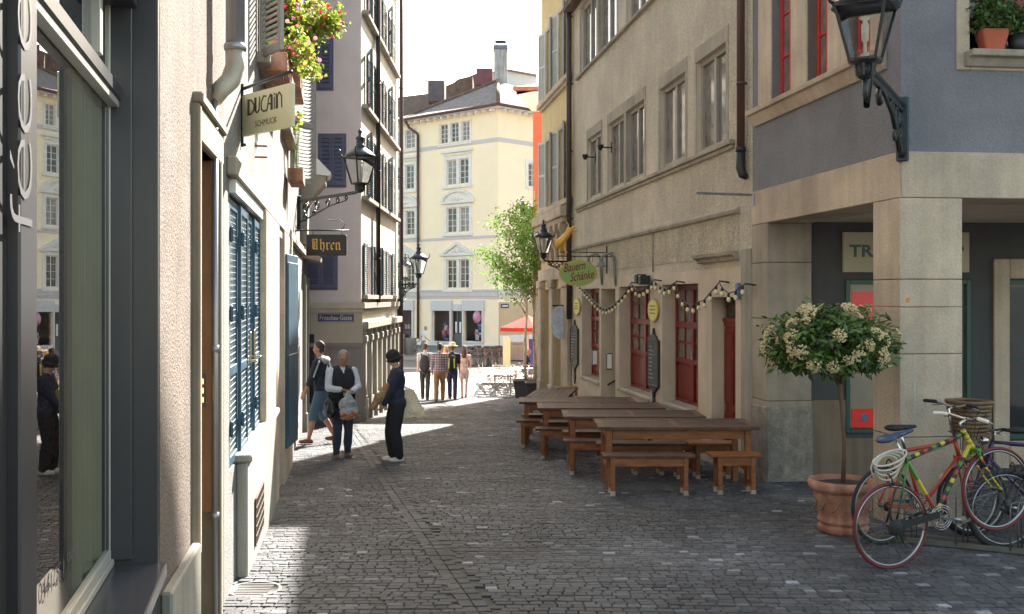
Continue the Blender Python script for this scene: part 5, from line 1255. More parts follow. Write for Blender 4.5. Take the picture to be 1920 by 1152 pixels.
for px, py0, py1, hw, lb in ((1229.5, 640, 722, 10, 'slate menu board with ornate ends between the red French windows'), (1080, 618, 680, 7, 'slate menu board with ornate ends on the farthest tavern pier')):
    u = R.u(px); Yq = R.Y(u); z0 = R.z(px, py1); z1 = R.z(px, py0); ha = abs(R.u(px+hw)-R.u(px-hw))/2*.9
    t = thing('menu_board', lb, 'menu board', tuple(R.p(u, z0, .02)), group='slate menu boards on the tavern piers')
    b = MB(); b.wbox(R, u-ha, u+ha, z0, z1, .017, .055); b.build('slate', mat('slate', (.085, .085, .088), .7, .2, 6), t)
    b = MB()
    for q in ((u-ha-.03, u-ha, z0-.02, z1+.02), (u+ha, u+ha+.03, z0-.02, z1+.02), (u-ha, u+ha, z1, z1+.03), (u-ha, u+ha, z0-.03, z0)): b.wbox(R, *q, .015, .065)
    for zz, s_ in ((z1+.03, 1), (z0-.03, -1)):
        b.prism([R.p(u+x*ha, zz+s_*y, .018) for x, y in ((-.8, 0), (-.5, .07), (-.22, .08), (0, .20), (.22, .08), (.5, .07), (.8, 0))], V((*R.n, 0))*.04)
    b.prism([R.p(u+x*ha, z0-.1-y, .02) for x, y in ((-.3, 0), (.3, 0), (.12, .12), (.30, .22), (0, .42), (-.30, .22), (-.12, .12))], V((*R.n, 0))*.03)
    b.build('carved_frame', mat('black carved wood', (.03, .028, .028), .5, .2, 8), t, bevel=.004)
    b = MB(); rr = random.Random(int(px)); nl = 9
    for i in range(nl):
        zz = z1-.10-(z1-z0-.15)*i/nl; w1 = ha*rr.uniform(.5, 1.5)
        b.tube([R.p(u+ha*.8-w1*j/14, zz+.012*math.sin(j*2.3+i), .0565) for j in range(15)], .005, 4)
    b.build('chalk_writing', mat('chalk', (.42, .42, .40), .9), t)
# steel flag arm
u = R.u(1418, 0)
t = thing('flag_arm', 'thin grey steel arm sticking out above the entrance door', 'flag arm', tuple(R.p(R.u(1416), 2.75, 0)))
ub = R.u(1416); pA = R.p(ub, R.z(1416, 366), .05); 
pB_ = P(1306, 362.5, pA.y-.5)
b = MB(); b.bar(pA, pB_, .022, .03); b.bar(R.p(ub, pA.z+.02, .03), R.p(ub, pA.z-.14, .03), .04, .02); b.build('steel_arm', m_zinc, t)
# light wire running down the wall and small cast shutter holders
for px, py in ((1118, 295), (1148, 277)):
    u = R.u(px); z = R.z(px, py); t = thing('floodlight', 'small black floodlight on the cream wall %s' % ('between the two farthest windows' if px < 1130 else 'at the edge of the four light window'), 'floodlight', tuple(R.p(u, z, 0)), group='small floodlights on the tavern')
    b = MB(); b.tube([R.p(u-.0, z, 0), R.p(u, z, .22)], .015, 6); b.cap(R.p(u, z-.10, .02), R.p(u, z+.10, .02), .015, .015, 6); b.build('arm', m_iron, t)
    b = MB(); b.lathe([(.03, -.06), (.07, .03), (.07, .05)], 10, R.p(u+.0, z, .25)); b.build('lamp_head', m_iron, t)
t = thing('cable_conduit', 'thin pale cable conduit dropping from the ledge to the lintel', 'conduit', tuple(R.p(R.u(1226), 2.9, .02)))
uq = R.u(1226); b = MB(); b.tube([R.p(uq, 2.86, .02), R.p(uq, 2.16, .02)], .012, 6); b.build('conduit', m_concrete, t)

# ================================================================ festoon light string
pts = []
anch = [(1083, 537), (1103, 556), (1122, 577), (1135, 583), (1150, 576), (1166, 560), (1177, 545), (1183, 534), (1196, 550), (1208, 545), (1220, 536), (1225, 528), (1236, 540), (1250, 545), (1262, 535), (1267, 532), (1272, 551), (1284, 570), (1296, 577), (1308, 570), (1320, 566), (1338, 545), (1348, 533), (1356, 545), (1366, 553), (1378, 550), (1389, 540), (1396, 537)]
OFF = .16
fs = thing('festoon_lights', 'string of festoon bulbs draped along the tavern front', 'string lights', tuple(R.p(R.u(1240), 1.9, OFF)))
pp = []
for px, py in anch: u = R.u(px, OFF); pp.append(V(R.p(u, R.z(px, py-3, OFF), OFF)))
b = MB(); b.tube(pp, .009, 6); b.build('cable', m_pipe_blk, fs)
b = MB()
for px, py in ((1183, 532), (1225, 527), (1267, 530), (1348, 530), (1396, 535)):
    u = R.u(px, OFF); z = R.z(px, py, OFF); b.tube([R.p(u, z, 0), R.p(u, z+.02, OFF)], .012, 6)
b.build('hooks', m_iron, fs)
# bulbs: socket part copied, bulb its sub-part
proto = None; dist = 0; km = None; cnt = 0
m_bulb = mat('warm frosted bulb', (.75, .68, .40), .25, .05, 8)
for p, q in zip(pp, pp[1:]):
    L = (q-p).length
    while dist < L:
        c = p.lerp(q, dist/L); dist += .26
        if proto is None:
            b = MB(); b.lathe([(.012, .0), (.018, -.01), (.018, -.05), (.014, -.055)], 8); proto = b.build('socket', m_pipe_blk, fs, local=True)
            b = MB(); b.lathe([(.013, -.05), (.024, -.07), (.030, -.092), (.024, -.115), (.004, -.125)], 10); bulb = b.build('bulb', m_bulb, proto, local=True); so = proto
        else:
            so = proto.copy(); col.objects.link(so); so.parent = fs; bo = bulb.copy(); col.objects.link(bo); bo.parent = so
        so.location = tuple(mw(fs).inverted() @ c); cnt += 1
    dist -= L
# corner fixture with blue clip
u = R.u(1391); t = thing('wall_spot', 'small blue and black wall spot at the right end of the light string', 'spotlight', tuple(R.p(u, R.z(1391, 540), .0)))
z = R.z(1388, 545); b = MB(); b.wbox(R, u-.04, u+.04, z-.12, z+.10, .025, .08); b.build('spot_body', mat('blue grey metal', (.12, .16, .28), .4), t, bevel=.01)

# black twin speaker on the lintel
u = R.u(1220); z = R.z(1220, 526)
t = thing('loudspeaker', 'black twin horn loudspeaker on the lintel above the menu board', 'speaker', tuple(R.p(u, z, 0)))
b = MB(); b.wbox(R, u-.2, u-.03, z-.08, z+.08, .06, .24); b.wbox(R, u+.05, u+.22, z-.05, z+.11, .06, .24); b.tube([R.p(u, z, 0), R.p(u, z, .12)], .02, 6); b.bar(R.p(u-.1, z, .1), R.p(u+.1, z, .1), .02, .02); b.build('speaker_box', m_iron, t, bevel=.015)

# TRAVELSHOP board behind the pillar
t = thing('travel_shop_sign', 'cream shop board with green letters, half hidden by the corner pillar', 'sign', tuple(W_B.p(bu(1696), 1.9, .05)))
a, c = bu(1579), bu(1814); z1 = W_B.z(1579, 436); z0 = W_B.z(1579, 511)
b = MB(); b.wbox(W_B, a, c, z0, z1, .0, .05); b.build('sign_board', mat('cream board paint', (.42, .38, .27), .6, .04, 3), t, bevel=.003)
b = MB(); add_text(b, 'TRAVELSHOP', W_B.p(a+.07, z0+.19, .05), V((*W_B.d, 0)), up, c-a-.14, .16, bold=.03, n=V((*W_B.n, 0)), t=.003); b.build('lettering', m_green, t)
# orange sticker on the pillar
t = thing('orange_sticker', 'tiny orange sticker on the front of the corner pillar', 'sticker', tuple(C.p(C.u(1701), C.z(1701, 563), .013)))
u, z = C.u(1701), C.z(1701, 563); b = MB(); b.wbox(C, u-.016, u+.016, z-.02, z+.02, .0125, .015); b.build('sticker', mat('orange paper', (.7, .2, .02), .7), t)
# ================================================================ tables and benches
def leg_box(b, x, y, z0, z1, w, d=None): d = d or w; b.box(x-w/2, x+w/2, y-d/2, y+d/2, z0, z1)
rw = random.Random(11)
def table(label, x0, x1, yc, dep=.82, rot=0.0, h=.76):
    cx = (x0+x1)/2; L = x1-x0; rot += rw.uniform(-.012, .012)
    t = thing('wooden_table', label, 'table', (cx, yc, gz(yc)), rot, 'long wooden tables outside the tavern')
    b = MB(); hx, hy = L/2, dep/2; fr = .09
    b.tint = .85
    n = 5
    for i in range(n):
        y0 = -hy+fr+(dep-2*fr)*i/n; b.tint = rw.uniform(.7, 1.15); b.box(-hx+fr, -.035, y0+.002, y0+(dep-2*fr)/n-.002, h-.038, h-.004); b.tint = rw.uniform(.7, 1.15); b.box(.035, hx-fr, y0+.002, y0+(dep-2*fr)/n-.002, h-.038, h-.004)
    b.tint = 1.25; b.box(-hx, hx, -hy, -hy+fr, h-.04, h); b.box(-hx, hx, hy-fr, hy, h-.04, h); b.tint = 1.35
    b.box(-hx, -hx+fr, -hy+fr, hy-fr, h-.04, h-.001); b.box(hx-fr, hx, -hy+fr, hy-fr, h-.04, h-.001); b.box(-.035, .035, -hy+fr, hy-fr, h-.04, h-.001)
    b.build('tabletop', m_woodtop, t, True, bevel=.004)
    b = MB(); a = .10
    b.box(-hx+a+.07, hx-a-.07, -hy+.06, -hy+.085, h-.15, h-.042); b.box(-hx+a+.07, hx-a-.07, hy-.085, hy-.06, h-.15, h-.042)
    b.box(-hx+a, -hx+a+.025, -hy+.11, hy-.11, h-.15, h-.042); b.box(hx-a-.025, hx-a, -hy+.11, hy-.11, h-.15, h-.042); b.build('apron', m_wood, t, True, bevel=.003)
    for sx in (-1, 1):
        for sy in (-1, 1):
            b = MB(); b.tint = rw.uniform(.85, 1.15); x, y = sx*(hx-a-.03), sy*(hy-.085); leg_box(b, x, y, 0.0 if sy < 0 else -.03, h-.041, .07); l = b.build('leg', m_wood, t, True, bevel=.004)
    b = MB()
    for sx in (-1, 1): b.box(sx*(hx-a-.03)-.02, sx*(hx-a-.03)+.02, -hy+.12, hy-.12, .22, .28)
    b.build('stretcher', m_wood, t, True, bevel=.003); return t
def bench(label, xc, yc, L, rot=0.0, h=.46, dep=.28):
    rot += rw.uniform(-.035, .035); xc += rw.uniform(-.03, .03)
    t = thing('wooden_bench', label, 'bench', (xc, yc, gz(yc)), rot, 'wooden benches outside the tavern')
    hx, hy = L/2, dep/2
    b = MB(); b.tint = rw.uniform(.9, 1.3); b.box(-hx, hx, -hy, -.003, h-.032, h); b.tint = rw.uniform(.9, 1.3); b.box(-hx, hx, .003, hy, h-.032, h); b.build('seat', m_woodtop if L > .8 else m_wood, t, True, bevel=.005)
    b = MB(); b.box(-hx+.08, hx-.08, -hy+.02, -hy+.045, h-.13, h-.034); b.box(-hx+.08, hx-.08, hy-.045, hy-.02, h-.13, h-.034); b.build('apron', m_wood, t, True, bevel=.003)
    for sx in (-1, 1):
        for sy in (-1, 1):
            b = MB(); b.tint = rw.uniform(.8, 1.2); x = sx*(hx-.11); y = sy*(hy-.033); leg_box(b, x, y, .05 if sy < 0 else .03, h-.033, .05)
            l = b.build('leg', m_wood, t, True, bevel=.003)
            b = MB(); leg_box(b, x, y, -.012 if sy < 0 else -.03, .055, .056); b.build('foot_cap', mat('pale worn foot cap', (.35, .31, .25), .8, .2, 8), l, True, bevel=.003)
    b = MB()
    for sx in (-1, 1): b.box(sx*(hx-.11)-.012, sx*(hx-.11)+.012, -hy+.05, hy-.05, .10, .14)
    b.build('stretcher', m_wood, t, True); return t
T = [(1.02, 2.92, 12.15, 'long wooden table nearest the viewer, reaching almost to the corner pillar'),
     (.70, 2.62, 13.85, 'second long wooden table from the viewer'), (.40, 2.36, 15.70, 'third long wooden table from the viewer'), (.12, 2.12, 17.35, 'fourth long wooden table from the viewer')]
for x0, x1, y, lb in T: table(lb, x0, x1, y, .84)
table('farthest wooden table, standing lengthwise to the street behind the others', -.45+.35, 1.5+.2, 19.9, .80, 1.42)
bench('long wooden bench in front of the nearest table, nearest bench of all', 1.58, 11.42, 1.05)
bench('short wooden stool bench in front of the nearest table by the pillar', 2.58, 11.50, .60)
nm = ['nearest', 'second', 'third', 'fourth']
for k, (x0, x1, y, lb) in enumerate(T):
    if k:
        bench('long wooden bench in front of the %s table' % nm[k], x0+.48, y-.66, 1.05); bench('short wooden bench at the wall side in front of the %s table' % nm[k], x0+1.45, y-.66, .65)
    bench('long wooden bench behind the %s table' % nm[k], x0+.62, y+.66, 1.15); bench('short wooden bench at the wall side behind the %s table' % nm[k], x0+1.55, y+.68, .6)
# tall wooden stools by the far piers
for i, (px, Yq, lb) in enumerate(((1062, 22.8, 'dark wooden stool at the farthest pier of the tavern'), (1096, 20.9, 'dark wooden side table with thin legs between the piers'))):
    x = (px-CX)/F*Yq
    t = thing('bar_stool', lb, 'stool', (x, Yq, gz(Yq)), group='dark stools by the tavern wall')
    w = .26 if i == 0 else .40; h = .62 if i else .75
    b = MB(); b.box(-w, w, -.2, .2, h-.04, h); b.build('seat', m_wood, t, True, bevel=.006)
    for sx in (-1, 1):
        for sy in (-1, 1):
            b = MB(); leg_box(b, sx*(w-.04), sy*.16, -.02, h-.04, .045); b.build('leg', m_wood, t, True)
    b = MB(); b.box(-w+.04, w-.04, -.18, -.15, .25, .29); b.box(-w+.04, w-.04, .15, .18, .25, .29); b.build('stretcher', m_wood, t, True)

# ================================================================ foliage helper
def leaves(b, pts, size, rng, aspect=.55, droop=.3, tl=(.6, 1.35)):
    for p in pts:
        s = size*rng.uniform(.65, 1.3); a = rng.uniform(0, 2*PI); e = rng.uniform(-1, .9)-droop
        d = V((math.cos(a)*math.cos(e), math.sin(a)*math.cos(e), math.sin(e))); sd_ = d.orthogonal().normalized()
        sd_ = Quaternion(d, rng.uniform(0, PI)) @ sd_; w = s*aspect/2; n = d.cross(sd_)
        p = V(p); b.tint = rng.uniform(*tl)
        b.add([p, p+d*s*.45+sd_*w+n*w*.25, p+d*s, p+d*s*.45-sd_*w+n*w*.25], [(0, 1, 2), (0, 2, 3)])
# ================================================================ topiary in its pot
pot = thing('potted_shrub', 'flowering standard shrub with round crown in a terracotta pot beside the bicycles', 'potted plant', (3.02, 9.10, gz(9.10)))
m_terra = mat('weathered terracotta', (.36, .125, .065), .85, .15, 4, .4, 40, (.46, .27, .20), .35, fine=.1, fs=30)
b = MB(); b.lathe([(.19, .0), (.215, .01), (.22, .03), (.225, .055), (.215, .07), (.20, .075), (.205, .09), (.225, .10), (.228, .125), (.215, .14), (.225, .18), (.25, .30), (.262, .34), (.262, .37), (.275, .385), (.30, .40), (.31, .425), (.312, .45), (.30, .475), (.28, .48), (.262, .472), (.255, .43), (0, .43)], 40)
b.build('pot', m_terra, pot, True)
b = MB(); b.lathe([(.255, .43), (.2, .445), (.1, .44), (0, .45)], 24); b.build('soil', mat('dark soil', (.035, .027, .02), .95, .4, 20, 1, 60), pot, True)
b = MB()
for i in range(3):
    for j in range(12):
        a = j*PI/6+.2*i; b.tube([V((.245*math.cos(a+q*.08), .245*math.sin(a+q*.08), .27+.05*math.sin(q*.8))) for q in range(-3, 4)], .008, 5)
    break
b.build('garland_relief', m_terra, pot, True)
b = MB(); b.tube([(0, 0, .43), (.012, .0, .8), (-.01, .01, 1.15), (-.03, 0, 1.38)], [.022, .019, .018, .02], 10); rr = random.Random(4)
ccz = 1.68; CXO = -.13
for i in range(26):
    a = rr.uniform(0, 2*PI); r = rr.uniform(.2, .5); z = ccz+rr.uniform(-.3, .3); b.tube([(-.025, 0, 1.32+rr.uniform(0, .1)), (CXO*.5+r*.4*math.cos(a), r*.4*math.sin(a), 1.45+(z-1.45)*.5), (CXO+r*math.cos(a), r*math.sin(a), z)], [.013, .008, .003], 5)
b.build('trunk', mat('shrub bark', (.13, .075, .045), .85, .2, 12, .4, 60), pot, True)
RX, RZ = .54, .37; b = MB(); pts = []
def shell_r(a, e): return 1+.10*math.sin(3*a+1)+.10*math.sin(5*a+2*e)+.06*math.sin(9*e+a)
for i in range(5200):
    a = rr.uniform(0, 2*PI); s = rr.uniform(-.8, 1); e = math.asin(s); r = shell_r(a, e)*(rr.uniform(.5, 1.0)**.6 if rr.random() < .93 else rr.uniform(1., 1.13))
    if math.sin(a*4+e*6) > .72 and rr.random() < .6: continue
    pts.append((CXO+RX*r*math.cos(a)*math.cos(e), RX*r*math.sin(a)*math.cos(e)*.9, ccz+RZ*r*s*(1 if s > 0 else .75)))
m_leafd = mat('dark glossy shrub leaf', (.052, .100, .026), .38, .4, 6, c2=(.085, .15, .030), tint=True, spec=.5, trans=.18)
leaves(b, pts, .085, rr, .42, .25, (.5, 1.7)); b.build('foliage', m_leafd, pot, True)
m_flow = mat('cream flower heads', (.60, .50, .28), .8, .2, 20, c2=(.48, .38, .20))
fl = []
for i in range(30):
    for _ in range(40):
        a = rr.uniform(0, 2*PI); s = rr.uniform(-.55, .9); e = math.asin(s)
        if math.sin(a) > .35: continue
        r = shell_r(a, e)*1.0; p = V((CXO+RX*r*math.cos(a)*math.cos(e), RX*r*math.sin(a)*math.cos(e)*.9, ccz+RZ*r*s*(1 if s > 0 else .8)))
        if all((p-q).length > .11 for q in fl): fl.append(p); break
prot = None
for i, p in enumerate(fl):
    if i < 3:
        b = MB(); n_ = 48
        for j in range(n_):
            a = rr.uniform(0, 2*PI); q = math.sqrt(rr.random())*.062; h = .028*(1-(q/.065)**2)+rr.uniform(-.006, .008); s = rr.uniform(.0075, .0115)
            b.ell((q*math.cos(a), q*math.sin(a), h), (s, s, s*.8), 6, 4)
        for j in range(8):
            a = j*PI/4; b.tube([(0, 0, -.06), (.04*math.cos(a), .04*math.sin(a), .0)], .003, 4)
        o = b.build('flower_cluster', m_flow, pot, True); protos = [o] if i == 0 else protos+[o]
    else:
        o = protos[i % 3].copy(); col.objects.link(o); o.parent = pot
    o.location = p; nrm = V(((p.x-CXO)/RX**2, p.y/RX**2, (p.z-ccz)/RZ**2)).normalized()
    o.rotation_euler = nrm.to_track_quat('Z', 'Y').to_euler(); k = rr.uniform(.65, 1.35); o.scale = (k, k, k)

# ================================================================ bicycles
m_rub = mat('black rubber', (.018, .018, .018), .75, .2, 20); m_chrome = mat('chromed steel', (.55, .55, .56), .22, .05, 10, metal=1)
m_spoke = mat('steel spokes', (.16, .16, .165), .4, metal=.9)
BC = {'g': (.055, .22, .03), 'y': (.52, .42, .02), 'r': (.36, .04, .03), 'k': (.015, .015, .015)}
def bicycle(label, loc, yaw, pitch, frame, tyre, rim, grips=None, drop=False, basket=False, lamp=False, fat=.0165, guard=False, saddle=None, lean=0.0, stripes=False, bar_h=.0):
    t = thing('bicycle', label, 'bicycle', loc, yaw, 'bicycles at the rack')
    t.rotation_euler = (lean, -pitch, yaw)
    WR = .318
    RH, FH, BB = V((0, 0, .335)), V((1.0, 0, .335)), V((.42, 0, .285))
    SC, HT, HB = V((.25, 0, .79)), V((.81, 0, .84)), V((.855, 0, .71))
    for nm_, c in (('rear', RH), ('front', FH)):
        b = MB()
        for i in range(32):
            a = i*2*PI/32; s_ = 1 if i % 2 else -1; a2 = a+(.5 if i % 4 < 2 else -.5)
            p0 = c+V((.02*math.cos(a2), s_*.03, .02*math.sin(a2))); p1 = c+V(((WR-.012)*math.cos(a), 0, (WR-.012)*math.sin(a))); b.tube([p0, p1], .0010, 3, False)
        b.lathe([(.008, -.055), (.008, -.036), (.022, -.034), (.014, -.028), (.014, .028), (.022, .034), (.008, .036), (.008, .055)], 12, c, 'Y')
        w = b.build('wheel', m_spoke, t, True)
        b = MB(); b.tube([c+V((WR*math.cos(i*2*PI/48), 0, WR*math.sin(i*2*PI/48))) for i in range(48)], fat, 8, closed=True); b.build('tyre', tyre, w, True)
        b = MB(); b.tube([c+V(((WR-fat-.004)*math.cos(i*2*PI/48), 0, (WR-fat-.004)*math.sin(i*2*PI/48))) for i in range(48)], .010, 6, closed=True); b.build('rim', rim, w, True)
    b = MB(); r = .0155
    def seg(a, c, cols_, r_):
        n = len(cols_)
        for i, q in enumerate(cols_):
            b.mi = 'gyrk'.index(q) if stripes else 0
            b.tube([a.lerp(c, i/n), a.lerp(c, (i+1)/n)], r_, 10, n < 5)
    if stripes:
        seg(SC, HT, 'gkykrkgkykrkgk', r); seg(HB+V((-.02, 0, .03)), BB+V((0, 0, .03)), 'yyykgkrkykgkrkyg', r*1.05); seg(SC, BB+V((0, 0, .02)), 'ggggyyyrrrk', r); seg(HB, HT+V((-.01, 0, .03)), 'yyyy', .02)
    else:
        seg(SC, HT, 'k', r); seg(HB, BB, 'k', r); seg(SC, BB, 'k', r); seg(HB, HT, 'k', .019)
    for s_ in (-1, 1):
        o = V((0, s_*.055, 0)); b.mi = 'gyrk'.index('g' if stripes else 'k') if stripes else 0
        b.tube([SC+V((0, s_*.015, -.02)), SC.lerp(RH, .5)+o*.8], .008, 8)
        if stripes: b.mi = 3
        b.tube([SC.lerp(RH, .5)+o*.8, RH+o], .0085, 8); b.tube([BB+V((0, s_*.02, 0)), RH+o], .009, 8)
    b.mi = 0
    FM = [mat('bike paint '+q, BC[q], .4, .08, 10) for q in 'gyrk'] if stripes else frame
    b.build('frame', FM, t, True)
    b = MB()
    for s_ in (-1, 1):
        cc = [HB+V((.01, s_*.02, -.02)), HB.lerp(FH, .3)+V((-.005, s_*.045, 0)), HB.lerp(FH, .75)+V((-.015, s_*.052, 0)), FH+V((0, s_*.055, 0))]
        if stripes:
            for i in range(12):
                b.mi = 'gyrk'.index('ggyrkyrgyrky'[i] if i < 9 else 'y'); f0, f1 = i/12, (i+1)/12; b.tube([HB.lerp(FH, f0)+V((-.02*math.sin(f0*PI), s_*.05, 0)), HB.lerp(FH, f1)+V((-.02*math.sin(f1*PI), s_*.05, 0))], .011-.004*f0, 8)
        else: b.tube(cc, [.012, .011, .009, .007], 8)
    b.mi = 0; b.box(HB.x-.01, HB.x+.03, -.055, .055, HB.z-.035, HB.z-.005)
    b.build('fork', FM, t, True)
    # crank, chainring, chain, pedals
    b = MB(); c = BB+V((0, -.045, 0))
    for R_ in (.095, .078, .058): b.tube([c+V((R_*math.cos(i*PI/16), 0, R_*math.sin(i*PI/16))) for i in range(32)], .0035, 5, closed=True)
    for i in range(5): a = i*2*PI/5; b.bar(c, c+V((.093*math.cos(a), 0, .093*math.sin(a))), .006, .012, (0, 1, 0))
    for s_ in (-1, 1):
        e = BB+V((s_*.155, s_*-.07, s_*-.06)); b.bar(BB+V((0, s_*-.065, 0)), e, .012, .02); b.lathe([(.012, -.05), (.012, .05)], 8, BB, 'Y')
        b.box(e.x-.04, e.x+.04, e.y-.05, e.y+.05, e.z-.012, e.z+.012)
    b.build('crankset', m_chrome, t, True)
    b = MB(); b.tube([c+V((0, 0, .09)), RH+V((0, -.045, .035))], .004, 5); b.tube([c-V((0, 0, .09)), RH+V((0, -.045, -.035))], .004, 5); b.lathe([(.04, -.05), (.03, -.04)], 14, RH, 'Y'); b.cap(RH+V((.03, -.045, -.03)), RH+V((.05, -.045, -.12)), .012, .012, 6); b.build('chain', m_rub, t, True)
    if stripes:
        b = MB(); 
        for e0, e1, w in ((.0, .36, .028),): b.bar(BB.lerp(RH, .05)+V((0, -.06, .03)), RH+V((-.02, -.06, .0)), .012, .05)
        b.lathe([(.06, -.07), (.065, -.06), (.06, -.052)], 18, RH, 'Y'); b.build('chain_guard', m_rub, t, True)
    # saddle
    st = SC+(SC-BB).normalized()*.17
    b = MB(); b.tube([SC-V((0, 0, .02)), st], .0125, 8); b.build('seat_post', m_chrome, t, True)
    b = MB(); s0 = st+V((0, 0, .03))
    b.ell(s0+V((-.08, 0, .01)), (.085, .075, .028)); b.cap(s0+V((-.03, 0, .008)), s0+V((.16, 0, .012)), .03, .016, 10); b.ell(s0+V((.0, 0, .012)), (.10, .045, .022))
    o = b.build('saddle', saddle or m_rub, t, True); md = o.modifiers.new('remesh', 'REMESH'); md.mode = 'VOXEL'; md.voxel_size = .009; md.use_smooth_shade = True; ms = o.modifiers.new('smooth', 'SMOOTH'); ms.iterations = 4
    # handlebar
    hs = HT+V((-.02-bar_h*.25, 0, .09+bar_h)); b = MB(); b.tube([HT, hs, hs+V((.07, 0, .015))], .0125, 8); hb = hs+V((.07, 0, .015))
    b.tube([hb+V((-.06, -.27, .03)), hb+V((-.03, -.16, .03)), hb+V((0, -.05, 0)), hb+V((0, .05, 0)), hb+V((-.03, .16, .03)), hb+V((-.06, .27, .03))], .011, 8)
    for s_ in (-1, 1): b.tube([hb+V((-.04, s_*.18, .02)), hb+V((.02, s_*.19, .0)), hb+V((.0, s_*.27, -.01))], [.006, .006, .004], 6)
    b.build('handlebar', m_chrome, t, True)
    for s_ in (-1, 1):
        b = MB(); b.cap(hb+V((-.04, s_*.18, .03)), hb+V((-.062, s_*.29, .03)), .016, .016, 10); b.build('grip', grips or m_rub, t, True)
    b = MB()
    for s_ in (-1, 1):
        b.tube([hb+V((.02, s_*.19, .0)), hb+V((.10, s_*.10, .03)), hb+V((.09, s_*.03, -.06)), HB+V((.03, s_*.01, .05))], .0028, 5)
        b.tube([hb+V((.02, s_*.17, .0)), hb+V((.08, s_*.06, .06)), HT+V((.03, s_*.02, .02)), HT.lerp(SC, .3)+V((0, s_*.018, -.02)), SC+V((0, s_*.018, -.01))], .0025, 5)
    for c, q in ((RH, RH+V((.07, 0, .36))), (FH, FH+V((-.10, 0, .345)))):
        for s_ in (-1, 1): b.tube([q+V((0, s_*.005, .03)), q+V((0, s_*.035, .0)), q+V((.005, s_*.03, -.05))], .006, 6)
        b.box(q.x-.025, q.x+.02, -.035, -.022, q.z-.06, q.z-.045); b.box(q.x-.025, q.x+.02, .022, .035, q.z-.06, q.z-.045)
    b.build('brakes_and_cables', m_rub, t, True)
    if drop:   # cable loops and white wrapped lock at the saddle
        b = MB()
        for i in range(4): b.tube([st+V((-.10+.15*math.cos(a)*(1-.1*i)-.0, .02*i-.03, -.10-.03*i+.05*math.sin(a)*(1+.3*i))) for a in [j*2*PI/20 for j in range(20)]], .008, 6, closed=True)
        b.tube([st+V((-.22, 0, -.08)), st+V((-.26, 0, -.14)), st+V((-.25, .01, -.22))], .006, 5)
        b.build('cable_lock', mat('dirty white lock sleeve', (.55, .52, .45), .6), t, True)
    b = MB(); b.tube([RH+V((0, .06, .0)), SC+V((-.17, .06, -.1))], .005, 5) if guard else None
    if guard:
        b.tube([SC+V((-.02, .06, -.09)), SC+V((-.40, .06, -.09))], .006, 5); b.tube([SC+V((-.02, -.06, -.09)), SC+V((-.40, -.06, -.09))], .006, 5); b.tube([SC+V((-.40, -.06, -.09)), SC+V((-.40, .06, -.09))], .006, 5); b.tube([RH+V((0, -.06, .0)), SC+V((-.17, -.06, -.1))], .005, 5)
        b.build('luggage_rack', m_chrome, t, True)
        for c, a0, a1 in ((RH, .3, 2.9), (FH, .6, 2.6)):
            b = MB(); n = 18; R_ = WR+fat+.018
            for i in range(n):
                u0, u1 = a0+(a1-a0)*i/n, a0+(a1-a0)*(i+1)/n
                q = [c+V((R_*math.cos(u), y, R_*math.sin(u))) for u, y in ((u0, -.025), (u1, -.025), (u1, .025), (u0, .025))]; b.hexa(q+[p+(p-c).normalized()*.002 for p in q])
            b.build('mudguard', m_chrome, t, True)
    if basket:
        bk = MB(); c = hb+V((.16, 0, -.09)); n = 26
        for k in range(9):
            f = k/8; w, d = .13+.045*f, .11+.035*f; z = -.15+.28*f
            bk.tube([c+V((d*math.copysign(abs(math.cos(a))**.6, math.cos(a)), w*math.copysign(abs(math.sin(a))**.6, math.sin(a)), z+.004*math.sin(a*13+k*PI))) for a in [j*2*PI/n for j in range(n)]], .0135 if k < 8 else .017, 6, closed=True)
        for j in range(26):
            a = j*2*PI/26; q = [c+V(((.11+.035*f)*math.copysign(abs(math.cos(a))**.6, math.cos(a)), (.13+.045*f)*math.copysign(abs(math.sin(a))**.6, math.sin(a)), -.15+.28*f)) for f in (0, 1)]; bk.tube(q, .006, 4)
        bk.box(c.x-.10, c.x+.10, c.y-.14, c.y+.14, c.z-.155, c.z-.14); bk.build('wicker_basket', mat('brown wicker', (.16, .10, .055), .8, .3, 20), t, True)
    if lamp:
        b = MB(); c = hb+V((.05, 0, -.09)); b.lathe([(.004, -.07), (.03, -.05), (.045, .0), (.042, .012)], 16, c, 'X'); hl_ = b.build('headlight', m_chrome, t, True)
        b = MB(); b.lathe([(.04, .0), (.0, .018)], 14, c, 'X'); b.build('lens', mat('yellowish lens', (.55, .45, .3), .15), hl_, True)
    return t
m_silver = mat('silver rim', (.36, .37, .40), .3, metal=1); m_redtyre = mat('dark red tyre', (.13, .016, .018), .6, .1, 20)
yw = .27
bicycle('bicycle with green, yellow and red striped frame and dark red tyres, nearest of the rack', (2.96, 7.62, gz(7.62)), yw, .235, None, m_redtyre, m_silver, m_white, drop=True, saddle=mat('navy saddle', (.03, .05, .11), .4), stripes=True, fat=.014)
bicycle('orange red bicycle with a wicker basket behind the striped one', (3.16, 8.50, gz(8.50)), math.atan2(.375, .927), .0, mat('orange red paint', (.42, .045, .02), .4), m_rub, m_silver, None, basket=True, bar_h=.20)
bicycle('black mountain bicycle with knobbly tyres leaving the frame on the right', (4.10, 8.30, gz(8.3)), math.atan2(.12, .99), .0, mat('black bike paint', (.02, .02, .022), .4), m_rub, m_silver, fat=.026)
bicycle('purple bicycle with a round headlight, facing left behind the black one', (5.10, 9.0, gz(9.0)), PI+math.atan2(.10, .98), .0, mat('purple bike paint', (.05, .02, .09), .4), m_rub, m_silver, lamp=True, guard=True)
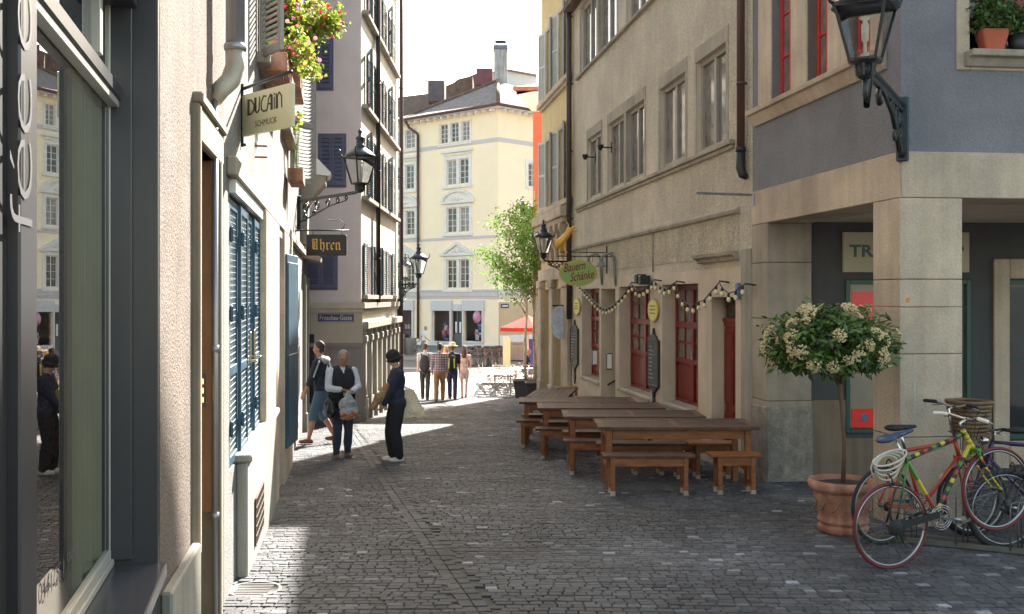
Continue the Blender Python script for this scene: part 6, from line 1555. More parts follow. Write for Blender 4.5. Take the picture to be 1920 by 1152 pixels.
# rear reflector lamp near red bicycle
t = thing('bicycle_rack', 'low steel bicycle rack with wire hoops under the bicycles', 'bicycle rack', (3.7, 8.3, gz(8.3)))
b = MB()
ra0, ra1 = V((3.15, 8.75, gz(8.75)+.025)), V((5.3, 7.35, gz(7.35)+.03))
m_rack = mat('dull galvanised steel', (.16, .155, .14), .5, .15, 8, metal=.6)
for dx in (0, .16): b.bar(ra0+V((dx, dx*.7, 0)), ra1+V((dx, dx*.7, 0)), .035, .04)
b.build('floor_rail', m_rack, t)
for i in range(6):
    q = ra0.lerp(ra1, .12+i*.16); b = MB()
    for s_ in (-.035, .035):
        e = V((s_, s_*.2, 0)); hh_ = .50 if i % 2 else .38
        b.tube([q+e, q+e+V((0, 0, hh_-.04)), q+e+V((.02, .02, hh_)), q+e+V((.12, .09, hh_)), q+e+V((.15, .11, hh_-.05)), q+e+V((.15, .11, 0))], .007, 6)
    b.build('wire_hoop', m_rack, t)

# ================================================================ trees by the square
m_leaf = mat('fresh green leaf', (.11, .24, .028), .55, .25, 4, c2=(.16, .30, .04), tint=True, trans=.5)
m_bark = mat('pale birch bark', (.42, .38, .28), .85, .25, 5, .3, 30, (.25, .21, .15))
def tree(label, x, y, zt, crown, seed, n):
    rng = random.Random(seed); z0 = gz(y)
    t = thing('young_tree', label, 'tree', (x, y, z0), group='young trees in planters')
    b = MB(); n_ = 8; tr = [V((x+.04*math.sin(i*1.3+seed), y+.03*math.cos(i), z0+.45+(zt-z0-.45)*i/n_)) for i in range(n_+1)]
    b.tube(tr, [.055-.042*i/n_ for i in range(n_+1)], 9); b.build('trunk', m_bark, t)
    br = MB(); lf = MB(); pts = []
    for cx, cy, cz, rx, ry, rz_, w in crown:
        for i in range(int(14*w)):
            a = rng.uniform(0, 2*PI); s = rng.uniform(-1, 1); q = V((cx+rx*math.cos(a)*math.sqrt(1-s*s)*.85, cy+ry*math.sin(a)*math.sqrt(1-s*s)*.85, cz+rz_*s*.85))
            zz = min(max(q.z-rng.uniform(.5, 1.3), z0+1.6), zt-.2); f = (zz-z0-.45)/(zt-z0-.45)*n_; k = int(min(max(f, 0), n_-1)); st = tr[k].lerp(tr[k+1], f-k)
            mid = st.lerp(q, .55)+V((0, 0, .15)); br.tube([st, mid, q], [.014, .008, .003], 5)
            m = int(n*w/14/w/max(1, len(crown)))
            for j in range(m):
                f = rng.uniform(.35, 1.12); c = st.lerp(mid, f*2) if f < .5 else mid.lerp(q, (f-.5)*2)
                g = lambda s_: rng.gauss(0, s_)
                pts.append(c+V((g(.13), g(.13), g(.11)-.03)))
    br.build('branches', m_bark, t); leaves(lf, pts, .105, rng, .62, .35, (.55, 1.4)); lf.build('foliage', m_leaf, t); return t
def cpt(px, py, Yq): p = P(px, py, Yq); return p.x, p.y, p.z
YA, YB = 32.6, 30.6
k = YA/F
tree('young tree with leaning pale trunk, left one of the pair by the cafe tables', (986-CX)/F*YA, YA, 4.6, [(*cpt(950, 428, YA), 52*k, 1.0, 36*k, 1.5), (*cpt(925, 492, YA), 50*k, .8, 32*k, 1.2), (*cpt(975, 398, YA), 26*k, .8, 24*k, .8), (*cpt(955, 528, YA), 30*k, .6, 22*k, .5)], 3, 2300)
tree('young tree with pale trunk close to the yellow house, right one of the pair', (1003-CX)/F*YB, YB, 5.0, [(*cpt(994, 430, YB), 28*k, .8, 50*k, 1.6), (*cpt(980, 500, YB), 34*k, .7, 40*k, 1.2), (*cpt(1012, 470, YB), 14*k, .4, 40*k, .4), (*cpt(960, 470, YB), 36*k, .7, 40*k, 1.0)], 8, 2300)
for lb, px, Yq, w in (('square black planter box under the left young tree', 987, 32.6, .42), ('square black planter box under the right young tree', 1008, 30.6, .36)):
    x = (px-CX)/F*Yq; t = thing('planter_box', lb, 'planter', (x, Yq, gz(Yq)), group='black planter boxes')
    b = MB(); b.hexa([(-w*.85, -w*.85, -.02), (w*.85, -w*.85, -.02), (w*.85, w*.85, -.02), (-w*.85, w*.85, -.02), (-w, -w, .52), (w, -w, .52), (w, w, .52), (-w, w, .52)]); b.box(-w-.03, w+.03, -w-.03, w+.03, .52, .58); b.build('box', mat('dark planter box', (.035, .037, .04), .7, .1, 4), t, True, bevel=.012)
    b = MB(); b.box(-w+.03, w-.03, -w+.03, w-.03, .55, .585); b.build('soil', mat('dark soil', (.035, .027, .02)), t, True)

# ================================================================ red parasol, banner, cafe furniture
Yq = 44; pc = P(990, 594, Yq); t = thing('red_parasol', 'open red parasol behind the young tree trunks', 'parasol', (pc.x, Yq, gz(Yq)))
b = MB(); R_ = 1.25; zr_ = P(990, 614, Yq).z
rim = [V((pc.x+R_*math.cos(i*PI/4+.2), Yq+R_*math.sin(i*PI/4+.2), zr_)) for i in range(8)]; top = V((pc.x, Yq, pc.z+.05))
for i in range(8):
    q = [top, rim[i], rim[(i+1) % 8]]; b.add(q+[v-V((0, 0, .02)) for v in q], [(0, 1, 2), (5, 4, 3), (1, 4, 5, 2)])
    dn = V((0, 0, -.16)); b.hexa([rim[i], rim[(i+1) % 8], rim[(i+1) % 8]*1.0+V((0, 0, .01)), rim[i]+V((0, 0, .01))][:2]+[rim[(i+1) % 8]+V((.01, .01, 0)), rim[i]+V((.01, .01, 0))]+[v+dn for v in (rim[i], rim[(i+1) % 8], rim[(i+1) % 8]+V((.01, .01, 0)), rim[i]+V((.01, .01, 0)))])
b.build('canopy', mat('red parasol cloth', (.72, .045, .025), .8, .08, 3, trans=.35), t)
b = MB(); b.tube([V((pc.x, Yq, gz(Yq))), top], .03, 8); b.build('pole', m_white, t)
b = MB()
for i in range(8): b.tube([top-V((0, 0, .08)), rim[i]-V((0, 0, .03))], .010, 4)
b.build('ribs', m_white, t)
b = MB(); b.lathe([(.3, 0), (.3, .06), (.05, .10)], 16, (pc.x, Yq, gz(Yq))); b.build('base', m_concrete, t)
Yq = 40; a = P(943, 690, Yq); c = P(957, 632, Yq); t = thing('banner_stand', 'tall pale yellow green banner stand among the cafe tables', 'banner', (a.x, Yq, gz(Yq)))
b = MB(); b.box(a.x, c.x, Yq, Yq+.03, gz(Yq)+.1, c.z); b.build('banner', mat('pale lime cloth', (.60, .62, .36), .8, .06, 2), t)
b = MB(); b.box(a.x-.05, c.x+.05, Yq-.15, Yq+.2, gz(Yq), gz(Yq)+.08); b.tube([V((a.x+.02, Yq+.05, gz(Yq)+.08)), V((a.x+.02, Yq+.05, c.z))], .012, 6); b.build('stand', m_zinc, t)
t = thing('cafe_partition', 'blue cloth windbreak behind the seated man', 'windbreak', (1.3, 45, gz(45)))
a = P(990, 660, 45); c = P(1012, 632+8, 45); b = MB(); b.box(a.x, c.x, 45, 45.04, gz(45)+.1, c.z+.1); b.build('cloth', mat('ultramarine cloth', (.08, .10, .35), .8), t)
b = MB(); b.box(a.x-.04, a.x, 44.98, 45.06, gz(45), c.z+.15); b.box(c.x, c.x+.04, 44.98, 45.06, gz(45), c.z+.15); b.build('posts', m_zinc, t)

def cafe_chair(label, group):
    t = thing('cafe_chair', label, 'chair', (0, 0, 0), 0, group)
    b = MB()
    for i in range(6): b.box(-.19, .19, -.19+i*.065, -.135+i*.065, .44, .455)
    b.build('seat', m_cw, t, True)
    b = MB()
    for z in (.62, .70, .78): b.box(-.19, .19, .21, .225, z, z+.05)
    b.build('backrest', m_cw, t, True)
    for s_ in (-1, 1):
        b = MB(); b.tube([(s_*.19, -.2, 0), (s_*.19, .2, .45), (s_*.19, .22, .86)], .011, 5); b.build('side_frame', m_cf, t, True)
        b = MB(); b.tube([(s_*.17, .22, 0), (s_*.17, -.18, .44)], .011, 5); b.build('leg', m_cf, t, True)
    return t
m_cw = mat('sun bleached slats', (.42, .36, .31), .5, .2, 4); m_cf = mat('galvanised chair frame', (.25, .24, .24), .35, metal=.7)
proto = cafe_chair('folding slatted cafe chair in the sun beside the young trees', 'folding cafe chairs in the sun')
km = kidmap(); rr = random.Random(21); first = True
spots = []
tabs = []
for r_, Yq in enumerate((33.6, 35.2, 37.0, 39.0, 41.5)):
    n = (2, 2, 2, 3, 3)[r_]
    for j in range(n):
        px = (934, 958, 982)[j]+rr.uniform(-4, 4)-(0 if n == 3 else 3); x = (px-CX)/F*Yq; tabs.append((x, Yq))
        for dx, a in ((-.48, -PI/2), (.48, PI/2)): spots.append((x+dx, Yq+rr.uniform(-.1, .1), a+rr.uniform(-.2, .2)+PI))
for x, y, a in spots:
    o = proto if first else copy_fast(proto, None, km); first = False
    o.location = (x, y, gz(y)); o.rotation_euler = (0, 0, a)
first = True
for i, (x, y) in enumerate(tabs):
    if first:
        pt = thing('cafe_table', 'small slatted cafe table in the sun beside the young trees', 'table', (0, 0, 0), 0, 'small cafe tables in the sun')
        b = MB()
        for q in range(7): b.box(-.30, .30, -.30+q*.087, -.222+q*.087, .72, .74)
        b.build('tabletop', m_cw, pt, True); b = MB(); b.lathe([(.2, 0), (.2, .02), (.025, .04), (.025, .70), (.15, .72)], 12); b.build('pedestal', m_cf, pt, True); km = kidmap(); o = pt; first = False
    else: o = copy_fast(pt, None, km)
    o.location = (x, y, gz(y))
# folded dark chairs stacked by the far house
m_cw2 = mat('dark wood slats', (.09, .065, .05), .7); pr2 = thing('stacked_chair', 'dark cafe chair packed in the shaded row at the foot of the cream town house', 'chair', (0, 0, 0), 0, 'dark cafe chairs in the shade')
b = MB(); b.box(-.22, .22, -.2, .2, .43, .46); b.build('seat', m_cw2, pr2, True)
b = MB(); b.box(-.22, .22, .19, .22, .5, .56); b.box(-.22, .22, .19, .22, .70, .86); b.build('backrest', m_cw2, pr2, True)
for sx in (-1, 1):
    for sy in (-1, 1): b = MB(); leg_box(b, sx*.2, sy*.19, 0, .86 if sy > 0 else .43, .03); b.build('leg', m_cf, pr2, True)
km = kidmap(); first = True
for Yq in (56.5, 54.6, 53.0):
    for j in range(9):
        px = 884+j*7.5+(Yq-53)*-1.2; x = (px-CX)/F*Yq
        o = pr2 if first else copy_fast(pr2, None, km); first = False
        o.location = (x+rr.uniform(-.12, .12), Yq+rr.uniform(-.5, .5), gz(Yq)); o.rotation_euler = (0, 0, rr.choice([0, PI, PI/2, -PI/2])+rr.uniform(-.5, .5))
t_first = True
for Yq in (55.6, 53.8):
    for j in range(3):
        px = 895+j*22; x = (px-CX)/F*Yq
        if t_first:
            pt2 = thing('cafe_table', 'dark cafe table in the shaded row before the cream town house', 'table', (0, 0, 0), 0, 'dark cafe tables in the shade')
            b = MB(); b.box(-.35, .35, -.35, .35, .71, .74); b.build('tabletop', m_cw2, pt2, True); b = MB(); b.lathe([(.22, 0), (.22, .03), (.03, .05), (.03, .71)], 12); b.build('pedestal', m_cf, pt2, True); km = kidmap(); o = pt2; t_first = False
        else: o = copy_fast(pt2, None, km)
        o.location = (x, Yq, gz(Yq))
# litter bin and far bicycle, bollard
Yq = 62; x = (770-CX)/F*Yq; t = thing('litter_bin', 'round grey litter bin in front of the far bookshop window', 'litter bin', (x, Yq, gz(Yq)+.09))
b = MB(); b.lathe([(.28, 0), (.30, .05), (.33, .95), (.30, 1.0), (.26, 1.02), (.25, .9)], 18)
for i in range(14): a = i*2*PI/14; b.bar((.33*math.cos(a), .33*math.sin(a), .05), (.35*math.cos(a), .35*math.sin(a), .95), .02, .02)
b.build('bin_body', mat('grey bin steel', (.17, .16, .15), .6), t, True)
b = MB(); b.box(-1.0, -.35, -.2, .4, 0, .98); b.build('utility_cabinet', mat('dark grey cabinet', (.10, .10, .095), .6), t, True, bevel=.02)
x = (783-CX)/F*61.5
tb = bicycle('small bicycle parked beside the litter bin at the far pavement', (x-.2, 61.5, gz(61.5)+.09), 1.1, 0, m_cf, m_rub, m_silver); tb['group'] = ''; del tb['group']
for px in (822,):
    x = (px-CX)/F*60; t = thing('bollard', 'small dark bollard before the far shop window', 'bollard', (x, 60, gz(60)+.09)); b = MB(); b.lathe([(.09, 0), (.08, .05), (.06, .08), (.055, .75), (.075, .78), (.07, .85), (0, .9)], 12); b.build('post', m_iron, t, True)

# ================================================================ flowers on the left row
m_leafy = mat('yellow green balcony leaf', (.20, .30, .035), .6, .25, 5, c2=(.30, .34, .06), tint=True, trans=.45)
petals = [mat('scarlet petals', (.62, .02, .03), .6, trans=.3), mat('pink petals', (.70, .25, .30), .6, trans=.3), mat('coral petals', (.70, .16, .10), .6, trans=.3), mat('violet petals', (.25, .03, .22), .6, trans=.3)]
def flower_box(label, u0, u1, z, o, R3, n, seed, nf_=120, cols_=(0, 1, 2, 2, 3), ctr=None):
    rng = random.Random(seed); t = thing('flower_box', label, 'flower box', tuple(Lw.p((u0+u1)/2, z, o)))
    b = MB(); b.wbox(Lw, u0, u1, z-.16, z+.02, o-.10, o+.10); b.build('terracotta_trough', m_terra, t, bevel=.01)
    c = ctr or Lw.p((u0+u1)/2, z+.2, o+.15); b = MB(); pts = []
    lobes = [V((rng.gauss(0, .45)*R3[0], rng.gauss(0, .45)*R3[1], rng.gauss(0, .5)*R3[2])) for _ in range(14)]
    for i in range(n):
        l = rng.choice(lobes); q = l+V((rng.gauss(0, .20)*R3[0], rng.gauss(0, .20)*R3[1], rng.gauss(0, .16)*R3[2])); pts.append(V(c)+q)
    pts = [q for q in pts if q.z > V(c).z-R3[2]*1.15]
    leaves(b, pts, .055, rng, .8, .2, (.5, 1.5)); b.build('foliage', m_leafy, t)
    b = MB()
    for i in range(22): b.tube([Lw.p(rng.uniform(u0, u1), z, o), V(c)+rng.choice(lobes)*.9], .004, 4)
    b.build('stems', mat('green stems', (.12, .18, .04), .7), t)
    for k_ in sorted(set(cols_)):
        b = MB()
        for i in range(int(nf_*cols_.count(k_)/len(cols_))):
            q = rng.choice(pts)+V((rng.gauss(0, .03), rng.gauss(0, .03)-.02, rng.gauss(0, .03)))
            for j in range(5):
                a = j*2*PI/5; d = V((math.cos(a), -.4, math.sin(a)))*.017; e = V((-math.sin(a), 0, math.cos(a)))*.012; b.add([q, q+d+e, q+d*1.35, q+d-e], [(0, 1, 2, 3)])
        b.build('blossoms', petals[k_], t)
    return t
flower_box('large overflowing flower box with red and pink blossoms on the white house', uw[0][1]-.1, uw[0][1]+.9, 4.15, .22, (.36, .55, .42), 5200, 2, 170, (0, 1, 2, 3, 2, 2), ctr=P(562, 62, 11.2))
flower_box('flower box high up with scarlet geraniums above the large one', uw[0][0]+1.0, uw[0][1]+.8, 5.15, .2, (.30, .5, .30), 1500, 6, 160, (0, 0, 1), ctr=P(545, 8, 11.0))
flower_box('terracotta flower box at the near upstairs window behind the downpipe', uw[0][0]+.1, uw[0][1]-.3, 3.98, .16, (.16, .5, .22), 700, 4, 60, (1, 2))
flower_box('small drooping flower box below the large one behind the jeweller sign', Lw.u(534), Lw.u(540), 3.45, .14, (.10, .25, .16), 260, 7, 16, (1, 3), ctr=P(551, 226, 13.5))
# pot on the corner house window sill
c = C.p(C.u(1855), 4.02, .04); t = thing('window_sill_plant', 'terracotta pot with leafy green plant on the corner house window sill', 'potted plant', tuple(c))
b = MB(); b.hexa([(-.085, -.07, 0), (.085, -.07, 0), (.085, .07, 0), (-.085, .07, 0), (-.13, -.10, .20), (.13, -.10, .20), (.13, .10, .20), (-.13, .10, .20)]); b.build('pot', mat('plain terracotta', (.42, .10, .05), .8, .12, 6), t, True, bevel=.012)
b = MB(); rr = random.Random(5); pts = [V((rr.gauss(0, .09), rr.gauss(0, .07), .20+abs(rr.gauss(.12, .12)))) for _ in range(900)]
leaves(b, pts, .055, rr, .7, .1); b.build('foliage', mat('potted herb leaf', (.075, .13, .03), .6, .3, 8, tint=True, trans=.3), t, True)
c = C.p(C.u(1905), 4.02, .02); t = thing('window_sill_plant', 'second leafy plant in a dark pot at the right edge of the window sill', 'potted plant', tuple(c))
b = MB(); b.lathe([(.06, 0), (.09, .16), (.085, .16), (0, .14)], 14); b.build('pot', m_pipe_blk, t, True); b = MB(); pts = [V((rr.gauss(0, .08), rr.gauss(0, .06), .18+abs(rr.gauss(.10, .10)))) for _ in range(600)]
leaves(b, pts, .05, rr, .7, .1); b.build('foliage', mat('potted herb leaf', (.1, .2, .04)), t, True)
# ================================================================ people
m_skin = mat('light skin', (.50, .29, .20), .55, .08, 12, spec=.35)
m_skin2 = mat('tanned skin', (.40, .21, .135), .55, .08, 12, spec=.35)
from mathutils import noise as mnoise
CR = {'top': .007, 'trousers': .008, 'shorts': .006, 'vest': .006, 'bag_body': .016, 'hair': .010, 'hood': .008}
def blob(name, prims, voxel, m, parent, smooth=4):
    b = MB()
    for p in prims:
        if p[0] == 'h': b.hexa(p[1:9])
        elif p[0] == 'c': b.cap(p[1], p[2], p[3], p[4], 12)
        else: b.ell(p[1], p[2], 14, 10, p[3] if len(p) > 3 else None)
    me = bpy.data.meshes.new('tmp'); me.from_pydata(b.v, [], b.f); o = bpy.data.objects.new('tmp', me); col.objects.link(o)
    r = o.modifiers.new('r', 'REMESH'); r.mode = 'VOXEL'; r.voxel_size = voxel; r.use_smooth_shade = True
    s = o.modifiers.new('s', 'SMOOTH'); s.factor = .5; s.iterations = smooth
    dg = bpy.context.evaluated_depsgraph_get(); m2 = bpy.data.meshes.new_from_object(o.evaluated_get(dg)); bpy.data.objects.remove(o); bpy.data.meshes.remove(me)
    if name in CR:
        A = CR[name]*(.5 if smooth > 10 else 1)
        for v in m2.vertices:
            n_ = mnoise.noise_vector(V((v.co.x*13, v.co.y*13, v.co.z*8)))+mnoise.noise_vector(v.co*34)*.45; v.co += V(n_)*A
    m2.name = name; m2.materials.clear(); m2.materials.append(m)
    m2.polygons.foreach_set('material_index', [0]*len(m2.polygons))
    ob = bpy.data.objects.new(name, m2); col.objects.link(ob); ob.parent = parent; WM[ob.name] = mw(parent); return ob
def ik(a, c, l1, l2, pole):
    a, c, pole = V(a), V(c), V(pole); d = c-a; L = min(max(d.length, .05), (l1+l2)*.999); d.normalize(); c = a+d*L
    x = (l1*l1-l2*l2+L*L)/(2*L); h = math.sqrt(max(l1*l1-x*x, 0)); pl = pole-d*pole.dot(d)
    pl = pl.normalized() if pl.length > 1e-5 else d.orthogonal().normalized()
    return a+d*x+pl*h, c
def person(label, x, y, face, H, feet=((.10, 0, 0), (-.10, 0, 0)), hands=None, poles=((.5, -1, -.3), (-.5, -1, -.3)), lean=0.0, headp=0.0, heady=0.0,
           top=None, sleeves=1.0, bottom=None, legs=1.0, loose=0.0, shoes=None, skin=None, hair=None, hairstyle='short', detail=.010, girth=1.0, female=False, hip_y=0.0, hip_z=None, group=None, fcurl=.5, elev=0.0, longtop=.0):
    """face: angle of the facing direction from +Y (counter-clockwise); local: +y ahead, +x right"""
    k = H/1.75; skin = skin or m_skin
    z0 = gz(y)+elev; t = thing('person', label, 'person', (x, y, z0), face, group)
    hz_ = (hip_z if hip_z is not None else .915)*k
    hipc = V((0, hip_y*k, hz_))
    Rl = Matrix.Rotation(-lean, 3, 'X'); 
    def U(p): return hipc+Rl @ (V(p)*k*V((1, 1, 1)) if False else V((p[0]*k, p[1]*k, p[2]*k)))
    # upper body points relative to the hip centre
    chest, belly, neck0, neck1 = U((0, .0, .37)), U((0, .01, .17)), U((0, -.01, .55)), U((0, .005, .635))
    Rh = Rl @ Matrix.Rotation(heady, 3, 'Z') @ Matrix.Rotation(-headp, 3, 'X')
    def Hd(p): return neck1+Rh @ V((p[0]*k, p[1]*k, p[2]*k))
    sw = .175 if female else .195
    SH = [U((sw, -.005, .50)), U((-sw, -.005, .50))]; HP = [hipc+V((.088*k, 0, -.02*k)), hipc+V((-.088*k, 0, -.02*k))]
    hands = hands or ((.24, .04, -.12), (-.24, .04, -.12))
    HN = [hipc+V((h[0]*k, h[1]*k, h[2]*k)) for h in hands]
    EL = []
    for i in range(2): e, h = ik(SH[i], HN[i], .285*k, .255*k, poles[i]); EL.append(e); HN[i] = h
    FT = [V((f[0]*k, f[1]*k, f[2]*k+.085*k)) for f in feet]; KN = []
    for i in range(2): kn, f = ik(HP[i], FT[i], .413*k, .408*k, (0.05*(1-2*i), 1, 0)); KN.append(kn); FT[i] = f
    g = girth
    P_ = []
    P_ += [('e', chest, (.150*k*g, .102*k*g, .20*k), Rl.to_3x3()), ('e', belly, (.135*k*g, .098*k*g, .17*k), Rl.to_3x3()), ('e', hipc+V((0, -.01*k, 0)), (.162*k*g, .110*k*g, .125*k)), ('c', neck0, neck1+Rh @ V((0, .01, .03))*k, .056*k, .050*k)]
    if female: P_ += [('e', U((.075, .085, .36)), (.06*k, .05*k, .06*k)), ('e', U((-.075, .085, .36)), (.06*k, .05*k, .06*k))]
    head = [('e', Hd((0, .008, .125)), (.073*k, .090*k, .108*k), Rh), ('e', Hd((0, .040, .060)), (.054*k, .055*k, .060*k), Rh), ('c', Hd((0, .088, .115)), Hd((0, .108, .082)), .010*k, .014*k), ('e', Hd((.073, -.005, .105)), (.010*k, .020*k, .032*k), Rh), ('e', Hd((-.073, -.005, .105)), (.010*k, .020*k, .032*k), Rh), ('c', Hd((-.018, .084, .050)), Hd((.018, .084, .050)), .009*k, .009*k), ('c', Hd((-.04, .078, .135)), Hd((.04, .078, .135)), .014*k, .014*k)]
    P_ += head
    for i in range(2):
        s = 1-2*i
        P_ += [('c', U((0.06*s, -.005, .50)), SH[i], .062*k, .056*k), ('c', SH[i], EL[i], .050*k*g, .039*k*g), ('c', EL[i], HN[i], .038*k*g, .026*k)]
        d = (HN[i]-EL[i]).normalized(); fw_ = V((0, 1, 0))-d*d.y; fw_ = fw_.normalized() if fw_.length > .2 else V((0, 0, 1)); pn = d.cross(fw_)*s  # palm normal towards the body
        pc = HN[i]+d*.045*k
        P_ += [('c', HN[i]+fw_*.022*k, pc+fw_*.026*k+d*.035*k, .014*k, .013*k), ('c', HN[i]-fw_*.022*k, pc-fw_*.028*k+d*.028*k, .014*k, .012*k), ('c', HN[i], pc+d*.035*k, .018*k, .014*k)]
        base = pc+d*.038*k
        for q, (off, ln) in enumerate(((.031, .070), (.0105, .080), (-.010, .074), (-.030, .058))):
            b0 = base+fw_*off*k; d1 = (d+pn*-fcurl*.6*-1*s*s).normalized() if False else (d-pn*fcurl*.5).normalized(); d2 = (d-pn*fcurl*1.6).normalized()
            b1 = b0+d1*ln*.5*k; b2 = b1+d2*ln*.5*k; P_ += [('c', b0-d*.01*k, b1, .0095*k, .0085*k), ('c', b1, b2, .0085*k, .007*k)]
        th = HN[i]+d*.02*k+fw_*.028*k; t1 = th+(d*.6+fw_*.7-pn*.4).normalized()*.035*k; P_ += [('c', th, t1, .012*k, .010*k), ('c', t1, t1+(d-pn*.5).normalized()*.028*k, .010*k, .008*k)]
        P_ += [('c', HP[i], KN[i], .080*k*g, .052*k*g), ('c', KN[i], KN[i].lerp(FT[i], .35)+V((0, -.01*k, 0)), .050*k*g, .052*k*g), ('c', KN[i].lerp(FT[i], .35)+V((0, -.01*k, 0)), FT[i], .051*k*g, .034*k)]
        P_ += [('c', FT[i]+V((0, -.03*k, -.045*k)), FT[i]+V((0.01*s*k, .13*k, -.058*k)), .030*k, .026*k)]
    blob('body', P_, detail, skin, t)
    # eyes, lips
    if detail < .011:
        for s in (-1, 1):
            b = MB(); b.ell(Hd((.030*s, .090, .118)), (.009*k, .007*k, .006*k), 8, 6); b.build('eye', mat('dark eyes', (.03, .02, .015), .3), t, True)
    # trousers or skirt
    if bottom:
        Q = [('e', hipc+V((0, -.01*k, 0)), (.178*k*g, .127*k*g, .135*k))]; lo = loose
        for i in range(2):
            if legs > .5:
                f = (legs-.5)*2; en = KN[i].lerp(FT[i], f)
                Q += [('c', HP[i], KN[i], (.096+lo*.4)*k*g, (.066+lo)*k*g), ('c', KN[i], KN[i].lerp(en, .5), (.066+lo)*k*g, (.064+lo)*k*g), ('c', KN[i].lerp(en, .5), en, (.064+lo)*k*g, (.050+lo)*k)]
            else: Q += [('c', HP[i], HP[i].lerp(KN[i], legs*2), (.098+lo*.4)*k*g, (.078+lo)*k*g)]
        blob('trousers' if legs > .75 else 'shorts', Q, detail*1.25, bottom, t)
    if top:
        Q = [('e', chest, (.168*k*g, .122*k*g, .215*k), Rl), ('e', belly, (.158*k*g, .120*k*g, .19*k), Rl), ('e', hipc+V((0, -.005*k, .03*k)), (.182*k*g, .133*k*g, (.115+longtop)*k)), ('c', U((0, -.01, .50)), U((0, -.008, .565)), .080*k, .064*k)]
        if female: Q += [('e', U((.075, .090, .36)), (.065*k, .055*k, .065*k)), ('e', U((-.075, .090, .36)), (.065*k, .055*k, .065*k))]
        for i in range(2):
            s = 1-2*i; Q += [('c', U((.06*s, -.005, .495)), SH[i], .078*k, .072*k)]
            if sleeves > 0:
                f1 = min(sleeves*2, 1); Q += [('c', SH[i], SH[i].lerp(EL[i], f1), .067*k*g, .056*k*g)]
                if sleeves > .5: f2 = (sleeves-.5)*2; Q += [('c', EL[i], EL[i].lerp(HN[i], f2), .055*k*g, .044*k*g)]
        blob('top', Q, detail*1.25, top, t)
    if shoes:
        for i in range(2):
            s = 1-2*i; a = FT[i]; blob('shoe', [('c', a+V((0, -.035*k, -.045*k)), a+V((0, .05*k, -.045*k)), .045*k, .044*k), ('c', a+V((0, .05*k, -.050*k)), a+V((.008*s*k, .145*k, -.056*k)), .044*k, .032*k), ('e', a+V((0, .04*k, -.075*k)), (.048*k, .13*k, .014*k))], .009, shoes, t, 2)
    if hair:
        Q = [('e', Hd((0, -.012, .142)), (.083*k, .094*k, .104*k), Rh)]
        if hairstyle == 'short': Q += [('e', Hd((0, -.04, .10)), (.076*k, .066*k, .085*k), Rh)]
        if hairstyle == 'long':
            Q += [('c', Hd((0, -.05, .10)), Hd((0, -.075, -.14)), .082*k, .07*k), ('c', Hd((.05, -.03, .08)), Hd((.06, -.05, -.12)), .045*k, .035*k), ('c', Hd((-.05, -.03, .08)), Hd((-.06, -.05, -.13)), .045*k, .035*k)]
        blob('hair', Q, detail*1.1, hair, t, 3)
    return t, dict(k=k, hip=hipc, chest=chest, SH=SH, EL=EL, HN=HN, Hd=Hd, U=U, Rh=Rh, neck=neck1, KN=KN, FT=FT, z0=z0)
def cloth(name, c, **kw): return mat(name, c, .9, .10, 8, .3, 120, **kw)
def stripe_bag(): pass
# -- grey haired person opening a plastic bag
YP = 15.05; xp = (641-CX)/F*YP
t, J = person('grey haired person in white shirt and black vest looking into a clear plastic bag', xp, YP, PI+.45, 1.62, feet=((.10, .03, 0), (-.11, -.06, 0)), hands=((.07, .27, .22), (-.07, .30, .19)), poles=((1, -.5, -.7), (-1, -.5, -.7)), headp=.5, heady=.0,
    top=cloth('pale blue white shirt', (.56, .58, .66)), sleeves=.92, bottom=cloth('dark blue jeans', (.035, .045, .075)), loose=.004, shoes=cloth('taupe brown shoes', (.14, .085, .06)), skin=m_skin2, hair=mat('grey hair', (.22, .22, .22), .8, .3, 30), detail=.009, girth=1.08)
k = J['k']; U = J['U']
kk = k*1.10
blob('vest', [('e', U((.064, .045, .30)), (.100*kk, .118*kk, .24*kk)), ('e', U((-.064, .045, .30)), (.100*kk, .118*kk, .24*kk)), ('e', U((.088, .050, .34)), (.100*kk, .128*kk, .215*kk)), ('e', U((-.088, .050, .34)), (.100*kk, .128*kk, .215*kk)), ('c', U((.07, -.01, .53)), U((.165, -.01, .505)), .070*kk, .062*kk), ('c', U((-.07, -.01, .53)), U((-.165, -.01, .505)), .070*kk, .062*kk), ('e', U((0, -.045, .32)), (.195*kk, .12*kk, .245*kk)), ('e', U((.095, .045, .10)), (.105*kk, .125*kk, .20*kk)), ('e', U((-.095, .045, .10)), (.105*kk, .125*kk, .20*kk)), ('e', U((0, -.04, .06)), (.205*kk, .12*kk, .20*kk))], .011, cloth('black padded vest', (.018, .018, .024)), t)
blob('shirt_collar', [('c', U((.03, .075, .50)), U((.075, .03, .56)), .02*k, .024*k), ('c', U((-.03, .075, .50)), U((-.075, .03, .56)), .02*k, .024*k), ('c', U((.07, -.03, .57)), U((-.07, -.03, .57)), .022*k, .022*k)], .009, cloth('pale blue white shirt', (.56, .58, .66)), t)
def held(name, label, cat, tl, prims, m, ref, voxel=.010, parts=None):
    """a carried thing, top level, in the carrier's frame"""
    M_ = mw(tl); b0 = prims[0][1]; w0 = M_ @ V(b0)
    th = thing(name, label, cat, tuple(w0), tl.rotation_euler.z)
    sh_ = V(b0); Q = []
    for p in prims:
        if p[0] == 'h': Q.append(('h', *[V(q)-sh_ for q in p[1:9]]))
        elif p[0] == 'c': Q.append(('c', V(p[1])-sh_, V(p[2])-sh_, p[3], p[4]))
        else: Q.append(('e', V(p[1])-sh_, *p[2:]))
    blob(ref, Q, voxel, m, th, 5); return th, sh_
hx = J['HN'][0]; hm = (J['HN'][0]+J['HN'][1])/2+V((0, .08, 0))
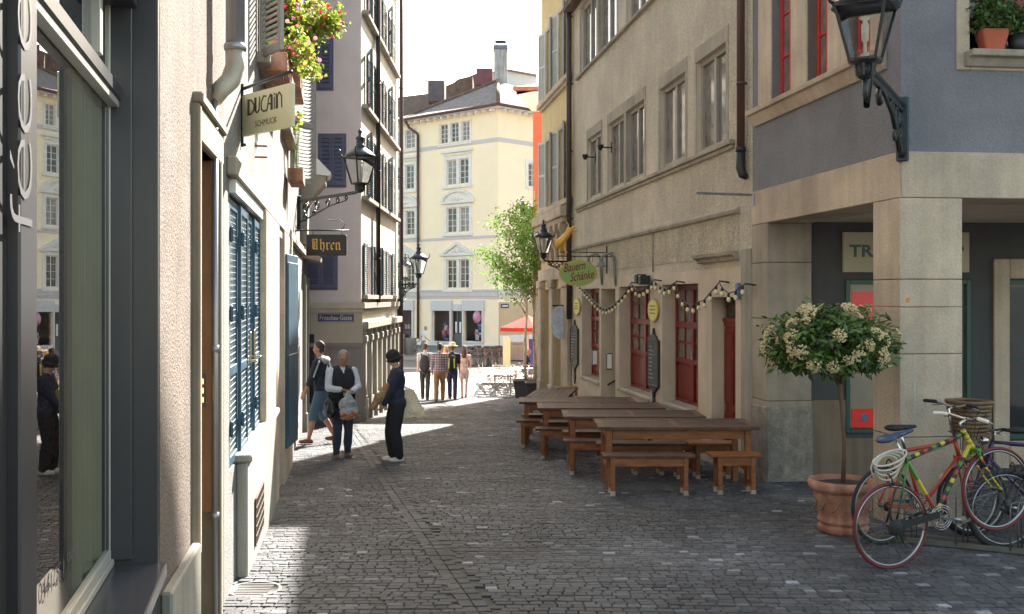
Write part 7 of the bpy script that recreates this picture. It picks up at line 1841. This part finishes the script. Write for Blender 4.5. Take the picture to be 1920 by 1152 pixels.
m_plas = mat('crinkled translucent plastic', (.42, .44, .46), .25, .35, 10, .8, 25, spec=.6, c2=(.25, .27, .30))
th, sh_ = held('plastic_bag', 'clear crinkled plastic bag with orange fruit held by the grey haired person', 'bag', t, [('e', hm+V((0, .03, -.30)), (.155, .07, .12)), ('e', hm+V((.02, .03, -.2)), (.145, .06, .12)), ('c', hm+V((0, 0, -.02)), hm+V((0, .02, -.16)), .035, .09)], m_plas, 'bag_body', .011)
b = MB(); rr = random.Random(2)
for i in range(18): b.ell(V((rr.uniform(-.12, .12), .055+rr.uniform(-.01, .012), rr.uniform(-.09, -.01))), (.028, .02, .028), 8, 6)
b.build('fruit', mat('orange brown fruit', (.42, .13, .05), .5, .4, 20), th, True)
kb = J['hip']+V((.21, .08, -.06))
th, sh_ = held('shoulder_bag', 'black shoulder bag at the hip of the grey haired person', 'bag', t, [('e', kb, (.09, .17, .14)), ('e', kb+V((0, 0, -.06)), (.10, .18, .10))], mat('black leather', (.02, .02, .02), .35, .1, 10), 'bag_body')
b = MB(); q = [kb+V((0, -.02, .10)), U((.20, -.03, .35)), U((.14, -.02, .575)), U((.0, .11, .40)), kb+V((-.02, .12, .08))]; b.tube([p-sh_ for p in q], .010, 6); b.build('strap', m_rub, th, True)

# -- woman in dark bucket hat
YP = 14.7; xp = (744-CX)/F*YP
t, J = person('woman in dark cloche hat, navy jacket and black trousers with white shoes', xp, YP, PI/2+.35, 1.60, feet=((.08, .05, 0), (-.09, -.02, 0)), hands=((.12, .20, .10), (-.06, .22, .02)), poles=((1, -.8, -.4), (-1, -.8, -.4)), headp=.45,
    top=cloth('navy jacket', (.022, .026, .055)), sleeves=1.0, bottom=cloth('black trousers', (.015, .015, .020)), loose=.020, shoes=mat('white leather shoes', (.62, .58, .50), .5), hair=mat('dark hair', (.04, .03, .025), .7), female=True, detail=.009, girth=1.14)
k = J['k']; Hd = J['Hd']; Rh = J['Rh']
blob('hat', [('e', Hd((0, -.008, .165)), (.102*k, .115*k, .10*k), Rh), ('e', Hd((0, .0, .115)), (.118*k, .132*k, .032*k), Rh), ('e', Hd((0, -.02, .09)), (.112*k, .115*k, .05*k), Rh)], .009, cloth('charcoal felt', (.022, .022, .028)), t)
kb = J['HN'][1]+V((.0, .02, .06))
th, sh_ = held('paper_bag', 'crumpled brown paper bag carried in the arm of the woman with the hat', 'bag', t, [('c', kb+V((.05, -.05, .10)), kb+V((0, .06, .02)), .075, .075), ('c', kb+V((0, .06, .02)), kb+V((-.02, .16, -.12)), .070, .045), ('c', kb+V((.05, -.05, .10)), kb+V((.07, -.09, .15)), .07, .085)], mat('brown kraft paper', (.32, .20, .10), .85, .25, 9, 1.0, 22, (.25, .15, .08)), 'bag_body', .012)
kb = J['hip']+V((.13, -.24, -.02))
th, sh_ = held('tote_bag', 'large off white canvas tote bag hanging from the shoulder of the woman with the hat', 'bag', t, [('h', kb+V((-.075, -.23, -.20)), kb+V((.075, -.23, -.20)), kb+V((.075, .17, -.21)), kb+V((-.075, .17, -.21)), kb+V((-.03, -.05, .22)), kb+V((.03, -.05, .22)), kb+V((.03, .17, .22)), kb+V((-.03, .17, .22))), ('e', kb+V((0, -.05, -.10)), (.095, .17, .09))], mat('ecru canvas', (.74, .63, .44), .9, .12, 6, .6, 30), 'bag_body', .012)
b = MB(); U = J['U']
for dy in (0, .05): b.tube([p-sh_ for p in (kb+V((.0, -.04+dy, .20)), U((.19, -.09+dy, .3)), U((.165, -.02+dy*.4, .565)), U((.17, .07+dy, .38)), kb+V((0, .16, .12)))], .010, 6)
b.build('strap', mat('ecru canvas', (.5, .45, .33)), th, True)

# -- man in hoodie walking into the lane
YP = 17.25; xp = (603-CX)/F*YP
t, J = person('man in dark hoodie and denim shorts walking left behind the grey haired person', xp, YP, PI/2-.15, 1.74, feet=((.10, -.20, .05), (-.10, .20, 0)), hands=((.24, -.06, -.02), (-.22, .22, .0)), lean=.05, heady=.15,
    top=cloth('dark navy hoodie', (.022, .026, .042)), sleeves=.72, bottom=mat('blue denim', (.075, .13, .20), .9, .15, 8, .3, 90), legs=.60, loose=.006, shoes=cloth('rust brown shoes', (.20, .07, .035)), skin=m_skin2, hair=mat('dark brown hair', (.045, .03, .022), .75, .3, 30), detail=.010, girth=1.05)
k = J['k']; U = J['U']
blob('hood', [('e', U((0, -.10, .53)), (.13*k, .07*k, .075*k)), ('c', U((-.09, -.04, .56)), U((.09, -.04, .56)), .05*k, .05*k)], .012, cloth('pale grey hood lining', (.40, .40, .42)), t)
for i, s in ((0, 1), (1, -1)):
    a, e, h = J['SH'][i], J['EL'][i], J['HN'][i]; o = V((s*.030, -.045, .02)); blob('sleeve_stripe', [('c', a+o*1.15, a.lerp(e, .95)+o*1.1, .020*k, .018*k)], .010, cloth('pale grey stripe', (.42, .43, .45)), t, 2)

# -- walking group with their backs to the viewer
def walker(label, px, Yp, H, **kw):
    return person(label, (px-CX)/F*Yp, Yp, kw.pop('face', .0), H, detail=.0135, group='group strolling towards the square', **kw)
t, J = walker('young man with black backpack, grey shirt and dark trousers, left of the strolling group', 797, 31.0, 1.74, feet=((.08, -.12, 0), (-.09, .14, .02)), top=cloth('grey tee', (.32, .33, .34)), sleeves=.35, bottom=cloth('black green trousers', (.028, .032, .032)), loose=.006, shoes=cloth('dark shoes', (.05, .04, .035)), hair=mat('dark brown hair', (.04, .03, .02)))
def backpack(J, label, tl, m, m2=None):
    U = J['U']; k = J['k']; th, sh_ = held('backpack', label, 'backpack', tl, [('e', U((0, -.20, .26)), (.155*k, .09*k, .23*k)), ('e', U((0, -.20, .14)), (.16*k, .10*k, .16*k)), ('e', U((0, -.19, .40)), (.13*k, .08*k, .12*k))], m, 'pack_body', .014)
    b = MB()
    for s in (-1, 1): b.tube([p-sh_ for p in (U((s*.10, -.15, .45)), U((s*.12, -.03, .585)), U((s*.13, .10, .42)), U((s*.15, .0, .14)), U((s*.13, -.14, .10)))], .014*k, 6)
    b.build('shoulder_straps', m_rub, th, True)
    if m2:
        for s in (-1, 1): blob('colour_panel', [('c', U((s*.075, -.285, .40))-sh_, U((s*.085, -.295, .12))-sh_, .022*k, .022*k)], .011, m2, th, 2)
    return th
backpack(J, 'plain black backpack on the leftmost strolling man', t, cloth('black nylon', (.018, .020, .024)))
m_plaid = cloth('plaid shirt', (.17, .13, .15))
def plaid():
    N = m_plaid.node_tree.nodes; L = m_plaid.node_tree.links; b = N['Principled BSDF']; tc = N.new('ShaderNodeTexCoord')
    w = [N.new('ShaderNodeTexWave') for _ in range(2)]; w[0].bands_direction = 'X'; w[1].bands_direction = 'Z'
    for q in w: q.inputs['Scale'].default_value = 4.2; L.new(tc.outputs['Object'], q.inputs[0])
    a = N.new('ShaderNodeMath'); L.new(w[0].outputs['Fac'], a.inputs[0]); L.new(w[1].outputs['Fac'], a.inputs[1]); r = N.new('ShaderNodeValToRGB'); r.color_ramp.elements[0].color = (.06, .045, .07, 1); r.color_ramp.elements[1].color = (.42, .34, .36, 1)
    h = N.new('ShaderNodeMath'); h.operation = 'MULTIPLY'; h.inputs[1].default_value = .5; L.new(a.outputs[0], h.inputs[0]); L.new(h.outputs[0], r.inputs[0]); L.new(r.outputs[0], b.inputs['Base Color'])
plaid()
walker('man in plaid shirt and khaki trousers in the strolling group', 824, 30.4, 1.73, feet=((.09, .12, .02), (-.09, -.12, 0)), top=m_plaid, longtop=.05, sleeves=.95, bottom=cloth('khaki trousers', (.25, .16, .08)), loose=.012, shoes=cloth('brown shoes', (.12, .06, .03)), hair=mat('dark brown hair', (.04, .03, .02)), girth=1.05)
walker('blonde woman mostly hidden behind the man with the straw hat', 836, 32.0, 1.66, top=cloth('apricot blouse', (.50, .28, .18)), sleeves=.3, bottom=cloth('apricot shorts', (.5, .3, .2)), legs=.35, shoes=cloth('light shoes', (.5, .45, .4)), hair=mat('honey blonde hair', (.42, .24, .09), .7), hairstyle='long', female=True)
t, J = walker('man with straw hat, dark shirt and navy trousers in the strolling group', 848, 31.0, 1.72, feet=((.09, -.10, 0), (-.08, .14, .02)), top=cloth('deep violet shirt', (.03, .022, .05)), sleeves=.4, bottom=cloth('navy trousers', (.022, .028, .065)), loose=.008, shoes=cloth('dark shoes', (.05, .04, .035)), hair=mat('light brown hair', (.15, .09, .05)), skin=m_skin2)
k = J['k']; Hd = J['Hd']
b = MB(); b.lathe([(.19*k, .0), (.16*k, .012*k), (.105*k, .022*k), (.10*k, .06*k), (.09*k, .11*k), (.06*k, .125*k), (0, .128*k)], 20, Hd((0, -.005, .16))); b.build('straw_hat', mat('straw', (.62, .52, .33), .9, .1, 20), t, True)
backpack(J, 'black backpack with yellow green panels on the man with the straw hat', t, cloth('black nylon', (.018, .020, .024)), mat('acid yellow fabric', (.50, .58, .06), .7))
walker('woman in short cream pink romper with long dark hair, right of the strolling group', 870, 32.3, 1.66, feet=((.06, .10, .02), (-.06, -.08, 0)), top=cloth('cream pink lace', (.60, .45, .40)), sleeves=.15, bottom=cloth('cream pink lace', (.60, .45, .40)), legs=.27, loose=.015, shoes=cloth('tan sandals', (.3, .18, .1)), hair=mat('chestnut hair', (.085, .04, .022), .6, .3, 30), hairstyle='long', female=True, skin=m_skin, hands=((.20, .12, .08), (-.16, .16, .10)), girth=.92)
# -- far man in white shirt crossing the square
person('man in white shirt walking right in front of the far shop', (795-CX)/F*60.5, 60.5, -PI/2+.1, 1.76, feet=((.09, .25, 0), (-.09, -.25, .04)), hands=((.26, .25, .05), (-.24, -.25, .05)), lean=.12, top=cloth('white polo shirt', (.62, .64, .72)), sleeves=.4, bottom=cloth('beige grey trousers', (.25, .22, .19)), shoes=cloth('dark shoes', (.05, .04, .035)), hair=mat('short grey blond hair', (.3, .22, .15)), skin=m_skin2, detail=.016, elev=.09)
# -- seated man at the cafe
ys = 42.0; xs = (984-CX)/F*ys
t, J = person('man in black shirt sitting at the cafe behind the young trees', xs, ys, -PI/2+.25, 1.76, feet=((.12, .48, 0), (-.12, .44, 0)), hip_z=.53, hands=((.12, .38, .14), (-.10, .36, .14)), lean=.18, headp=.3, top=cloth('black shirt', (.02, .02, .022)), sleeves=.35, bottom=cloth('light blue jeans', (.20, .28, .50)), shoes=cloth('white trainers', (.6, .6, .6)), hair=mat('cropped light hair', (.30, .2, .13)), skin=m_skin2, detail=.015)
o = copy_tree(proto); o.location = (xs, ys, gz(ys)); o.rotation_euler = (0, 0, -PI/2+.25+PI); o['label'] = 'folding cafe chair under the seated man in black'; del o['group']
